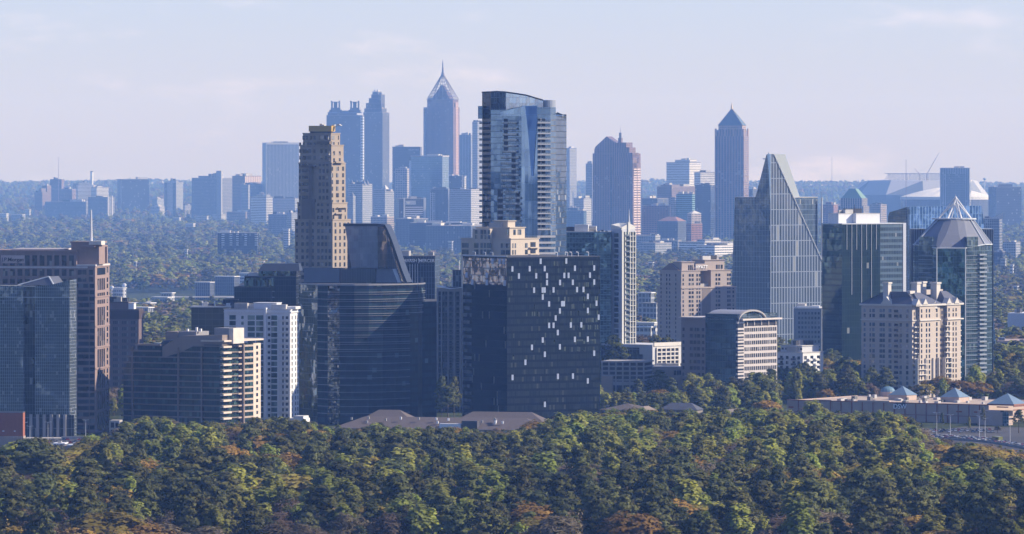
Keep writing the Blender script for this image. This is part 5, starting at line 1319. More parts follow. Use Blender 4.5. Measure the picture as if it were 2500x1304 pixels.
def twin_gable():
    b=Bd('apartment_tower','tan apartment tower with slate roofs, white gables and tall chimneys',2103,2227,2342,3950,36)
    z=b.z; W=b.W; L=b.L; fx=b.fx; fy=b.fy
    st=plain('buff_stucco',(.46,.395,.335),.85,.05); sl=plain('slate_roof',(.085,.09,.12),.6,.15,.8); wt=plain('cream_trim',(.56,.52,.465),.7,.04)
    zt=z(748)
    xa,xb,xc,xd=fx(2237),fx(2292),fx(2304),W
    b.mass(0,W,0,L,0,zt,st,None)
    # right side: two proud bays and the recess between
    b.box('bay',fx(2238),fx(2276),-2.4,0,0,zt,st); b.box('bay',fx(2276.5),fx(2291),-1.2,0,0,zt,st); b.box('bay',fx(2305),fx(2338),-2.4,0,0,zt,st); b.box('bay_recess_shade',fx(2291.3),fx(2304.6),-.15,0,0,zt,plain('buff_recess_shade',(.24,.20,.17)))  # last strip: wall colour darkened to stand for shade between the bays
    for (x0,x1,y0) in ((-.6,fx(2237),-.6),(fx(2237),fx(2276.3),-3.2),(fx(2276.3),fx(2291.5),-2.0),(fx(2304),W+.6,-3.2)): b.box('cornice',x0,x1,y0,1,z(784),z(781),wt); 
    b.box('cornice',-.7,0,0,L,z(784),z(781),wt); b.box('eave',-1,.2,-.5,L+1,zt,zt+1.2,wt); b.box('eave',0,W+1,-3.1,.2,zt,zt+1.2,wt)
    # hip roofs
    def hip(x0,x1,y0,y1,rx0,rx1,ry0,ry1,zz,name='hip_roof'):
        m=MB().frustum([(x0,y0),(x1,y0),(x1,y1),(x0,y1)],zt+1.2,[(rx0,ry0),(rx1,ry0),(rx1,ry1),(rx0,ry1)],zz,True); return b.add(m,name,sl)
    hip(-.8,fx(2237),-.6,L+.8,9,fx(2237)-1,7,L*.62,z(713))
    hip(fx(2237),fx(2292),-3,16,fx(2246),fx(2262),5,12,z(716)); hip(fx(2303),W+.8,-3,18,fx(2312),fx(2326),5,14,z(714)); hip(2,W-2,9,L*.6,10,W-10,14,L*.5,z(719))
    b.box('parapet_wall',fx(2222,5),fx(2234,5),5,8,z(718),z(711),wt); b.box('parapet_wall',fx(2262,9),fx(2302,9),9,12,z(722),z(710),st)
    def gable(face,p,w,hh,zz=zt+1.0,off=-1.2,dpt=4):
        m=MB()
        if face=='L':
            y=fy(p); pts=[(off,y+w/2,zz),(off,y-w/2,zz),(off,y,zz+hh)]; m.slab(pts,(dpt,0,0))
        else:
            x=fx(p,off); pts=[(x-w/2,off,zz),(x+w/2,off,zz),(x,off,zz+hh)]; m.slab(pts,(0,dpt,0))
        b.add(m,'gable',wt)
    gable('L',2166,9.5,5.2); 
    for p in (2243,2260): gable('R',p,6.5,4.0,off=-3.6)
    gable('R',2283,7,5.0,off=-2.2,zz=zt-2)
    for p in (2318,2337): gable('R',p,6.5,4.0,off=-3.6)
    def chim(px,yt,py,w,x=None,y=None):
        cx,cy=x,y; b.box('chimney',cx-w/2,cx+w/2,cy-w/2,cy+w/2,zt,z(yt,cx,cy),wt); b.box('chimney_cap',cx-w/2-.5,cx+w/2+.5,cy-w/2-.5,cy+w/2+.5,z(yt+3,cx,cy),z(yt,cx,cy)+.3,wt)
    def at(px,yoff):  # local x for column px at depth yoff
        return fx(px,yoff)
    chim(2166,690,0,4.0,3.5,fy(2166,3.5)); chim(2236,690,0,4.6,at(2236,9),9); chim(2250,688,0,4.2,at(2251,17),17); chim(2283,690,0,4.8,at(2284,8),8)
    rows=arange(791,972,12.95)
    for k,yy in enumerate([757,769.5]+rows):
        h=2.3
        for p,w in ((2111,1.5),(2125,1.2),(2133,2.0),(2151,2.3),(2158,1.6),(2173,2.3),(2199,1.8),(2215,1.8)): b.win('L',fy(p),z(yy+7),w,h,WINB if k%3 else winmat('window_pale',(.20,.23,.27),refl=.4,pale=.3,pcol=(.4,.42,.45)))
        b.box('balcony_recess',-.2,-.02,fy(2193),fy(2183),z(yy+8),z(yy),WIN); b.box('balcony',-1.3,-.2,fy(2193),fy(2183),z(yy+8.6),z(yy+6.4),st)
        for p,w in ((2243,1.3),(2250,1.3),(2262,1.5),(2269,1.5)): b.win('R',fx(p,-2.4),z(yy+7),w,h,WIN,off=-2.4)
        for p in (2280,2287): b.win('R',fx(p,-1.2),z(yy+7),1.7,2.5,WIN,off=-1.2)
        for p,w in ((2310,1.7),(2317,1.7),(2327,1.3),(2334,1.3)): b.win('R',fx(p,-2.4),z(yy+7),w,h,WIN,off=-2.4)
        if k>1:
            b.box('balcony',fx(2228),fx(2237),-1.8,0,z(yy+9),z(yy+6.5),wt); b.box('balcony',fx(2339),W,-1.8,0,z(yy+9),z(yy+6.5),wt); b.win('R',fx(2232),z(yy+6),2.2,1.9,WIN)
            b.box('balcony',fx(2305,-2.4),fx(2319,-2.4),-3.9,-2.4,z(yy+9),z(yy+6.8),wt)
        if yy>880:
            b.box('balcony',fx(2240,-2.4),fx(2258,-2.4),-3.9,-2.4,z(yy+9),z(yy+7.2),wt)
    for p in (2238,2258,2276,2290,2305,2320): b.box('pilaster',fx(p,-2.4)-.25,fx(p,-2.4)+.25,-3.6,-1.2,0,z(876),wt)
    b.flush()
twin_gable()

def mall():
    b=Bd('shopping_mall','long beige shopping mall with flat roof, glass pyramids and the sign DSW',1922,2414,2580,3590,33)
    z=b.z; wl=plain('mall_beige',(.45,.345,.28),.85,.07); rf=plain('mall_roof',(.43,.345,.27),.9,.1,.05); tr=plain('terracotta_line',(.28,.13,.09),.8)
    L=b.L; hh=z(990)
    b.add(MB().box(0,b.W,0,L,0,hh,False),'wall',wl); b.box('roof',1,b.W,1,L-1,hh-1,hh-.5,rf)
    b.box('coping',-.4,1,0,L,hh,hh+.5,tr); b.box('coping',-.3,0,0,L,hh*.42,hh*.42+.35,tr)
    b.box('parapet',-.5,1.2,b.fy(2172),b.fy(2095),hh,hh+1.2,wl); b.box('parapet',-.3,1.1,b.fy(2030),b.fy(1990),hh,hh+.9,wl)
    for p in arange(1950,2410,26): b.box('pilaster',-.5,0,b.fy(p)-.35,b.fy(p)+.35,0,hh,tr)
    b.box('sign_panel',-.7,-.1,b.fy(2211),b.fy(2187),z(1000)-1.6+1.5,z(1000)+3,plain('sign_navy',(.02,.025,.05)))
    b.text('DSW','L',2199,998.6,12,SIGNW,off=-1.0)
    for p,w in ((1932,14),(1971,10),(2342,16),(2386,18)): b.box('sign_letters',-.35,-.1,b.fy(p)-w*.12,b.fy(p)+w*.12,hh*.62,hh*.62+.8,plain('sign_rust',(.35,.10,.05)))
    gp=plain('pyramid_glass',(.22,.30,.35),.3,.1,metal=.3)
    def at(px,py):   # a roof point seen at that picture place
        zz=hh; Yp=(H-zz-b.zb)*F/(py-YE); X=wx(px,Yp); v=Vector((X-b.C.x,Yp-b.C.y)); return v.dot(b.rx),v.dot(b.ly)
    def pyr(pl,pr,pya,pyb,hpx):
        x,y=at((pl+pr)/2,pyb); s=b.Y/F; w=(pr-pl)*s/2*.70
        b.box('pyramid_base',x-w*.94,x+w*.94,y-w*.94,y+w*.94,hh-.5,hh+2.6,wl)
        m=MB().frustum([(x-w,y-w),(x+w,y-w),(x+w,y+w),(x-w,y+w)],hh+2.6,[(x-.01,y-.01),(x+.01,y-.01),(x+.01,y+.01),(x-.01,y+.01)],hh+2.6+hpx*s,False); b.add(m,'glass_pyramid',gp)
    pyr(2165,2243,943,974,22); pyr(2292,2370,948,979,23)
    x,y=at(2168,966); b.add(MB().cyl(x,y,5.2,hh-.5,hh+2.5,16),'dome_base',wl); b.add(MB().dome(x,y,hh+2.5,4.6,3.4),'dome',plain('dome_copper',(.13,.22,.28),.4,.1))
    rs=random.Random(9)
    for k in range(46):
        px=rs.uniform(2050,2405); py=rs.uniform(973,992)-(2405-px)*.018
        x,y=at(px,py)
        if not(3<x<b.W-4 and 4<y<L-6): continue
        w=rs.uniform(.8,2.2); b.box('roof_unit',x-w,x+w,y-w*.7,y+w*.7,hh-.5,hh+rs.uniform(.6,1.8),plain('unit_grey',(.42,.41,.40)) if k%3 else plain('unit_dark',(.14,.14,.14)))
    # corner entrance pavilion
    yb=b.fy(2472); 
    e=Bd('mall_entrance','beige entrance pavilion with blue pyramid roof, dome and tall glazed door',2413,2474,2560,3560,33); zz=e.z
    e.add(MB().box(0,e.W,0,e.L,0,zz(990)),'wall',wl); e.box('cornice',-.8,e.W,-.8,e.L+.6,zz(991),zz(987),tr)
    m=MB().frustum([(-.6,-.6),(e.L*.95,-.6),(e.L*.95,e.L+.4),(-.6,e.L+.4)],zz(987),[(e.L*.5,e.L*.5)]*1+[(e.L*.5+.02,e.L*.5),(e.L*.5+.02,e.L*.5+.02),(e.L*.5,e.L*.5+.02)],zz(962),False); e.add(m,'pyramid_roof',gp)
    e.box('tall_window',-.25,0,e.fy(2463),e.fy(2432),0,zz(1006),facade('teal_window',1.8,2.2,frame=(.3,.34,.35),glass=(.05,.10,.12),refl=.4)); e.add(MB().cyl(0,0,2.1,-.2,.2,20),'roundel',WHITE); o=e.e.children[-1]
    o.rotation_euler=(0,math.pi/2,0); o.location=(-.5,e.fy(2448),zz(1005))
    e.box('roundel_sign',-.85,-.72,e.fy(2448)-1.1,e.fy(2448)+1.1,zz(1005)-.45,zz(1005)+.45,SIGND); e.box('sign_letters',-.4,-.05,e.fy(2462),e.fy(2434),zz(996),zz(996)+.7,plain('sign_rust',(.35,.1,.05)))
    e.add(MB().cyl(e.fx(2490),8,4.6,zz(990),zz(983),16),'dome_base',wl); e.add(MB().dome(e.fx(2490),8,zz(983),4.3,3.8),'dome',plain('dome_copper',(.13,.22,.28)))
    for a in (994,1003): e.box('string_course',0,e.W,-.5,0,zz(a),zz(a)+.7,tr)
mall()

b=Bd('parking_deck','brown concrete parking deck at the right edge behind the cone-roofed tower',2434,2560,2620,4520,6)
z=b.z; b.box('core',1,60,1,b.L,0,z(838),plain('deck_inner_shade',(.02,.02,.022)))  # core colour is painted shade of the deck interior
for yy in (838,850,862,874,886,898): b.box('deck_rail',-.4,60,-.4,b.L,z(yy),z(yy-5),plain('deck_brown',(.36,.28,.24),.85,.1))
b.box('stair_tower',-1,8,b.fy(2500),b.fy(2489),0,z(829),plain('deck_brown',(.36,.28,.24))); b.box('roof_plant',10,22,b.fy(2452),b.fy(2437),z(833),z(826),plain('slate_podium',(.085,.1,.13)))
b=Bd('warehouse','pale beige flat warehouse with two white panels at the right edge above the mall',2423,2492,2540,4170,30)
z=b.z; b.mass(0,b.W,0,b.L,0,z(911),plain('warehouse_beige',(.45,.39,.35)),ROOFL)
for p in (2438,2467): b.win('L',b.fy(p),z(929),8,3.6,WHITE,name='white_panel')
b.flush()
b=Bd('warehouse','flat white-roofed store behind the beige warehouse at the right edge',2430,2520,2560,4330,20); b.mass(0,b.W,0,b.L,0,b.z(897),plain('warehouse_beige',(.45,.39,.35)),WHITE)
b=Bd('low_building','small flat glass-roofed building, pale blue, among the trees at the right edge',2460,2520,2540,4900,15); b.mass(0,b.W,0,b.L,0,b.z(766),plain('pale_fin',(.5,.51,.54)),WHITE)

def lowrise():
    b=Bd('apartment_building','three-storey beige apartment row with brown hipped roofs above the wood',815,1270,1335,3415,14)
    z=b.z; rf=plain('brown_shingle',(.115,.095,.088),.9,.12,.5); wl=plain('beige_stucco',(.46,.39,.32)); L=b.L
    zt=z(1050)
    b.box('wall',0,18,0,L,0,zt,wl)
    def hip(p,q,x0,x1,zr,nm='hip_roof'):
        y0,y1=b.fy(q),b.fy(p); d=(x1-x0)/2
        m=MB().frustum([(x0,y0),(x1,y0),(x1,y1),(x0,y1)],zt,[(x0+d-.4,y0+d),(x0+d+.4,y0+d),(x0+d+.4,y1-d),(x0+d-.4,y1-d)],zr,True); b.add(m,nm,rf)
    hip(812,1335,-1.2,30,z(1028)+1); hip(820,930,-3,14,z(1036)); hip(1060,1335,12,44,z(1024)+3); hip(830,1010,12,44,z(1022)+3)
    b.box('dormer_wall',-1.3,3,b.fy(1126),b.fy(1074),zt+.4,zt+3.2,WHITE); b.box('dark_roof_part',-1.1,6,b.fy(1166),b.fy(1128),zt+.5,zt+5,plain('dark_shingle',(.075,.07,.07)))
    rq=random.Random(6)
    for k in range(16): yy_=b.fy(rq.uniform(850,1290)); xx_=rq.uniform(3,9); zz_=zt+ (xx_+1.2)*.62; b.box('roof_vent',xx_-.5,xx_+.5,yy_-.5,yy_+.5,zz_-.6,zz_+.9,WHITE if k%2 else CONC)
    for yy in (1056,1066):
        for p in arange(826,1300,15): b.win('L',b.fy(p),z(yy+4),1.5,1.8,WIN)
    b.flush()
    for (xl,xc,xr,Y,top,ev,lab,c) in [(1466,1560,1600,3520,988,1002,'low brown-roofed house row right of the black glass tower',(.10,.085,.075)),(1548,1580,1606,3470,993,1008,'small beige gabled roof between bright trees',(.20,.16,.13)),(1612,1700,1716,3560,985,1001,'low dark slate-roofed block behind bright trees',(.085,.09,.11)),(1745,1790,1830,3470,1001,1012,'low tan hipped roof below the arch-roofed office entrance',(.17,.14,.115))]:
        b=Bd('house',lab,xl,xc,xr,Y,24); zt=b.z(ev); W,L=max(b.W,10),b.L
        b.box('wall',0,W,0,L,0,zt,plain('dull_stucco',(.22,.19,.165))); d=min(W,L)/2
        m=MB().frustum([(-.8,-.8),(W+.8,-.8),(W+.8,L+.8),(-.8,L+.8)],zt,[(d,d),(W-d+.1,d),(W-d+.1,L-d+.1),(d,L-d+.1)],b.z(top),True); b.add(m,'hip_roof',plain('shingle_%d'%int(c[0]*1000),c,.9,.1))
        for p in arange(xl+6,xc,9): b.win('L',b.fy(p),zt-2.6,1.3,1.5,WIN)
        b.flush()
lowrise()
# ================================================================== far skyline
def fac(name,c,gl=(.06,.07,.09),bw=4,fh=5.2,mw=1.4,lw=1.6,refl=.25,**k): return facade(name,bw=bw,fh=fh,frame=c,glass=gl,mw=mw,lw=lw,refl=refl,blind=.03,**k)
FM={'mauve':fac('far_mauve',(.24,.175,.165)),'tan':fac('far_tan',(.36,.30,.25)),'white':fac('far_white',(.48,.48,.48),(.16,.17,.19),mw=.8,lw=2.6),'grey':fac('far_grey',(.25,.25,.26),mw=1.2,lw=1.2),
 'dark':fac('far_dark',(.06,.065,.08),(.03,.035,.045),mw=.4,lw=.8),'blue':fac('far_blue',(.16,.22,.28),(.10,.17,.24),mw=.6,lw=.8,refl=.6),'teal':fac('far_teal',(.20,.32,.34),(.08,.16,.19),mw=.4,lw=2.0,refl=.6),
 'slate':fac('far_slate',(.13,.145,.17),(.06,.07,.09),mw=1.0,lw=.5,bw=3.6),'bright':fac('far_bright',(.68,.66,.64),(.10,.11,.13),mw=.3,lw=3.0,bw=8),'brick':fac('far_brick',(.33,.17,.12),(.05,.05,.06)),'pale':fac('far_pale',(.33,.34,.36),(.14,.16,.19),mw=1.0,lw=1.8),'stripe':fac('far_stripe',(.46,.44,.43),(.11,.12,.14),mw=.2,lw=2.8,bw=9),
 'ribs':fac('far_ribs',(.30,.32,.36),(.07,.09,.12),bw=5,mw=2.0,lw=.3),'redgran':fac('far_red_granite',(.27,.165,.135),(.06,.06,.07),bw=4.5,mw=1.8,lw=.5)}
TRIM=plain('far_trim',(.5,.49,.48)); RB=plain('roof_blue_slate',(.12,.135,.17),.7); RG=plain('roof_green_copper',(.14,.24,.20),.7)
def fb(label,xl,xc,xr,top,Y,th,m,tiers=(),name='building',roof=ROOFG,strips=0):
    """far block; tiers: (xl,xc,xr,top) narrower storeys above; strips: number of ribbon windows on the lit side"""
    b=Bd(name,label,xl,xc,xr,Y,th); k=b.Y/F
    mt=FM[m] if isinstance(m,str) else m
    b.mass(0,b.W,0,b.L,0,b.z(top),mt,roof,over=.4,cop=1.0)
    zp=b.z(top)+1
    for t in tiers:
        b.mass(b.fx(t[1]) if t[1]>xc else .8,b.fx(t[2]) if t[2]>xc+1 else max(12,b.W*.6),(b.fy(t[1]) if t[2]>xc+1 else b.fy(t[2])) if t[1]<xc else .8,b.fy(t[0]),zp,b.z(t[3]),mt if len(t)<5 else FM[t[4]],roof,over=.3,cop=.8,name='upper_storeys'); 
    return b
def plants(b,its,m=None):
    for (px,w,h,top) in its:
        y=b.fy(px); b.box('roof_plant',3,12,y-w*b.Y/F/2,y+w*b.Y/F/2,b.z(top),b.z(top-h),m or TRIM)
# ---- left group
b=fb('mauve tower with flat cap, highest of the cluster under the far-left mast',117,176,186,462,14200,18,'mauve',[(122,150,183,438)],name='office_tower')
b=fb('stepped mauve block at the far left edge of the cluster',84,103,117,470,14000,20,'mauve',[(94,101,114,461)])
b=fb('small mauve block with lit right side between the stepped block and the capped tower',103,115,125,454,14100,25,'mauve')
b=fb('pale beige building with a row of arched top windows, left half, beside the white chimney',186,190,225,452,14000,80,'bright',[(187,193,218,446)])
b=fb('pale beige building with a row of arched top windows, right half',222,236,265,458,13950,60,'bright')
b=fb('pinkish slab just behind the arched-window building',178,200,210,448,14300,20,'tan')
b=fb('long low blue-grey block in front of the mauve cluster at far left',110,210,218,493,13500,10,'grey')
b=fb('low blue-grey block with two pale vertical stair bands, left of the dark slab tower',215,262,280,482,13400,15,'grey')
for p in (264,273): b.box('stair_tower',b.fx(p)-3,b.fx(p)+3,-2,0,0,b.z(478),plain('far_pale_wall',(.5,.5,.52)))
e=empty('chimney',(wx(224,YY(14400)),YY(14400),terrain(0,YY(14400))),label='tall white chimney stack behind the arched-window building',cat='chimney'); zc=lambda py,Y: wz(py,Y)-terrain(0,Y)
MB().cyl(0,0,6.6,0,zc(420,YY(14400)),14,5.6).build('stack',plain('chimney_white',(.68,.68,.68)),e); MB().cyl(0,0,5.8,zc(420,YY(14400)),zc(418,YY(14400)),14).build('rim',DARKM,e)
b=fb('dark blank slab tower with satellite dishes on its roof',287,296,364,438,14300,72,'dark',name='office_tower'); b.box('side_wall',-1,0,0,b.L,0,b.z(438),plain('far_side_grey',(.22,.24,.27)))
for p in (320,343):
    m=MB().bar((b.fx(p),6,b.z(438)),(b.fx(p),6,b.z(434)),.6); m.dome(b.fx(p),6,b.z(434.5),4.2,2.4,10,3); b.add(m,'satellite_dish',TRIM)
b.add(MB().bar((b.fx(331),6,b.z(438)),(b.fx(331),6,b.z(430)),.5),'mast',TRIM)
b=fb('slim pale-banded apartment tower with small roof cap, right of the dark slab tower',400,430,447,446,14000,35,'pale',[(414,430,436,441)],name='apartment_tower')
b.box('dark_strip',-.6,0,b.fy(408),b.fy(402),0,b.z(447),FM['dark']); b.box('dark_strip',-.6,0,b.fy(429),b.fy(422),0,b.z(447),FM['dark'])
for k in range(4):
    b=fb('low white-striped building between the dark slab and the slim banded tower',367,390,402,505,13600,30,'stripe') if k==0 else b
fb('low pale building with dark floors just left of the slim banded tower',372,384,400,486,14100,30,'pale')
fb('low striped building right of the slim banded tower',447,452,466,502,14000,60,'stripe')
b=fb('wide grey-mauve hotel slab with round lounge on its roof',468,540,568,435,13200,25,'grey',[(484,500,516,430)],name='hotel')
b.box('lift_shaft',-3,6,b.fy(541),b.fy(529),0,b.z(417),plain('far_pale_wall2',(.33,.33,.35))); b.add(MB().cyl(b.fx(544),14,11,b.z(435),b.z(424),20),'round_lounge',FM['grey']); b.add(MB().cyl(b.fx(544),14,12.5,b.z(424),b.z(421),20),'lounge_roof',TRIM); b.box('roof_plant',4,20,b.fy(536),b.fy(519),b.z(435),b.z(423),FM['grey'])
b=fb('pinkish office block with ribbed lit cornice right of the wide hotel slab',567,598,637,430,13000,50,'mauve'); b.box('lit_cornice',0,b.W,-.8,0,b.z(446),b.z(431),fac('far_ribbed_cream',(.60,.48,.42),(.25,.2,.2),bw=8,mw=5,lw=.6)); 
fb('grey block filling between the pinkish office and the white-lined slab',588,600,640,450,12900,60,'grey'); fb('small white gridded block in front of the pinkish office block',590,606,610,452,12800,20,'pale')
b=fb('white office building with a dark diagonal shadow, below the broad ribbed hotel tower',612,650,666,481,11800,60,'bright',[(628,645,650,476)]); fb('long white building behind the tan stepped tower',664,720,730,485,11900,12,'pale')
b=fb('broad blue ribbed hotel tower left of the tan stepped tower',641,650,730,349,12900,76,'ribs',name='hotel'); b.box('top_band',.5,b.W,-.8,0,b.z(353),b.z(348),TRIM); b.box('side_wall',-1,0,0,b.L,0,b.z(350),plain('far_side_pale',(.42,.44,.47)))
b=fb('blue-grey slab block in front of the white building, left of the tan stepped tower',655,700,712,524,10600,20,'grey'); fb('paler slab block beside it, touching the tan stepped tower',700,712,726,520,10500,40,'pale')
b=Bd('apartment_building','low dark apartment row with pale stacked balcony bays in the middle of the far woods',531,628,634,8600,8); z=b.z
b.mass(0,20,0,b.L,0,z(569),FM['dark'],ROOFL)
for (p,q) in ((541,548),(561,567),(577,583),(597,603),(622,629)):
    for yy in arange(571,600,5.2): b.box('balcony',-1.2,0,b.fy(q),b.fy(p),z(yy+2.6),z(yy),plain('far_white_paint',(.6,.6,.6)))
plants(b,[(568,6,3,569),(578,4,4,569)])
fb('long brown mid-rise block at the edge of the far woods below the wide hotel slab',554,600,634,518,12300,30,'tan'); fb('small white hotel block below the wide hotel slab',519,540,551,524,12400,40,'white',[(530,540,545,519)])
# ---- downtown group
def twin():
    b=fb('blue postmodern twin-turreted tower, left of the stepped pyramid tower',797,884,889,282,12300,8,'slate',[(800,870,886,276)],name='office_tower'); z=b.z
    for (xa,xb) in ((804,832),(851,879)):
        b.box('shoulder',1,24,b.fy(xb),b.fy(xa),z(276),z(268),FM['slate']); b.box('turret_base',3,20,b.fy(xb-3),b.fy(xa+3),z(268),z(263),RB)
        c=b.fy((xa+xb)/2); w=b.fy(xa+5)-c
        for sx in (3,17):
            for sy in (-1,1): b.box('turret_pier',sx,sx+3,c+sy*w-1.5,c+sy*w+1.5,z(263),z(247),RB)
        b.box('turret_core',7,14,c-w*.45,c+w*.45,z(263),z(250),RB); b.box('turret_roof',2,21,c-w-2.5,c+w+2.5,z(250),z(248.5),RB)
        for sy in (-1,1): b.box('turret_crest',2,5,c+sy*(w+1)-1.4,c+sy*(w+1)+1.4,z(248.5),z(246),RB)
    m=MB().frustum([(0,b.fy(797)-2),(24,b.fy(797)-2),(24,b.fy(884)+2),(0,b.fy(884)+2)][::-1] and [(0,b.fy(883)),(24,b.fy(883)),(24,b.fy(799)),(0,b.fy(799))],z(276),[(4,b.fy(876)),(20,b.fy(876)),(20,b.fy(805)),(4,b.fy(805))],z(270)); b.add(m,'mansard_roof',RB)
twin()
def stepped():
    b=fb('blue tower with stepped pyramid top and small finial, right of the twin-turreted tower',887,934,950,275,12500,28,'slate',[(889,932,946,265),(893,930,941,252),(900,927,936,240),(906,924,930,231),(909,921,922,224)],name='office_tower'); z=b.z
    c=b.fy(914); b.add(MB().bar((4,c,z(224)),(4,c,z(216)),1.2,.4),'finial',TRIM); b.box('finial_cap',1,7,c-3,c+3,z(222),z(220),TRIM)
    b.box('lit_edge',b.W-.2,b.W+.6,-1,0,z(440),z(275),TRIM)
    # column of lit balconies between the two towers
    b2=Bd('apartment_building','slender tower of pale dashes seen in the gap between the two blue towers',880,886,889,12200,40)
    b2.mass(0,b2.W,0,b2.L,0,b2.z(286),fac('far_dashes',(.62,.64,.68),(.1,.14,.2),bw=5,fh=9,mw=1.5,lw=4),TRIM)
stepped()
def condo_castle():
    b=fb('pale blue condominium with pointed turret roofs behind the curved-roof tower',850,885,909,450,10300,30,'pale',name='apartment_tower'); z=b.z
    for p,x in ((856,6),(864,14),(890,10),(898,18)):
        y=b.fy(p) if p<885 else 2; xx=x if p<885 else b.fx(p)
        w=5; b.add(MB().frustum([(xx-w,y-w),(xx+w,y-w),(xx+w,y+w),(xx-w,y+w)],z(450),[(xx,y),(xx+.02,y),(xx+.02,y+.02),(xx,y+.02)],z(438),False),'turret_roof',RB)
    b=fb('lower pale condominium with one turret roof, just right of the tan stepped tower',846,862,868,480,10100,30,'pale'); y=b.fy(857); w=6; b.add(MB().frustum([(0,y-w),(2*w,y-w),(2*w,y+w),(0,y+w)],b.z(480),[(w,y),(w+.02,y),(w+.02,y+.02),(w,y+.02)],b.z(468),False),'turret_roof',RB)
    b=fb('pale blue apartment tower with white cone tent roof',909,940,962,468,10500,35,'pale',[(912,940,943,462)],name='apartment_tower'); y=b.fy(935); w=8
    b.add(MB().frustum([(2,y-w),(2+2*w,y-w),(2+2*w,y+w),(2,y+w)],b.z(462),[(2+w,y),(2+w+.02,y),(2+w+.02,y+.02),(2+w,y+.02)],b.z(451),False),'tent_roof',TRIM)
    fb('brownish low block below the cone-roofed apartment tower',905,945,962,530,10000,25,'tan')
condo_castle()
b=fb('square dark office block with faint sign EQUITABLE on its top',958,1026,1030,359,11900,8,'dark',name='office_tower'); b.text('EQUITABLE','L',1010,366,3.6,plain('sign_faint',(.42,.42,.44)),off=-1)
b=fb('blue mirrored glass tower with flat overhanging roof line in front of the spired tower',1004,1080,1096,383,11000,14,'blue',name='office_tower'); b.box('roof_edge',-1,b.W+1,-1,b.L+2,b.z(382),b.z(380),TRIM); b.box('edge_fin',-1.5,0,b.fy(1004),b.fy(999),0,b.z(392),plain('far_fin',(.5,.55,.6)))
fb('brownish striped tower with pale top, left of the mirrored glass tower',965,994,999,412,10900,15,fac('far_striped_tan',(.42,.36,.33),(.12,.15,.2),bw=7,mw=1.2,lw=2),name='apartment_tower')
def spired():
    b=Bd('skyscraper','tallest far skyscraper, red-brown granite with open golden lattice pyramid and spire',1036,1107,1122,12400,26); z=b.z; g=FM['redgran']
    b.mass(0,b.W,0,b.L,0,z(262),g,None); b.mass(3,b.W-3,3,b.L-9,z(262),z(243),g,ROOFG)
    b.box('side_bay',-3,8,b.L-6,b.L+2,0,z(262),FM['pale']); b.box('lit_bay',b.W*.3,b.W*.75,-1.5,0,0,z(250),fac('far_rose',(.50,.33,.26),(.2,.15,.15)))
    cx,cy=b.W*.5,(b.L-6)*.5; w0=min(b.W,b.L)*.5; zb,zt=z(243),z(176); yl=b.L*.5-4.5
    gold=plain('gold_lattice',(.22,.18,.15),.5)
    cs=[(-1,-1),(1,-1),(1,1),(-1,1)]
    def q(c,t,z_): return (cx+c[0]*((b.W*.5-3)*(1-t)+2.2*t), cy+c[1]*(yl*(1-t)+2.2*t), z_)
    m=MB(); n=9
    for i in range(n+1):
        t=i/n; zz=zb+(zt-zb)*t; tt=min(1,t*1.08)
        for j in range(4): m.bar(q(cs[j],tt,zz),q(cs[(j+1)%4],tt,zz),.95 if i in(0,1,3) else .55,n=4)
        if i<n:
            t2=min(1,(i+1)/n*1.08); z2=zb+(zt-zb)*(i+1)/n
            for j in range(4):
                A,B=Vector(q(cs[j],tt,zz)),Vector(q(cs[(j+1)%4],tt,zz)); C,D=Vector(q(cs[j],t2,z2)),Vector(q(cs[(j+1)%4],t2,z2))
                m.bar(A,C,1.1,n=4)
                for s in (.2,.4,.6,.8): m.bar(A.lerp(B,s),C.lerp(D,s),.6,n=4)
                if i<6: m.bar(A,D,.35,n=4)
    b.add(m,'lattice_pyramid',gold)
    m=MB().frustum([(cx-b.W*.34,cy-yl*.7),(cx+b.W*.34,cy-yl*.7),(cx+b.W*.34,cy+yl*.7),(cx-b.W*.34,cy+yl*.7)],zb,[(cx-5,cy-5),(cx+5,cy-5),(cx+5,cy+5),(cx-5,cy+5)],z(208)); b.add(m,'inner_core',g)
    m=MB().bar((cx,cy,zt-1),(cx,cy,z(166)),3.4,2.6,8).bar((cx,cy,z(166)),(cx,cy,z(155)),2.2,2.0,8).bar((cx,cy,z(155)),(cx,cy,z(144)),1.9,.2,8); b.add(m,'spire',plain('bronze_spire',(.14,.13,.15),.4,.1)); b.add(MB().dome(cx+2.6,cy-3,z(168),2.4,3,8,3),'lamp_globe',plain('gold_leaf',(.8,.6,.3),.3))
    b.add(MB().bar((cx-18,cy+16,zb),(cx-18,cy+16,z(207)),.5),'whip_antenna',TRIM)
spired()
b=fb('blue ribbed office slab right of the spired skyscraper',1121,1150,1154,330,12000,12,'ribs',name='office_tower'); b=fb('paler slab tower half hidden by the tallest blue glass tower, on its left',1153,1166,1185,298,11700,40,'pale',name='office_tower'); fb('low dark office block with rooftop clutter below the spired skyscraper',1082,1128,1139,430,11200,20,'dark'); 
b=fb('dark hotel with pale side wings and the letter W on its top corner',965,974,1040,486,9700,80,'dark',name='hotel'); z=b.z
b.box('side_wing',b.fx(985),b.fx(989),-1,4,0,z(483),TRIM); b.box('side_wing',b.fx(1034),b.fx(1040),-1,4,0,z(483),TRIM)
b.box('sign_panel',b.fx(990),b.fx(1015),-.8,0,z(500),z(490),plain('far_panel',(.30,.32,.36))); b.text('W','R',996,495.5,6,plain('sign_yellow',(.85,.75,.45)),off=-1.6)
for k in range(8): b.box('window_band',b.fx(990),b.fx(1033),-.7,0,z(505+k*5.2+2.4),z(505+k*5.2),plain('far_band_pale',(.45,.44,.46)))
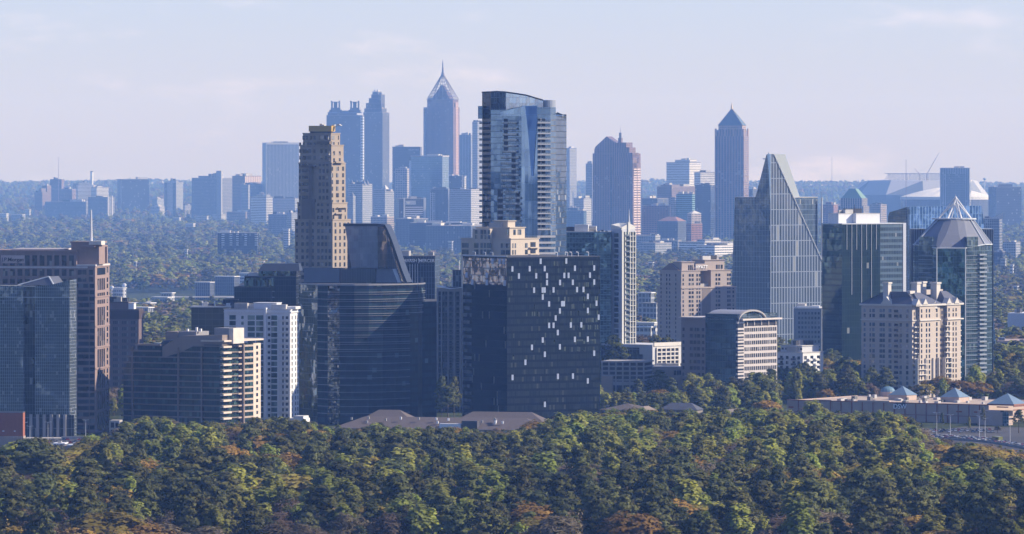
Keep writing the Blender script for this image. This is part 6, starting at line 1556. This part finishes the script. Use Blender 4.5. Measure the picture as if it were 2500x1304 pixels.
b=fb('dark blue glass block between the W hotel and the beige office slab',1049,1094,1098,462,9900,10,'slate',[(1060,1080,1090,459)],name='office_building'); b.box('lit_fins',-.8,0,b.fy(1062),b.fy(1050),0,b.z(470),fac('far_lit_fins',(.55,.5,.48),bw=6,mw=2.4,lw=1))
fb('beige office slab with even window rows, left of the tallest blue glass tower',1097,1150,1180,463,9700,15,fac('far_beige_rows',(.42,.41,.42),(.12,.14,.18),bw=3,fh=4.6,mw=1,lw=2.2)); 
e=fb('white stair tower with dark slots on the low dark block',1131,1134,1138,430,10700,30,'white')
fb('long dark low block behind the woods, left of the cream stepped apartments',1000,1130,1140,545,9200,8,'dark'); fb('dark low block with tan lit gable, below the W hotel',965,1010,1045,535,9300,20,'slate'); fb('dark blue low block behind the cream stepped apartments',1040,1150,1180,552,8900,10,'slate')
# ---- right of the tallest glass tower
fb('pale slim tower seen just right of the tallest blue glass tower',1380,1391,1408,362,12600,45,'pale',name='office_tower'); fb('low pale office blocks with white rooftop boxes right of the tallest blue glass tower',1378,1425,1432,515,10100,12,'blue',[(1385,1400,1410,508)]); fb('white-gridded slab left of the gabled granite skyscraper',1400,1425,1444,485,10600,40,'white',[(1420,1430,1440,478)])
e=empty('ferris_wheel',(wx(1399,YY(11500)),YY(11500),terrain(0,YY(11500))),label='pale ferris wheel right of the tallest blue glass tower',cat='ferris wheel'); Yw=YY(11500); cz=zc(470,Yw); r=14*Yw/F
m=MB()
for k in range(28):
    a=k/28*6.2832; c=(k+1)/28*6.2832; m.bar((r*math.cos(a),0,cz+r*math.sin(a)),(r*math.cos(c),0,cz+r*math.sin(c)),.9,n=4)
m.build('rim',STEEL,e); m=MB()
for k in range(14): a=k/14*6.2832; m.bar((0,0,cz),(r*math.cos(a),0,cz+r*math.sin(a)),.28,n=4)
m.build('spokes',STEEL,e); MB().bar((-r*.5,2,0),(0,1,cz),1,n=4).bar((r*.5,2,0),(0,1,cz),1,n=4).build('legs',STEEL,e)
b=fb('grey slab half hidden behind the gabled granite skyscraper',1430,1446,1450,400,11600,20,'pale',name='office_tower')
def promenade():
    b=Bd('skyscraper','rose granite skyscraper with gabled left top, cascading steps on the right and thin spire',1447,1545,1564,9800,24); z=b.z; g=FM['redgran']; D=b.W
    fy=b.fy
    b.mass(0,D,fy(1545),fy(1451),0,z(375),g,None); b.mass(-.5,D,fy(1500),b.L,0,z(375),g,ROOFG)
    b.add(MB().slab([(-.5,fy(1451),z(375)),(-.5,fy(1500),z(375)),(-.5,fy(1500),z(348)),(-.5,fy(1481),z(333)),(-.5,fy(1454),z(358)),(-.5,fy(1451),z(366))],(D*.7,0,0)),'gabled_top',g)
    # cascade of steps to the right
    steps=[(1500,1529,348),(1505,1537,360),(1511,1545,373),(1518,1553,385),(1526,1563,397)]
    prev=z(375)
    for i,(a,c,t) in enumerate(reversed(steps)):
        pass
    def blk(n,p,q,zz,dd,m=g): b.box(n,-.4-dd*.2,D*.8-dd,fy(q) if q<=1545 else 0,fy(p),z(430),zz,m)
    for i,(a,c,t) in enumerate(steps): blk('cascade_step',a,min(c,1545),z(t),i*1.2)
    b.box('cascade_step',-.6,b.fx(1555),-.4,fy(1530),z(430),z(385),g); b.box('cascade_step',-.6,D,-.4,fy(1535),z(430),z(398),g)
    b.mass(-.3,D,-.3,fy(1530),0,z(398),g,None)
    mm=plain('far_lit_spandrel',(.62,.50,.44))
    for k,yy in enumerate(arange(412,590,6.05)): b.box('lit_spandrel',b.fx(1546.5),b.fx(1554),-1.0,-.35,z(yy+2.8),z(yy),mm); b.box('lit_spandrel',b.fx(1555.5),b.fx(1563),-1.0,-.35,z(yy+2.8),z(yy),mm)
    c=fy(1510.5); w=4.4
    b.box('lantern',6,6+w*2,c-w,c+w,z(350),z(337),g); b.box('lantern',8,8+w*1.2,c-w*.55,c+w*.55,z(337),z(324),RB); b.add(MB().bar((11,c,z(324)),(11,c,z(305)),.9,.15),'spire',TRIM)
    b.box('dark_slot',-.9,-.4,fy(1493),fy(1491),z(560),z(385),FM['dark'])
promenade()
def crane(px,top,Y,label,jl,jr,base=None):
    Y=YY(Y); e=empty('tower_crane',(wx(px,Y),Y,terrain(0,Y)),label=label,cat='crane'); s=Y/F; h=zc(top,Y)
    MB().bar((0,0,0),(0,0,h+4*s),1.0,n=4).build('mast',plain('crane_steel',(.45,.35,.30)),e); MB().bar((jl*s,0,h),(jr*s,0,h),.9,.6,4).bar((jl*s*.6,0,h),(0,0,h+5*s),.3,n=4).bar((jr*s*.7,0,h),(0,0,h+5*s),.3,n=4).build('jib',plain('crane_steel',(.45,.35,.30)),e)
crane(1567,443,9900,'tower crane right of the rose granite skyscraper',-3,27); crane(2006,472,11500,'dark tower crane on the horizon right of the pointed glass tower',-18,16); crane(1846,445,11500,'small red tower crane just left of the pointed glass tower',-12,6)
b=fb('white gridded office block on the horizon left of the tall pyramid-topped skyscraper',1627,1683,1711,397,11800,33,'bright',[(1648,1672,1684,391)],name='office_building'); 
b=fb('pale low office block with faint sign, tucked left of the tall pyramid-topped skyscraper',1695,1710,1745,421,11300,60,'bright'); fb('grey slab in front of the white gridded office block',1604,1640,1700,456,10600,40,'mauve',[(1612,1640,1660,452)])
b=fb('dark brown slab left of the tall pyramid-topped skyscraper',1697,1735,1745,452,10300,15,'dark',name='office_tower'); fb('blue-green glass office with curved bands, below the white gridded office block',1651,1690,1697,474,9900,15,'teal'); fb('slim pale shaft left of the blue-green glass office',1637,1648,1652,482,9900,15,'pale')
fb('wide office block with white-framed top floor, right of the rose granite skyscraper',1567,1632,1637,503,9900,8,'brick'); b=fb('blue-grey block on the horizon right of the tower crane',1566,1605,1632,485,10400,30,'slate'); fb('low pale blocks and parking along the street right of the rose granite skyscraper',1553,1600,1612,576,8800,15,'pale')
b=Bd('building','domed dark block with reddish roof wings below the wide white-framed office',1605,1655,1676,9300,30); z=b.z; b.mass(0,b.W,0,b.L,0,z(540),FM['slate'],None); b.add(MB().frustum([(0,0),(b.W,0),(b.W,b.L),(0,b.L)],z(540),[(b.W*.4,b.L*.3),(b.W*.6,b.L*.3),(b.W*.6,b.L*.7),(b.W*.4,b.L*.7)],z(530)),'hip_roof',plain('red_tile',(.24,.14,.115)))
b=Bd('building','tall brick building with pale roof floor, left of the pyramid-topped skyscraper foot',1675,1688,1715,9200,55); z=b.z; b.mass(0,b.W,0,b.L,0,z(546),FM['brick'],ROOFL); b.mass(3,b.W-1,3,b.L,z(546),z(522),fac('far_cream_rows',(.5,.42,.37)),None); b.add(MB().frustum([(2,2),(b.W,2),(b.W,b.L),(2,b.L)],z(522),[(b.W*.5,b.L*.5)]+[(b.W*.5+.02,b.L*.5),(b.W*.5+.02,b.L*.5+.02),(b.W*.5,b.L*.5+.02)],z(514),False),'hip_roof',TRIM)
fb('long white low-rise museum block at the edge of the far woods',1658,1720,1790,592,8700,45,'bright',[(1700,1722,1760,586)]); fb('white low block with square windows beside the long museum block',1700,1745,1790,600,8500,40,'bright'); fb('blue-grey low block with white roof left of the long museum block',1600,1655,1664,588,8800,15,'grey'); fb('white-roofed low block below the red-roofed domed block',1560,1600,1640,594,8600,40,'pale')
def atlantic():
    b=Bd('skyscraper','tall rose granite skyscraper with blue pyramid roof and gold finial',1745,1816,1828,10000,18); z=b.z; g=fac('far_atlantic',(.33,.22,.185),(.06,.08,.12),bw=7.5,mw=2.6,lw=.9,fh=5.5); W,L=b.W,b.L
    b.mass(0,W,0,L,0,z(332),g,None); b.mass(2,W-2,2,L-2,z(332),z(318),g,ROOFG); b.mass(6,W-6,6,L-8,z(318),z(306),fac('far_atlantic_top',(.45,.33,.27)),None)
    for (x,y) in ((0,0),(0,L-4),(W-4,0),(W-4,L-4),(0,L*.33),(0,L*.63)): b.box('corner_pinnacle',x,x+4,y,y+4,z(332),z(314),plain('far_rose_stone',(.45,.33,.27)))
    m=MB().frustum([(5,5),(W-5,5),(W-5,L-7),(5,L-7)],z(306),[(W/2-2,L/2-2),(W/2+2,L/2-2),(W/2+2,L/2+1),(W/2-2,L/2+1)],z(266)); b.add(m,'pyramid_roof',plain('copper_blue',(.10,.15,.19),.5,.1))
    m=MB()
    for (x,y,a,c) in ((5,5,W/2-2,L/2-2),(W-5,5,W/2+2,L/2-2),(W-5,L-7,W/2+2,L/2+1),(5,L-7,W/2-2,L/2+1)): m.bar((x,y,z(306)),(a,c,z(266)),.7,n=4)
    b.add(m,'roof_ridge',plain('gold_ridge',(.6,.42,.22),.4)); b.add(MB().bar((W/2,L/2,z(267)),(W/2,L/2,z(258)),3.2,2.2,8).bar((W/2,L/2,z(258)),(W/2,L/2,z(249)),2.0,.15,8),'finial',plain('gold_leaf',(.8,.6,.3)))
atlantic()
fb('low block behind the tall pyramid-topped skyscraper at its right',1827,1838,1850,462,10800,30,'slate'); fb('tan blocks with rooftop clutter right of the pointed glass tower',2008,2035,2046,500,10500,20,'brick',[(2015,2030,2038,494)])
def greenroof():
    b=Bd('skyscraper','stone tower with green hipped copper roof right of the pointed glass tower',2046,2108,2122,9700,20); z=b.z; g=fac('far_green_tower',(.34,.28,.24),(.06,.09,.11),bw=6,mw=2.4,lw=.5)
    b.mass(0,b.W,0,b.L,0,z(503),g,None); b.mass(3,b.W-2,4,b.L-5,z(503),z(484),g,None); m=MB().frustum([(3,6),(b.W-2,6),(b.W-2,b.L-8),(3,b.L-8)],z(484),[(12,b.L*.38),(b.W-12,b.L*.38),(b.W-12,b.L*.62),(12,b.L*.62)],z(461)); b.add(m,'hipped_roof',RG)
greenroof()
def stadium():
    Y=YY(12800); X=lambda p:wx(p,Y)-wx(2250,Y); Z=lambda q,d=0: wz(q,Y+d)-terrain(0,Y)
    e=empty('stadium',(wx(2250,Y),Y,terrain(0,Y)),label='angular grey stadium under construction with open truss roof on the horizon',cat='stadium')
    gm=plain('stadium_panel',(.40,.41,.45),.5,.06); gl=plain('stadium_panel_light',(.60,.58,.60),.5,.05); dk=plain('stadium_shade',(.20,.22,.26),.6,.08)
    # body of slanting facets around an oval
    ring=[(2078,40),(2100,0),(2160,-60),(2250,-90),(2340,-70),(2400,0),(2416,60),(2380,200),(2250,260),(2120,200)]
    low=[(X(p),d) for p,d in ring]; cx=X(2250)
    mid=[((x-cx)*1.0+cx,d) for x,d in low]; top=[((x-cx)*.84+cx,d*.8+20) for x,d in low]
    mb=MB().prism(low,0,Z(476),True); mb.build('bowl',dk,e)
    tops=[Z(445),Z(441),Z(440),Z(441),Z(440),Z(440),Z(442),Z(440),Z(440),Z(440)]
    for i in range(10):
        j=(i+1)%10; h0,h1=Z(476),Z(476)
        a=(*low[i],h0); c=(*low[j],h1); d=(*top[j],tops[j]); f=(*top[i],tops[i]); mid1=((a[0]+c[0])/2*.95+.05*cx,(a[1]+c[1])/2,Z(470))
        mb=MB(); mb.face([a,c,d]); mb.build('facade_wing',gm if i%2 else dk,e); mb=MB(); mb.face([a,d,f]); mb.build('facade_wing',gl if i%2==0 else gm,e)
    mb=MB(); mb.face([(*t,z_) for t,z_ in zip(top,tops)]); mb.build('roof_deck',gm,e)
    m=MB(); 
    for dd in (0,60,120):
        for k in range(20):
            p0,p1=2165+k*10.2,2165+(k+1)*10.2; m.bar((X(p0),dd,Z(440)),(X(p1),dd,Z(424)),.8,n=4).bar((X(p1),dd,Z(424)),(X(p1),dd,Z(440)),.8,n=4).bar((X(p0),dd,Z(424)),(X(p1),dd,Z(424)),1.3,n=4)
    for k in range(11): m.bar((X(2165+k*20.4),0,Z(424)),(X(2165+k*20.4),120,Z(424)),.8,n=4)
    m.build('roof_truss',plain('truss_steel',(.33,.34,.37)),e)
    # crawler cranes
    for (p0,q0,p1,q1,lb) in ((2262,425,2291,374,'long lattice boom crane leaning right over the stadium truss roof'),(2245,426,2232,412,'small crane leaning left on the stadium roof')):
        c=empty('crawler_crane',(wx(p0,Y),Y-20,terrain(0,Y)),label=lb,cat='crane'); A=Vector((0,0,Z(q0))); B=Vector((wx(p1,Y)-wx(p0,Y),0,Z(q1))); 
        MB().bar(A,B,2.0,.8,4).build('boom',plain('crane_white',(.75,.6,.52)),c); MB().bar(A+Vector((-30,0,6)),A.lerp(B,.55),.35,n=4).bar((-6,0,0),A,1.5,n=4).bar((6,0,0),A,1.5,n=4).build('frame',plain('crane_white',(.75,.6,.52)),c)
    # fabric dome
    Y2=YY(12100); e=empty('domed_arena',(wx(2312,Y2),Y2,terrain(0,Y2)),label='white fabric-roofed dome in front of the angular stadium',cat='stadium'); r=(2420-2194)/2*Y2/F
    z2=lambda q: wz(q,Y2)-terrain(0,Y2)
    MB().cyl(0,0,r,0,z2(487),36).build('drum_wall',FM['slate'],e); MB().cyl(0,0,r*1.01,z2(487),z2(480),36).build('white_band',plain('far_white_paint',(.6,.6,.6)),e)
    m=MB(); n=36
    for k in range(n):
        a=k/n*6.2832; c=(k+1)/n*6.2832; hi=(k%2)
        P=lambda a,t,h:(r*t*math.cos(a),r*t*math.sin(a),z2(480)+h)
        H1=z2(458)-z2(480)
        for t0,t1,h0,h1 in ((1,.62,0,H1*.5),(.62,.25,H1*.5,H1*.9),(.25,0.01,H1*.9,H1)):
            j0=1.5 if k%2 else 0; j1=0 if k%2 else 1.5
            m.face([P(a,t0,h0+(j0 if t0<1 else 0)),P(c,t0,h0+(j1 if t0<1 else 0)),P(c,t1,h1+j1),P(a,t1,h1+j0)])
    m.build('fabric_roof',plain('dome_fabric',(.66,.65,.64),.7,.04),e)
stadium()
b=fb('plain grey tower with darker window field in front of the white dome',2295,2367,2371,411,11300,5,'ribs',name='office_tower'); b.box('window_field',-.6,0,b.fy(2357),b.fy(2309),0,b.z(425),fac('far_field',(.16,.18,.2),(.05,.06,.07)))
b=fb('dark brown double office slab at the right edge of the horizon',2413,2432,2494,457,11600,70,'dark',[(2432,2436,2472,450)],name='office_tower')
b=fb('small blue-grey tower with curved white roof crest, right of the cone-roofed tower',2400,2440,2447,535,7900,12,'grey',name='office_tower'); m=MB()
for k in range(8):
    t0,t1=k/8,(k+1)/8; f=lambda t:(2,b.fy(2404+44*t),b.z(533-14*t*t)); A,B=Vector(f(t0)),Vector(f(t1)); m.face([(A.x,A.y,b.z(535)),(B.x,B.y,b.z(535)),B,A]); m.face([A,B,B+Vector((12,0,0)),A+Vector((12,0,0))])
b.add(m,'roof_crest',TRIM); fb('pale low building among trees at the right edge of the far woods',2448,2480,2491,592,8300,30,'pale'); fb('dark low block among trees right of the cone-roofed tower',2424,2448,2454,616,7600,20,'dark')
fb('brown far block between the green-roofed tower and the white rooftop housing',2124,2150,2165,500,10800,25,'tan')
e=empty('water_tower',(wx(2404,YY(15500)),YY(15500),terrain(0,YY(15500))),label='small round water tower standing on the horizon near the right edge',cat='water tower'); Yt=YY(15500); h=wz(437,Yt)-terrain(0,Yt)
MB().cyl(0,0,2,0,h,8).build('stem',STEEL,e); o=MB().dome(0,0,h,8,6,14,4).build('tank',plain('tank_blue',(.35,.4,.45)),e); MB().cyl(0,0,3,h-6,h,14,8).build('tank_base',plain('tank_blue',(.35,.4,.45)),e)
for (px,top,Y,lb) in ((143,385,14000,'tall thin lattice mast rising from the mauve cluster at far left'),(127,400,14600,'faint thin mast left of the tall one at far left'),(2031,384,15500,'lattice mast on the horizon right of the pointed glass tower'),(2212,391,11800,'lattice mast standing before the angular stadium')):
    Y=YY(Y); e=empty('radio_mast',(wx(px,Y),Y,terrain(0,Y)),label=lb,cat='mast'); h=wz(top,Y)-terrain(0,Y); MB().bar((0,0,0),(0,0,h),1.6 if px!=127 else .7,.7 if px!=127 else .3,4).build('shaft',plain('mast_red',(.45,.30,.27)),e); MB().box(-4 if px==143 else -2,4 if px==143 else 2,-1,1,h-1.5,h).build('top_platform',STEEL,e)
# ---- small houses and blocks scattered through the woods
def smalls():
    rs=random.Random(77)
    spec=[(8,522,13000,26,9,'white-walled low buildings at the left edge of the horizon woods'),(45,524,12800,34,7,'long pale low building near the left edge beyond the woods'),(68,512,13200,14,12,'small white hangar near the left edge beyond the woods'),
     (495,528,12300,36,4,'long white roof below the wide hotel slab'),(432,532,12100,20,4,'short white roof in the far woods below the slim banded tower'),(465,546,11400,24,4,'little row of white houses in the far woods, left'),
     (500,690,6700,46,16,'dark blue apartment row with white roof line in the near far-woods'),(555,676,6900,60,18,'longer dark blue apartment row with white roof line'),(610,668,7000,50,10,'white-roofed store left of the stepped black glass block'),
     (540,738,6000,60,10,'pale blue warehouse behind the olive mirror-glass block'),(580,728,6100,50,12,'white-roofed warehouse behind the olive mirror-glass block'),(395,727,6050,50,6,'low store with pale flat roof in the clearing right of the brown office block'),(350,741,5700,60,6,'long low store with white roof in the clearing'),
     (290,704,6500,36,12,'white broadcast building below the satellite dishes'),(345,752,5500,60,7,'pale blue low roof left in the clearing'),(410,716,6300,34,5,'low white shed beneath the rooftop billboard'),
     (1578,716,5300,40,8,'low pale store roof right of the cream fin tower'),(1590,742,5100,44,36,'square grey-brown office block right of the cream fin tower'),(1580,790,4700,60,10,'white flat-roofed block below the grey-brown office'),(1575,800,4600,50,18,'low grey block under the white flat roof right of the fin tower'),
     (2450,632,7400,14,8,'small grey house roof by the far-right woods'),(2470,648,7100,10,3,'tiny white roof in the far-right woods'),(700,560,9000,16,6,'small white house in the woods left of the tan stepped tower'),(640,640,7700,12,5,'tiny pale house in the middle woods'),(330,640,7800,8,5,'tiny pale house in the left middle woods'),(455,610,8300,8,4,'tiny white house high in the left middle woods'),
     (1590,642,7600,12,5,'tiny pale house in the woods right of the fin tower'),(1100,590,8700,12,5,'tiny pale roof in the woods left of the cream stepped apartments'),(1140,604,8400,10,4,'second tiny roof in the woods left of the cream stepped apartments'),(2480,700,6300,12,5,'tiny pale house in the right woods')]
    for px,py,Y,w,h,lb in spec:
        b=Bd('house' if w<20 else 'low_building',lb,px-w*.5,px+w*.28,px+w*.5,Y,30)
        m='slate' if 'dark' in lb else ('white' if 'white' in lb else 'pale')
        zt=b.z(py)
        b.box('wall',0,b.W,0,b.L,0,zt,FM[m]); b.box('roof',-.8,b.W+.8,-.8,b.L+.8,zt,zt+1.0,plain('roof_bright',(.7,.69,.68)) if 'white' in lb or 'pale' in lb else ROOFG)
smalls()
for (px,py,r,lb) in ((303,697,6,'large white satellite dish on the broadcast building, right one'),(273,702,5,'white satellite dish beside the rose granite tower, left one')):
    Y=YY(6450); s=Y/F; e=empty('satellite_dish',(wx(px,Y),Y,terrain(0,Y)),label=lb,cat='satellite dish'); h=wz(py,Y)-terrain(0,Y)
    MB().bar((0,0,0),(0,2,h),.8).build('mount',STEEL,e); o=MB().dome(0,0,0,r*s,r*s*.4,16,4).build('reflector',plain('dish_white',(.75,.75,.75)),e); o.location=(0,0,h); o.rotation_euler=(R(60),0,R(-20))
# ------------------------------------------------------------------ roads, parking, cars
def strip(name,pts,w,z,mat,kind='structure'):
    """flat road along (x,y) points"""
    mb=MB(); P=[Vector(p) for p in pts]; L_,R_=[],[]
    for i,p in enumerate(P):
        d=(P[min(i+1,len(P)-1)]-P[max(i-1,0)]).normalized(); n=Vector((-d.y,d.x)); L_.append(p+n*w/2); R_.append(p-n*w/2)
    for i in range(len(P)-1):
        mb.face([(R_[i].x,R_[i].y,z),(R_[i+1].x,R_[i+1].y,z),(L_[i+1].x,L_[i+1].y,z),(L_[i].x,L_[i].y,z)])
    o=mb.build(name,mat); 
    if kind: o['kind']=kind
    return o
asph=plain('asphalt',(.055,.054,.056),.9,.15,.05); lane=plain('lane_paint',(.6,.6,.58),.8)
def pg(py,z=0): return (H-z)*F/(py-YE)
road=[(wx(p,pg(q)),pg(q)) for p,q in ((2200,1066),(2265,1068),(2330,1070),(2389,1074),(2440,1081),(2490,1090),(2560,1104))]
strip('road',road,46,.054,asph)
strip('car_park',[(wx(2235,3470),3478),(wx(2560,3470),3440)],176,.045,plain('worn_asphalt_dark',(.075,.072,.07),.9,.25,.03))
for off in (-14,-7,0,7,14): strip('lane_line',[(x,y+off) for x,y in road],.35,.09,lane)
# concrete edge of the flyover
m=MB()
for a,c in zip(road,road[1:]):
    a=Vector((a[0],a[1]-27)); c=Vector((c[0],c[1]-27)); m.prism([(a.x,a.y),(c.x,c.y),(c.x,c.y+.5),(a.x,a.y+.5)],-.5,1.3)
o=tag(m.build('bridge_parapet',CONC),'long pale concrete parapet along the near edge of the road bridge','barrier')
road2=[(wx(p,pg(q)),pg(q)) for p,q in ((2452,1066),(2480,1074),(2510,1084),(2560,1098))]
strip('side_road',road2,22,.055,asph)
strip('parking_lot',[(wx(2230,3470),3490),(wx(2420,3470),3478)],34,.06,asph)
strip('parking_lot',[(wx(20,3330),3330),(wx(300,3330),3330)],150,.05,asph)
strip('plaza',[(wx(60,3400),3412),(wx(300,3400),3412)],16,.08,CONC)
strip('street',[(wx(300,3480),3500),(wx(900,3480),3505),(wx(1500,3480),3515),(wx(1950,3500),3520)],30,.05,asph)
strip('parking_lot',[(wx(1480,3680),3680),(wx(1900,3680),3700)],120,.05,asph)
strip('parking_lot',[(wx(2430,4380),4050),(wx(2560,4380),4050)],300,.05,plain('worn_asphalt',(.16,.155,.15),.9,.2,.03))
# highway and clearing in the left middle distance
for (q,w,p0,p1) in ((744,60,250,720),(732,50,420,760)):
    Yh=YY(pg(q)); zt=lambda x,Y:terrain(x,Y)
    mb=MB(); n=14
    for i in range(n):
        a=p0+(p1-p0)*i/n; c=p0+(p1-p0)*(i+1)/n; xa,xc=wx(a,Yh),wx(c,Yh); f=lambda x,y:(x,y,terrain(x,y)+4.5)
        mb.face([f(xa,Yh-w),f(xc,Yh-w),f(xc,Yh+w),f(xa,Yh+w)])
    o=mb.build('highway',plain('pale_concrete_road',(.30,.29,.29),.9)); o['kind']='structure'
def make_car(col,label,bus=False):
    e=empty('bus' if bus else 'car',label=label,cat='bus' if bus else 'car')
    pm=plain('car_paint_'+col[0],col[1],.25,.02,spec=.6)
    if bus: MB().box(-5.5,5.5,-1.25,1.25,.4,3.1).build('body',pm,e); MB().box(-5,5,-1.28,1.28,1.5,2.5).build('window',WIN,e)
    else:
        m=MB().frustum([(-2.25,-.9),(2.25,-.9),(2.25,.9),(-2.25,.9)],.35,[(-2.2,-.88),(2.15,-.88),(2.15,.88),(-2.2,.88)],.9); m.build('body',pm,e)
        MB().frustum([(-1.9,-.84),(1.1,-.84),(1.1,.84),(-1.9,.84)],.9,[(-1.4,-.68),(.5,-.68),(.5,.68),(-1.4,.68)],1.35).build('window',WIN,e); MB().box(-1.38,.48,-.66,.66,1.35,1.42).build('roof',pm,e)
        for sx in (2.16,): MB().box(sx,sx+.08,-.8,-.45,.6,.78).build('headlight',SIGNW,e); MB().box(sx,sx+.08,.45,.8,.6,.78).build('headlight',SIGNW,e)
    wm=plain('tyre_rubber',(.02,.02,.02),.9)
    for x in ((-1.4,1.4) if not bus else (-3.8,3.6)):
        for y in (-.85,.85):
            o=MB().cyl(0,0,.34 if not bus else .5,-.12,.12,10).build('wheel',wm,e); o.rotation_euler=(math.pi/2,0,0); o.location=(x,y if not bus else y*1.35,.34 if not bus else .5)
    return e
CC=[('white',(.7,.7,.7)),('silver',(.42,.43,.45)),('black',(.02,.02,.022)),('red',(.35,.03,.025)),('blue',(.04,.07,.16)),('grey',(.15,.15,.16)),('sand',(.38,.33,.26))]
PROTO={}
def car(x,y,rz,c,label,group,z=.06):
    if c not in PROTO: PROTO[c]=make_car(CC[c],'x'); o=PROTO[c]
    else:
        p=PROTO[c]; o=p.copy(); COL.objects.link(o)
        for ch in p.children: d=ch.copy(); d.parent=o; COL.objects.link(d)
    o.location=(x,y,z); o.rotation_euler=(0,0,rz); o['label']=label; o['group']=group
    return o
rs=random.Random(12)
def roadpt(t):
    n=len(road)-1; i=min(int(t*n),n-1); f=t*n-i; a,c=Vector(road[i]),Vector(road[i+1]); d=c-a; return a.lerp(c,f),math.atan2(d.y,d.x)
k=0
for ln,off in enumerate((-17,-10.5,-3.5,3.5,10.5,17)):
    t=rs.uniform(.02,.1)
    while t<.99:
        p,a=roadpt(t); c=rs.choices(range(7),[5,4,3,2,2,3,1])[0]
        car(p.x,p.y+off,a+(math.pi if off>0 else 0)+rs.uniform(-.02,.02),c,f"{CC[c][0]} car in the {'nearer' if off<0 else 'farther'} lanes of the road bridge at lower right",f"{CC[c][0]} cars in the {'nearer' if off<0 else 'farther'} lanes of the road bridge"); k+=1
        t+=rs.uniform(.022,.06)
for row,yy in enumerate((3478,3492,3500)):
    for i in range(20):
        if rs.random()<.75:
            c=rs.choices(range(7),[5,4,3,2,2,3,1])[0]; car(wx(2240,3480)+i*2.9*.8+rs.uniform(-.1,.1),yy,math.pi/2,c,f"{CC[c][0]} car parked in the lot before the mall's lower wall",f"{CC[c][0]} cars parked before the mall")
for row,yy in enumerate((3310,3324,3344,3358,3380)):
    for i in range(26):
        if rs.random()<.6:
            c=rs.choices(range(7),[5,4,3,2,2,3,1])[0]; car(wx(62,3340)+i*2.9*.72+rs.uniform(-.1,.1),yy,math.pi/2,c,f"{CC[c][0]} car parked at lower left beside the brick building",f"{CC[c][0]} cars parked beside the brick building")
for row,yy in enumerate((3640,3655,3668,3684)):
    for i in range(30):
        if rs.random()<.55:
            c=rs.choices(range(7),[6,4,3,2,2,3,1])[0]; car(wx(1500,3660)+i*3.1+rs.uniform(-.1,.1),yy,math.pi/2,c,f"{CC[c][0]} car parked before the arch-roofed office",f"{CC[c][0]} cars parked before the arch-roofed office")
b=make_car(('yellow_green',(.30,.30,.06)),'long yellow-green bus on the road bridge before the mall entrance',True); p,a=roadpt(.66); b.location=(p.x,p.y+8,.06); b.rotation_euler=(0,0,a)
# lamp posts
def lamp(px,Y,h,label):
    e=empty('street_lamp',(wx(px,Y),Y,0),label=label,cat='street lamp',group=None)
    MB().bar((0,0,0),(0,0,h),.16,.09,6).build('pole',STEEL,e); MB().bar((0,0,h),(1.6,0,h+.2),.08,n=5).bar((0,0,h),(-1.6,0,h+.2),.08,n=5).build('arm',STEEL,e); MB().box(1.2,2.0,-.2,.2,h+.1,h+.3).box(-2.0,-1.2,-.2,.2,h+.1,h+.3).build('lamp_head',STEEL,e); return e
for px,Y,h,lb in ((59,3340,12,'street lamp at the right edge of the brick building'),(117,3345,12,'street lamp before the middle columns of the mirrored glass block'),(209,3350,13,'street lamp before the foot of the rose granite tower'),(73,3360,9,'short street lamp just right of the brick building'),
   (2287,3420,14,'white street lamp at the left end of the road bridge'),(2320,3415,13,'second street lamp along the road bridge from the left'),(2391,3400,13,'street lamp beside the tallest poplar'),(2405,3395,12,'street lamp just right of the tallest poplar'),(2466,3330,12,'street lamp near the right end of the road bridge'),(1790,3700,12,'street lamp before the foot of the arch-roofed office'),(1487,3640,9,'street lamp right of the black glass tower foot')): lamp(px,Y,h,lb)
# retaining wall and pale roofs lower left
b=Bd('low_building','row of white flat roofs among the trees at lower left',88,270,290,3195,6); b.box('wall',0,10,0,b.L,0,7.0,plain('sand_block',(.36,.29,.24))); 
for i in range(5): y=b.L*i/5; b.box('roof',-.4,10.4,y+.5,y+b.L/5-.8,7.0+(i%2)*.8,7.5+(i%2)*.8,WHITE); b.box('roof_unit',3,5,y+3,y+5,7.5+(i%2)*.8,8.6+(i%2)*.8,CONC)
b=Bd('retaining_wall','long pale concrete wall along the car park below the rose granite tower',150,296,298,3395,2,cat='wall'); b.box('wall',0,1,0,b.L,0,2.6,CONC)
b=Bd('parking_deck','small open parking deck in the gap right of the rose granite tower foot',268,291,294,3440,5); b.box('core',.6,12,.5,b.L-.5,0,8.6,plain('deck_inner_shade',(.02,.02,.022)))  # dark core colour stands for shade between the floors
for zz in (0,4.3,8.6): b.box('deck_rail',-.2,12,-.2,b.L,zz,zz+1.2,CONC)
for p in (268.5,280,290.5): b.box('deck_column',-.3,.6,b.fy(p)-.3,b.fy(p)+.3,0,9.8,CONC)
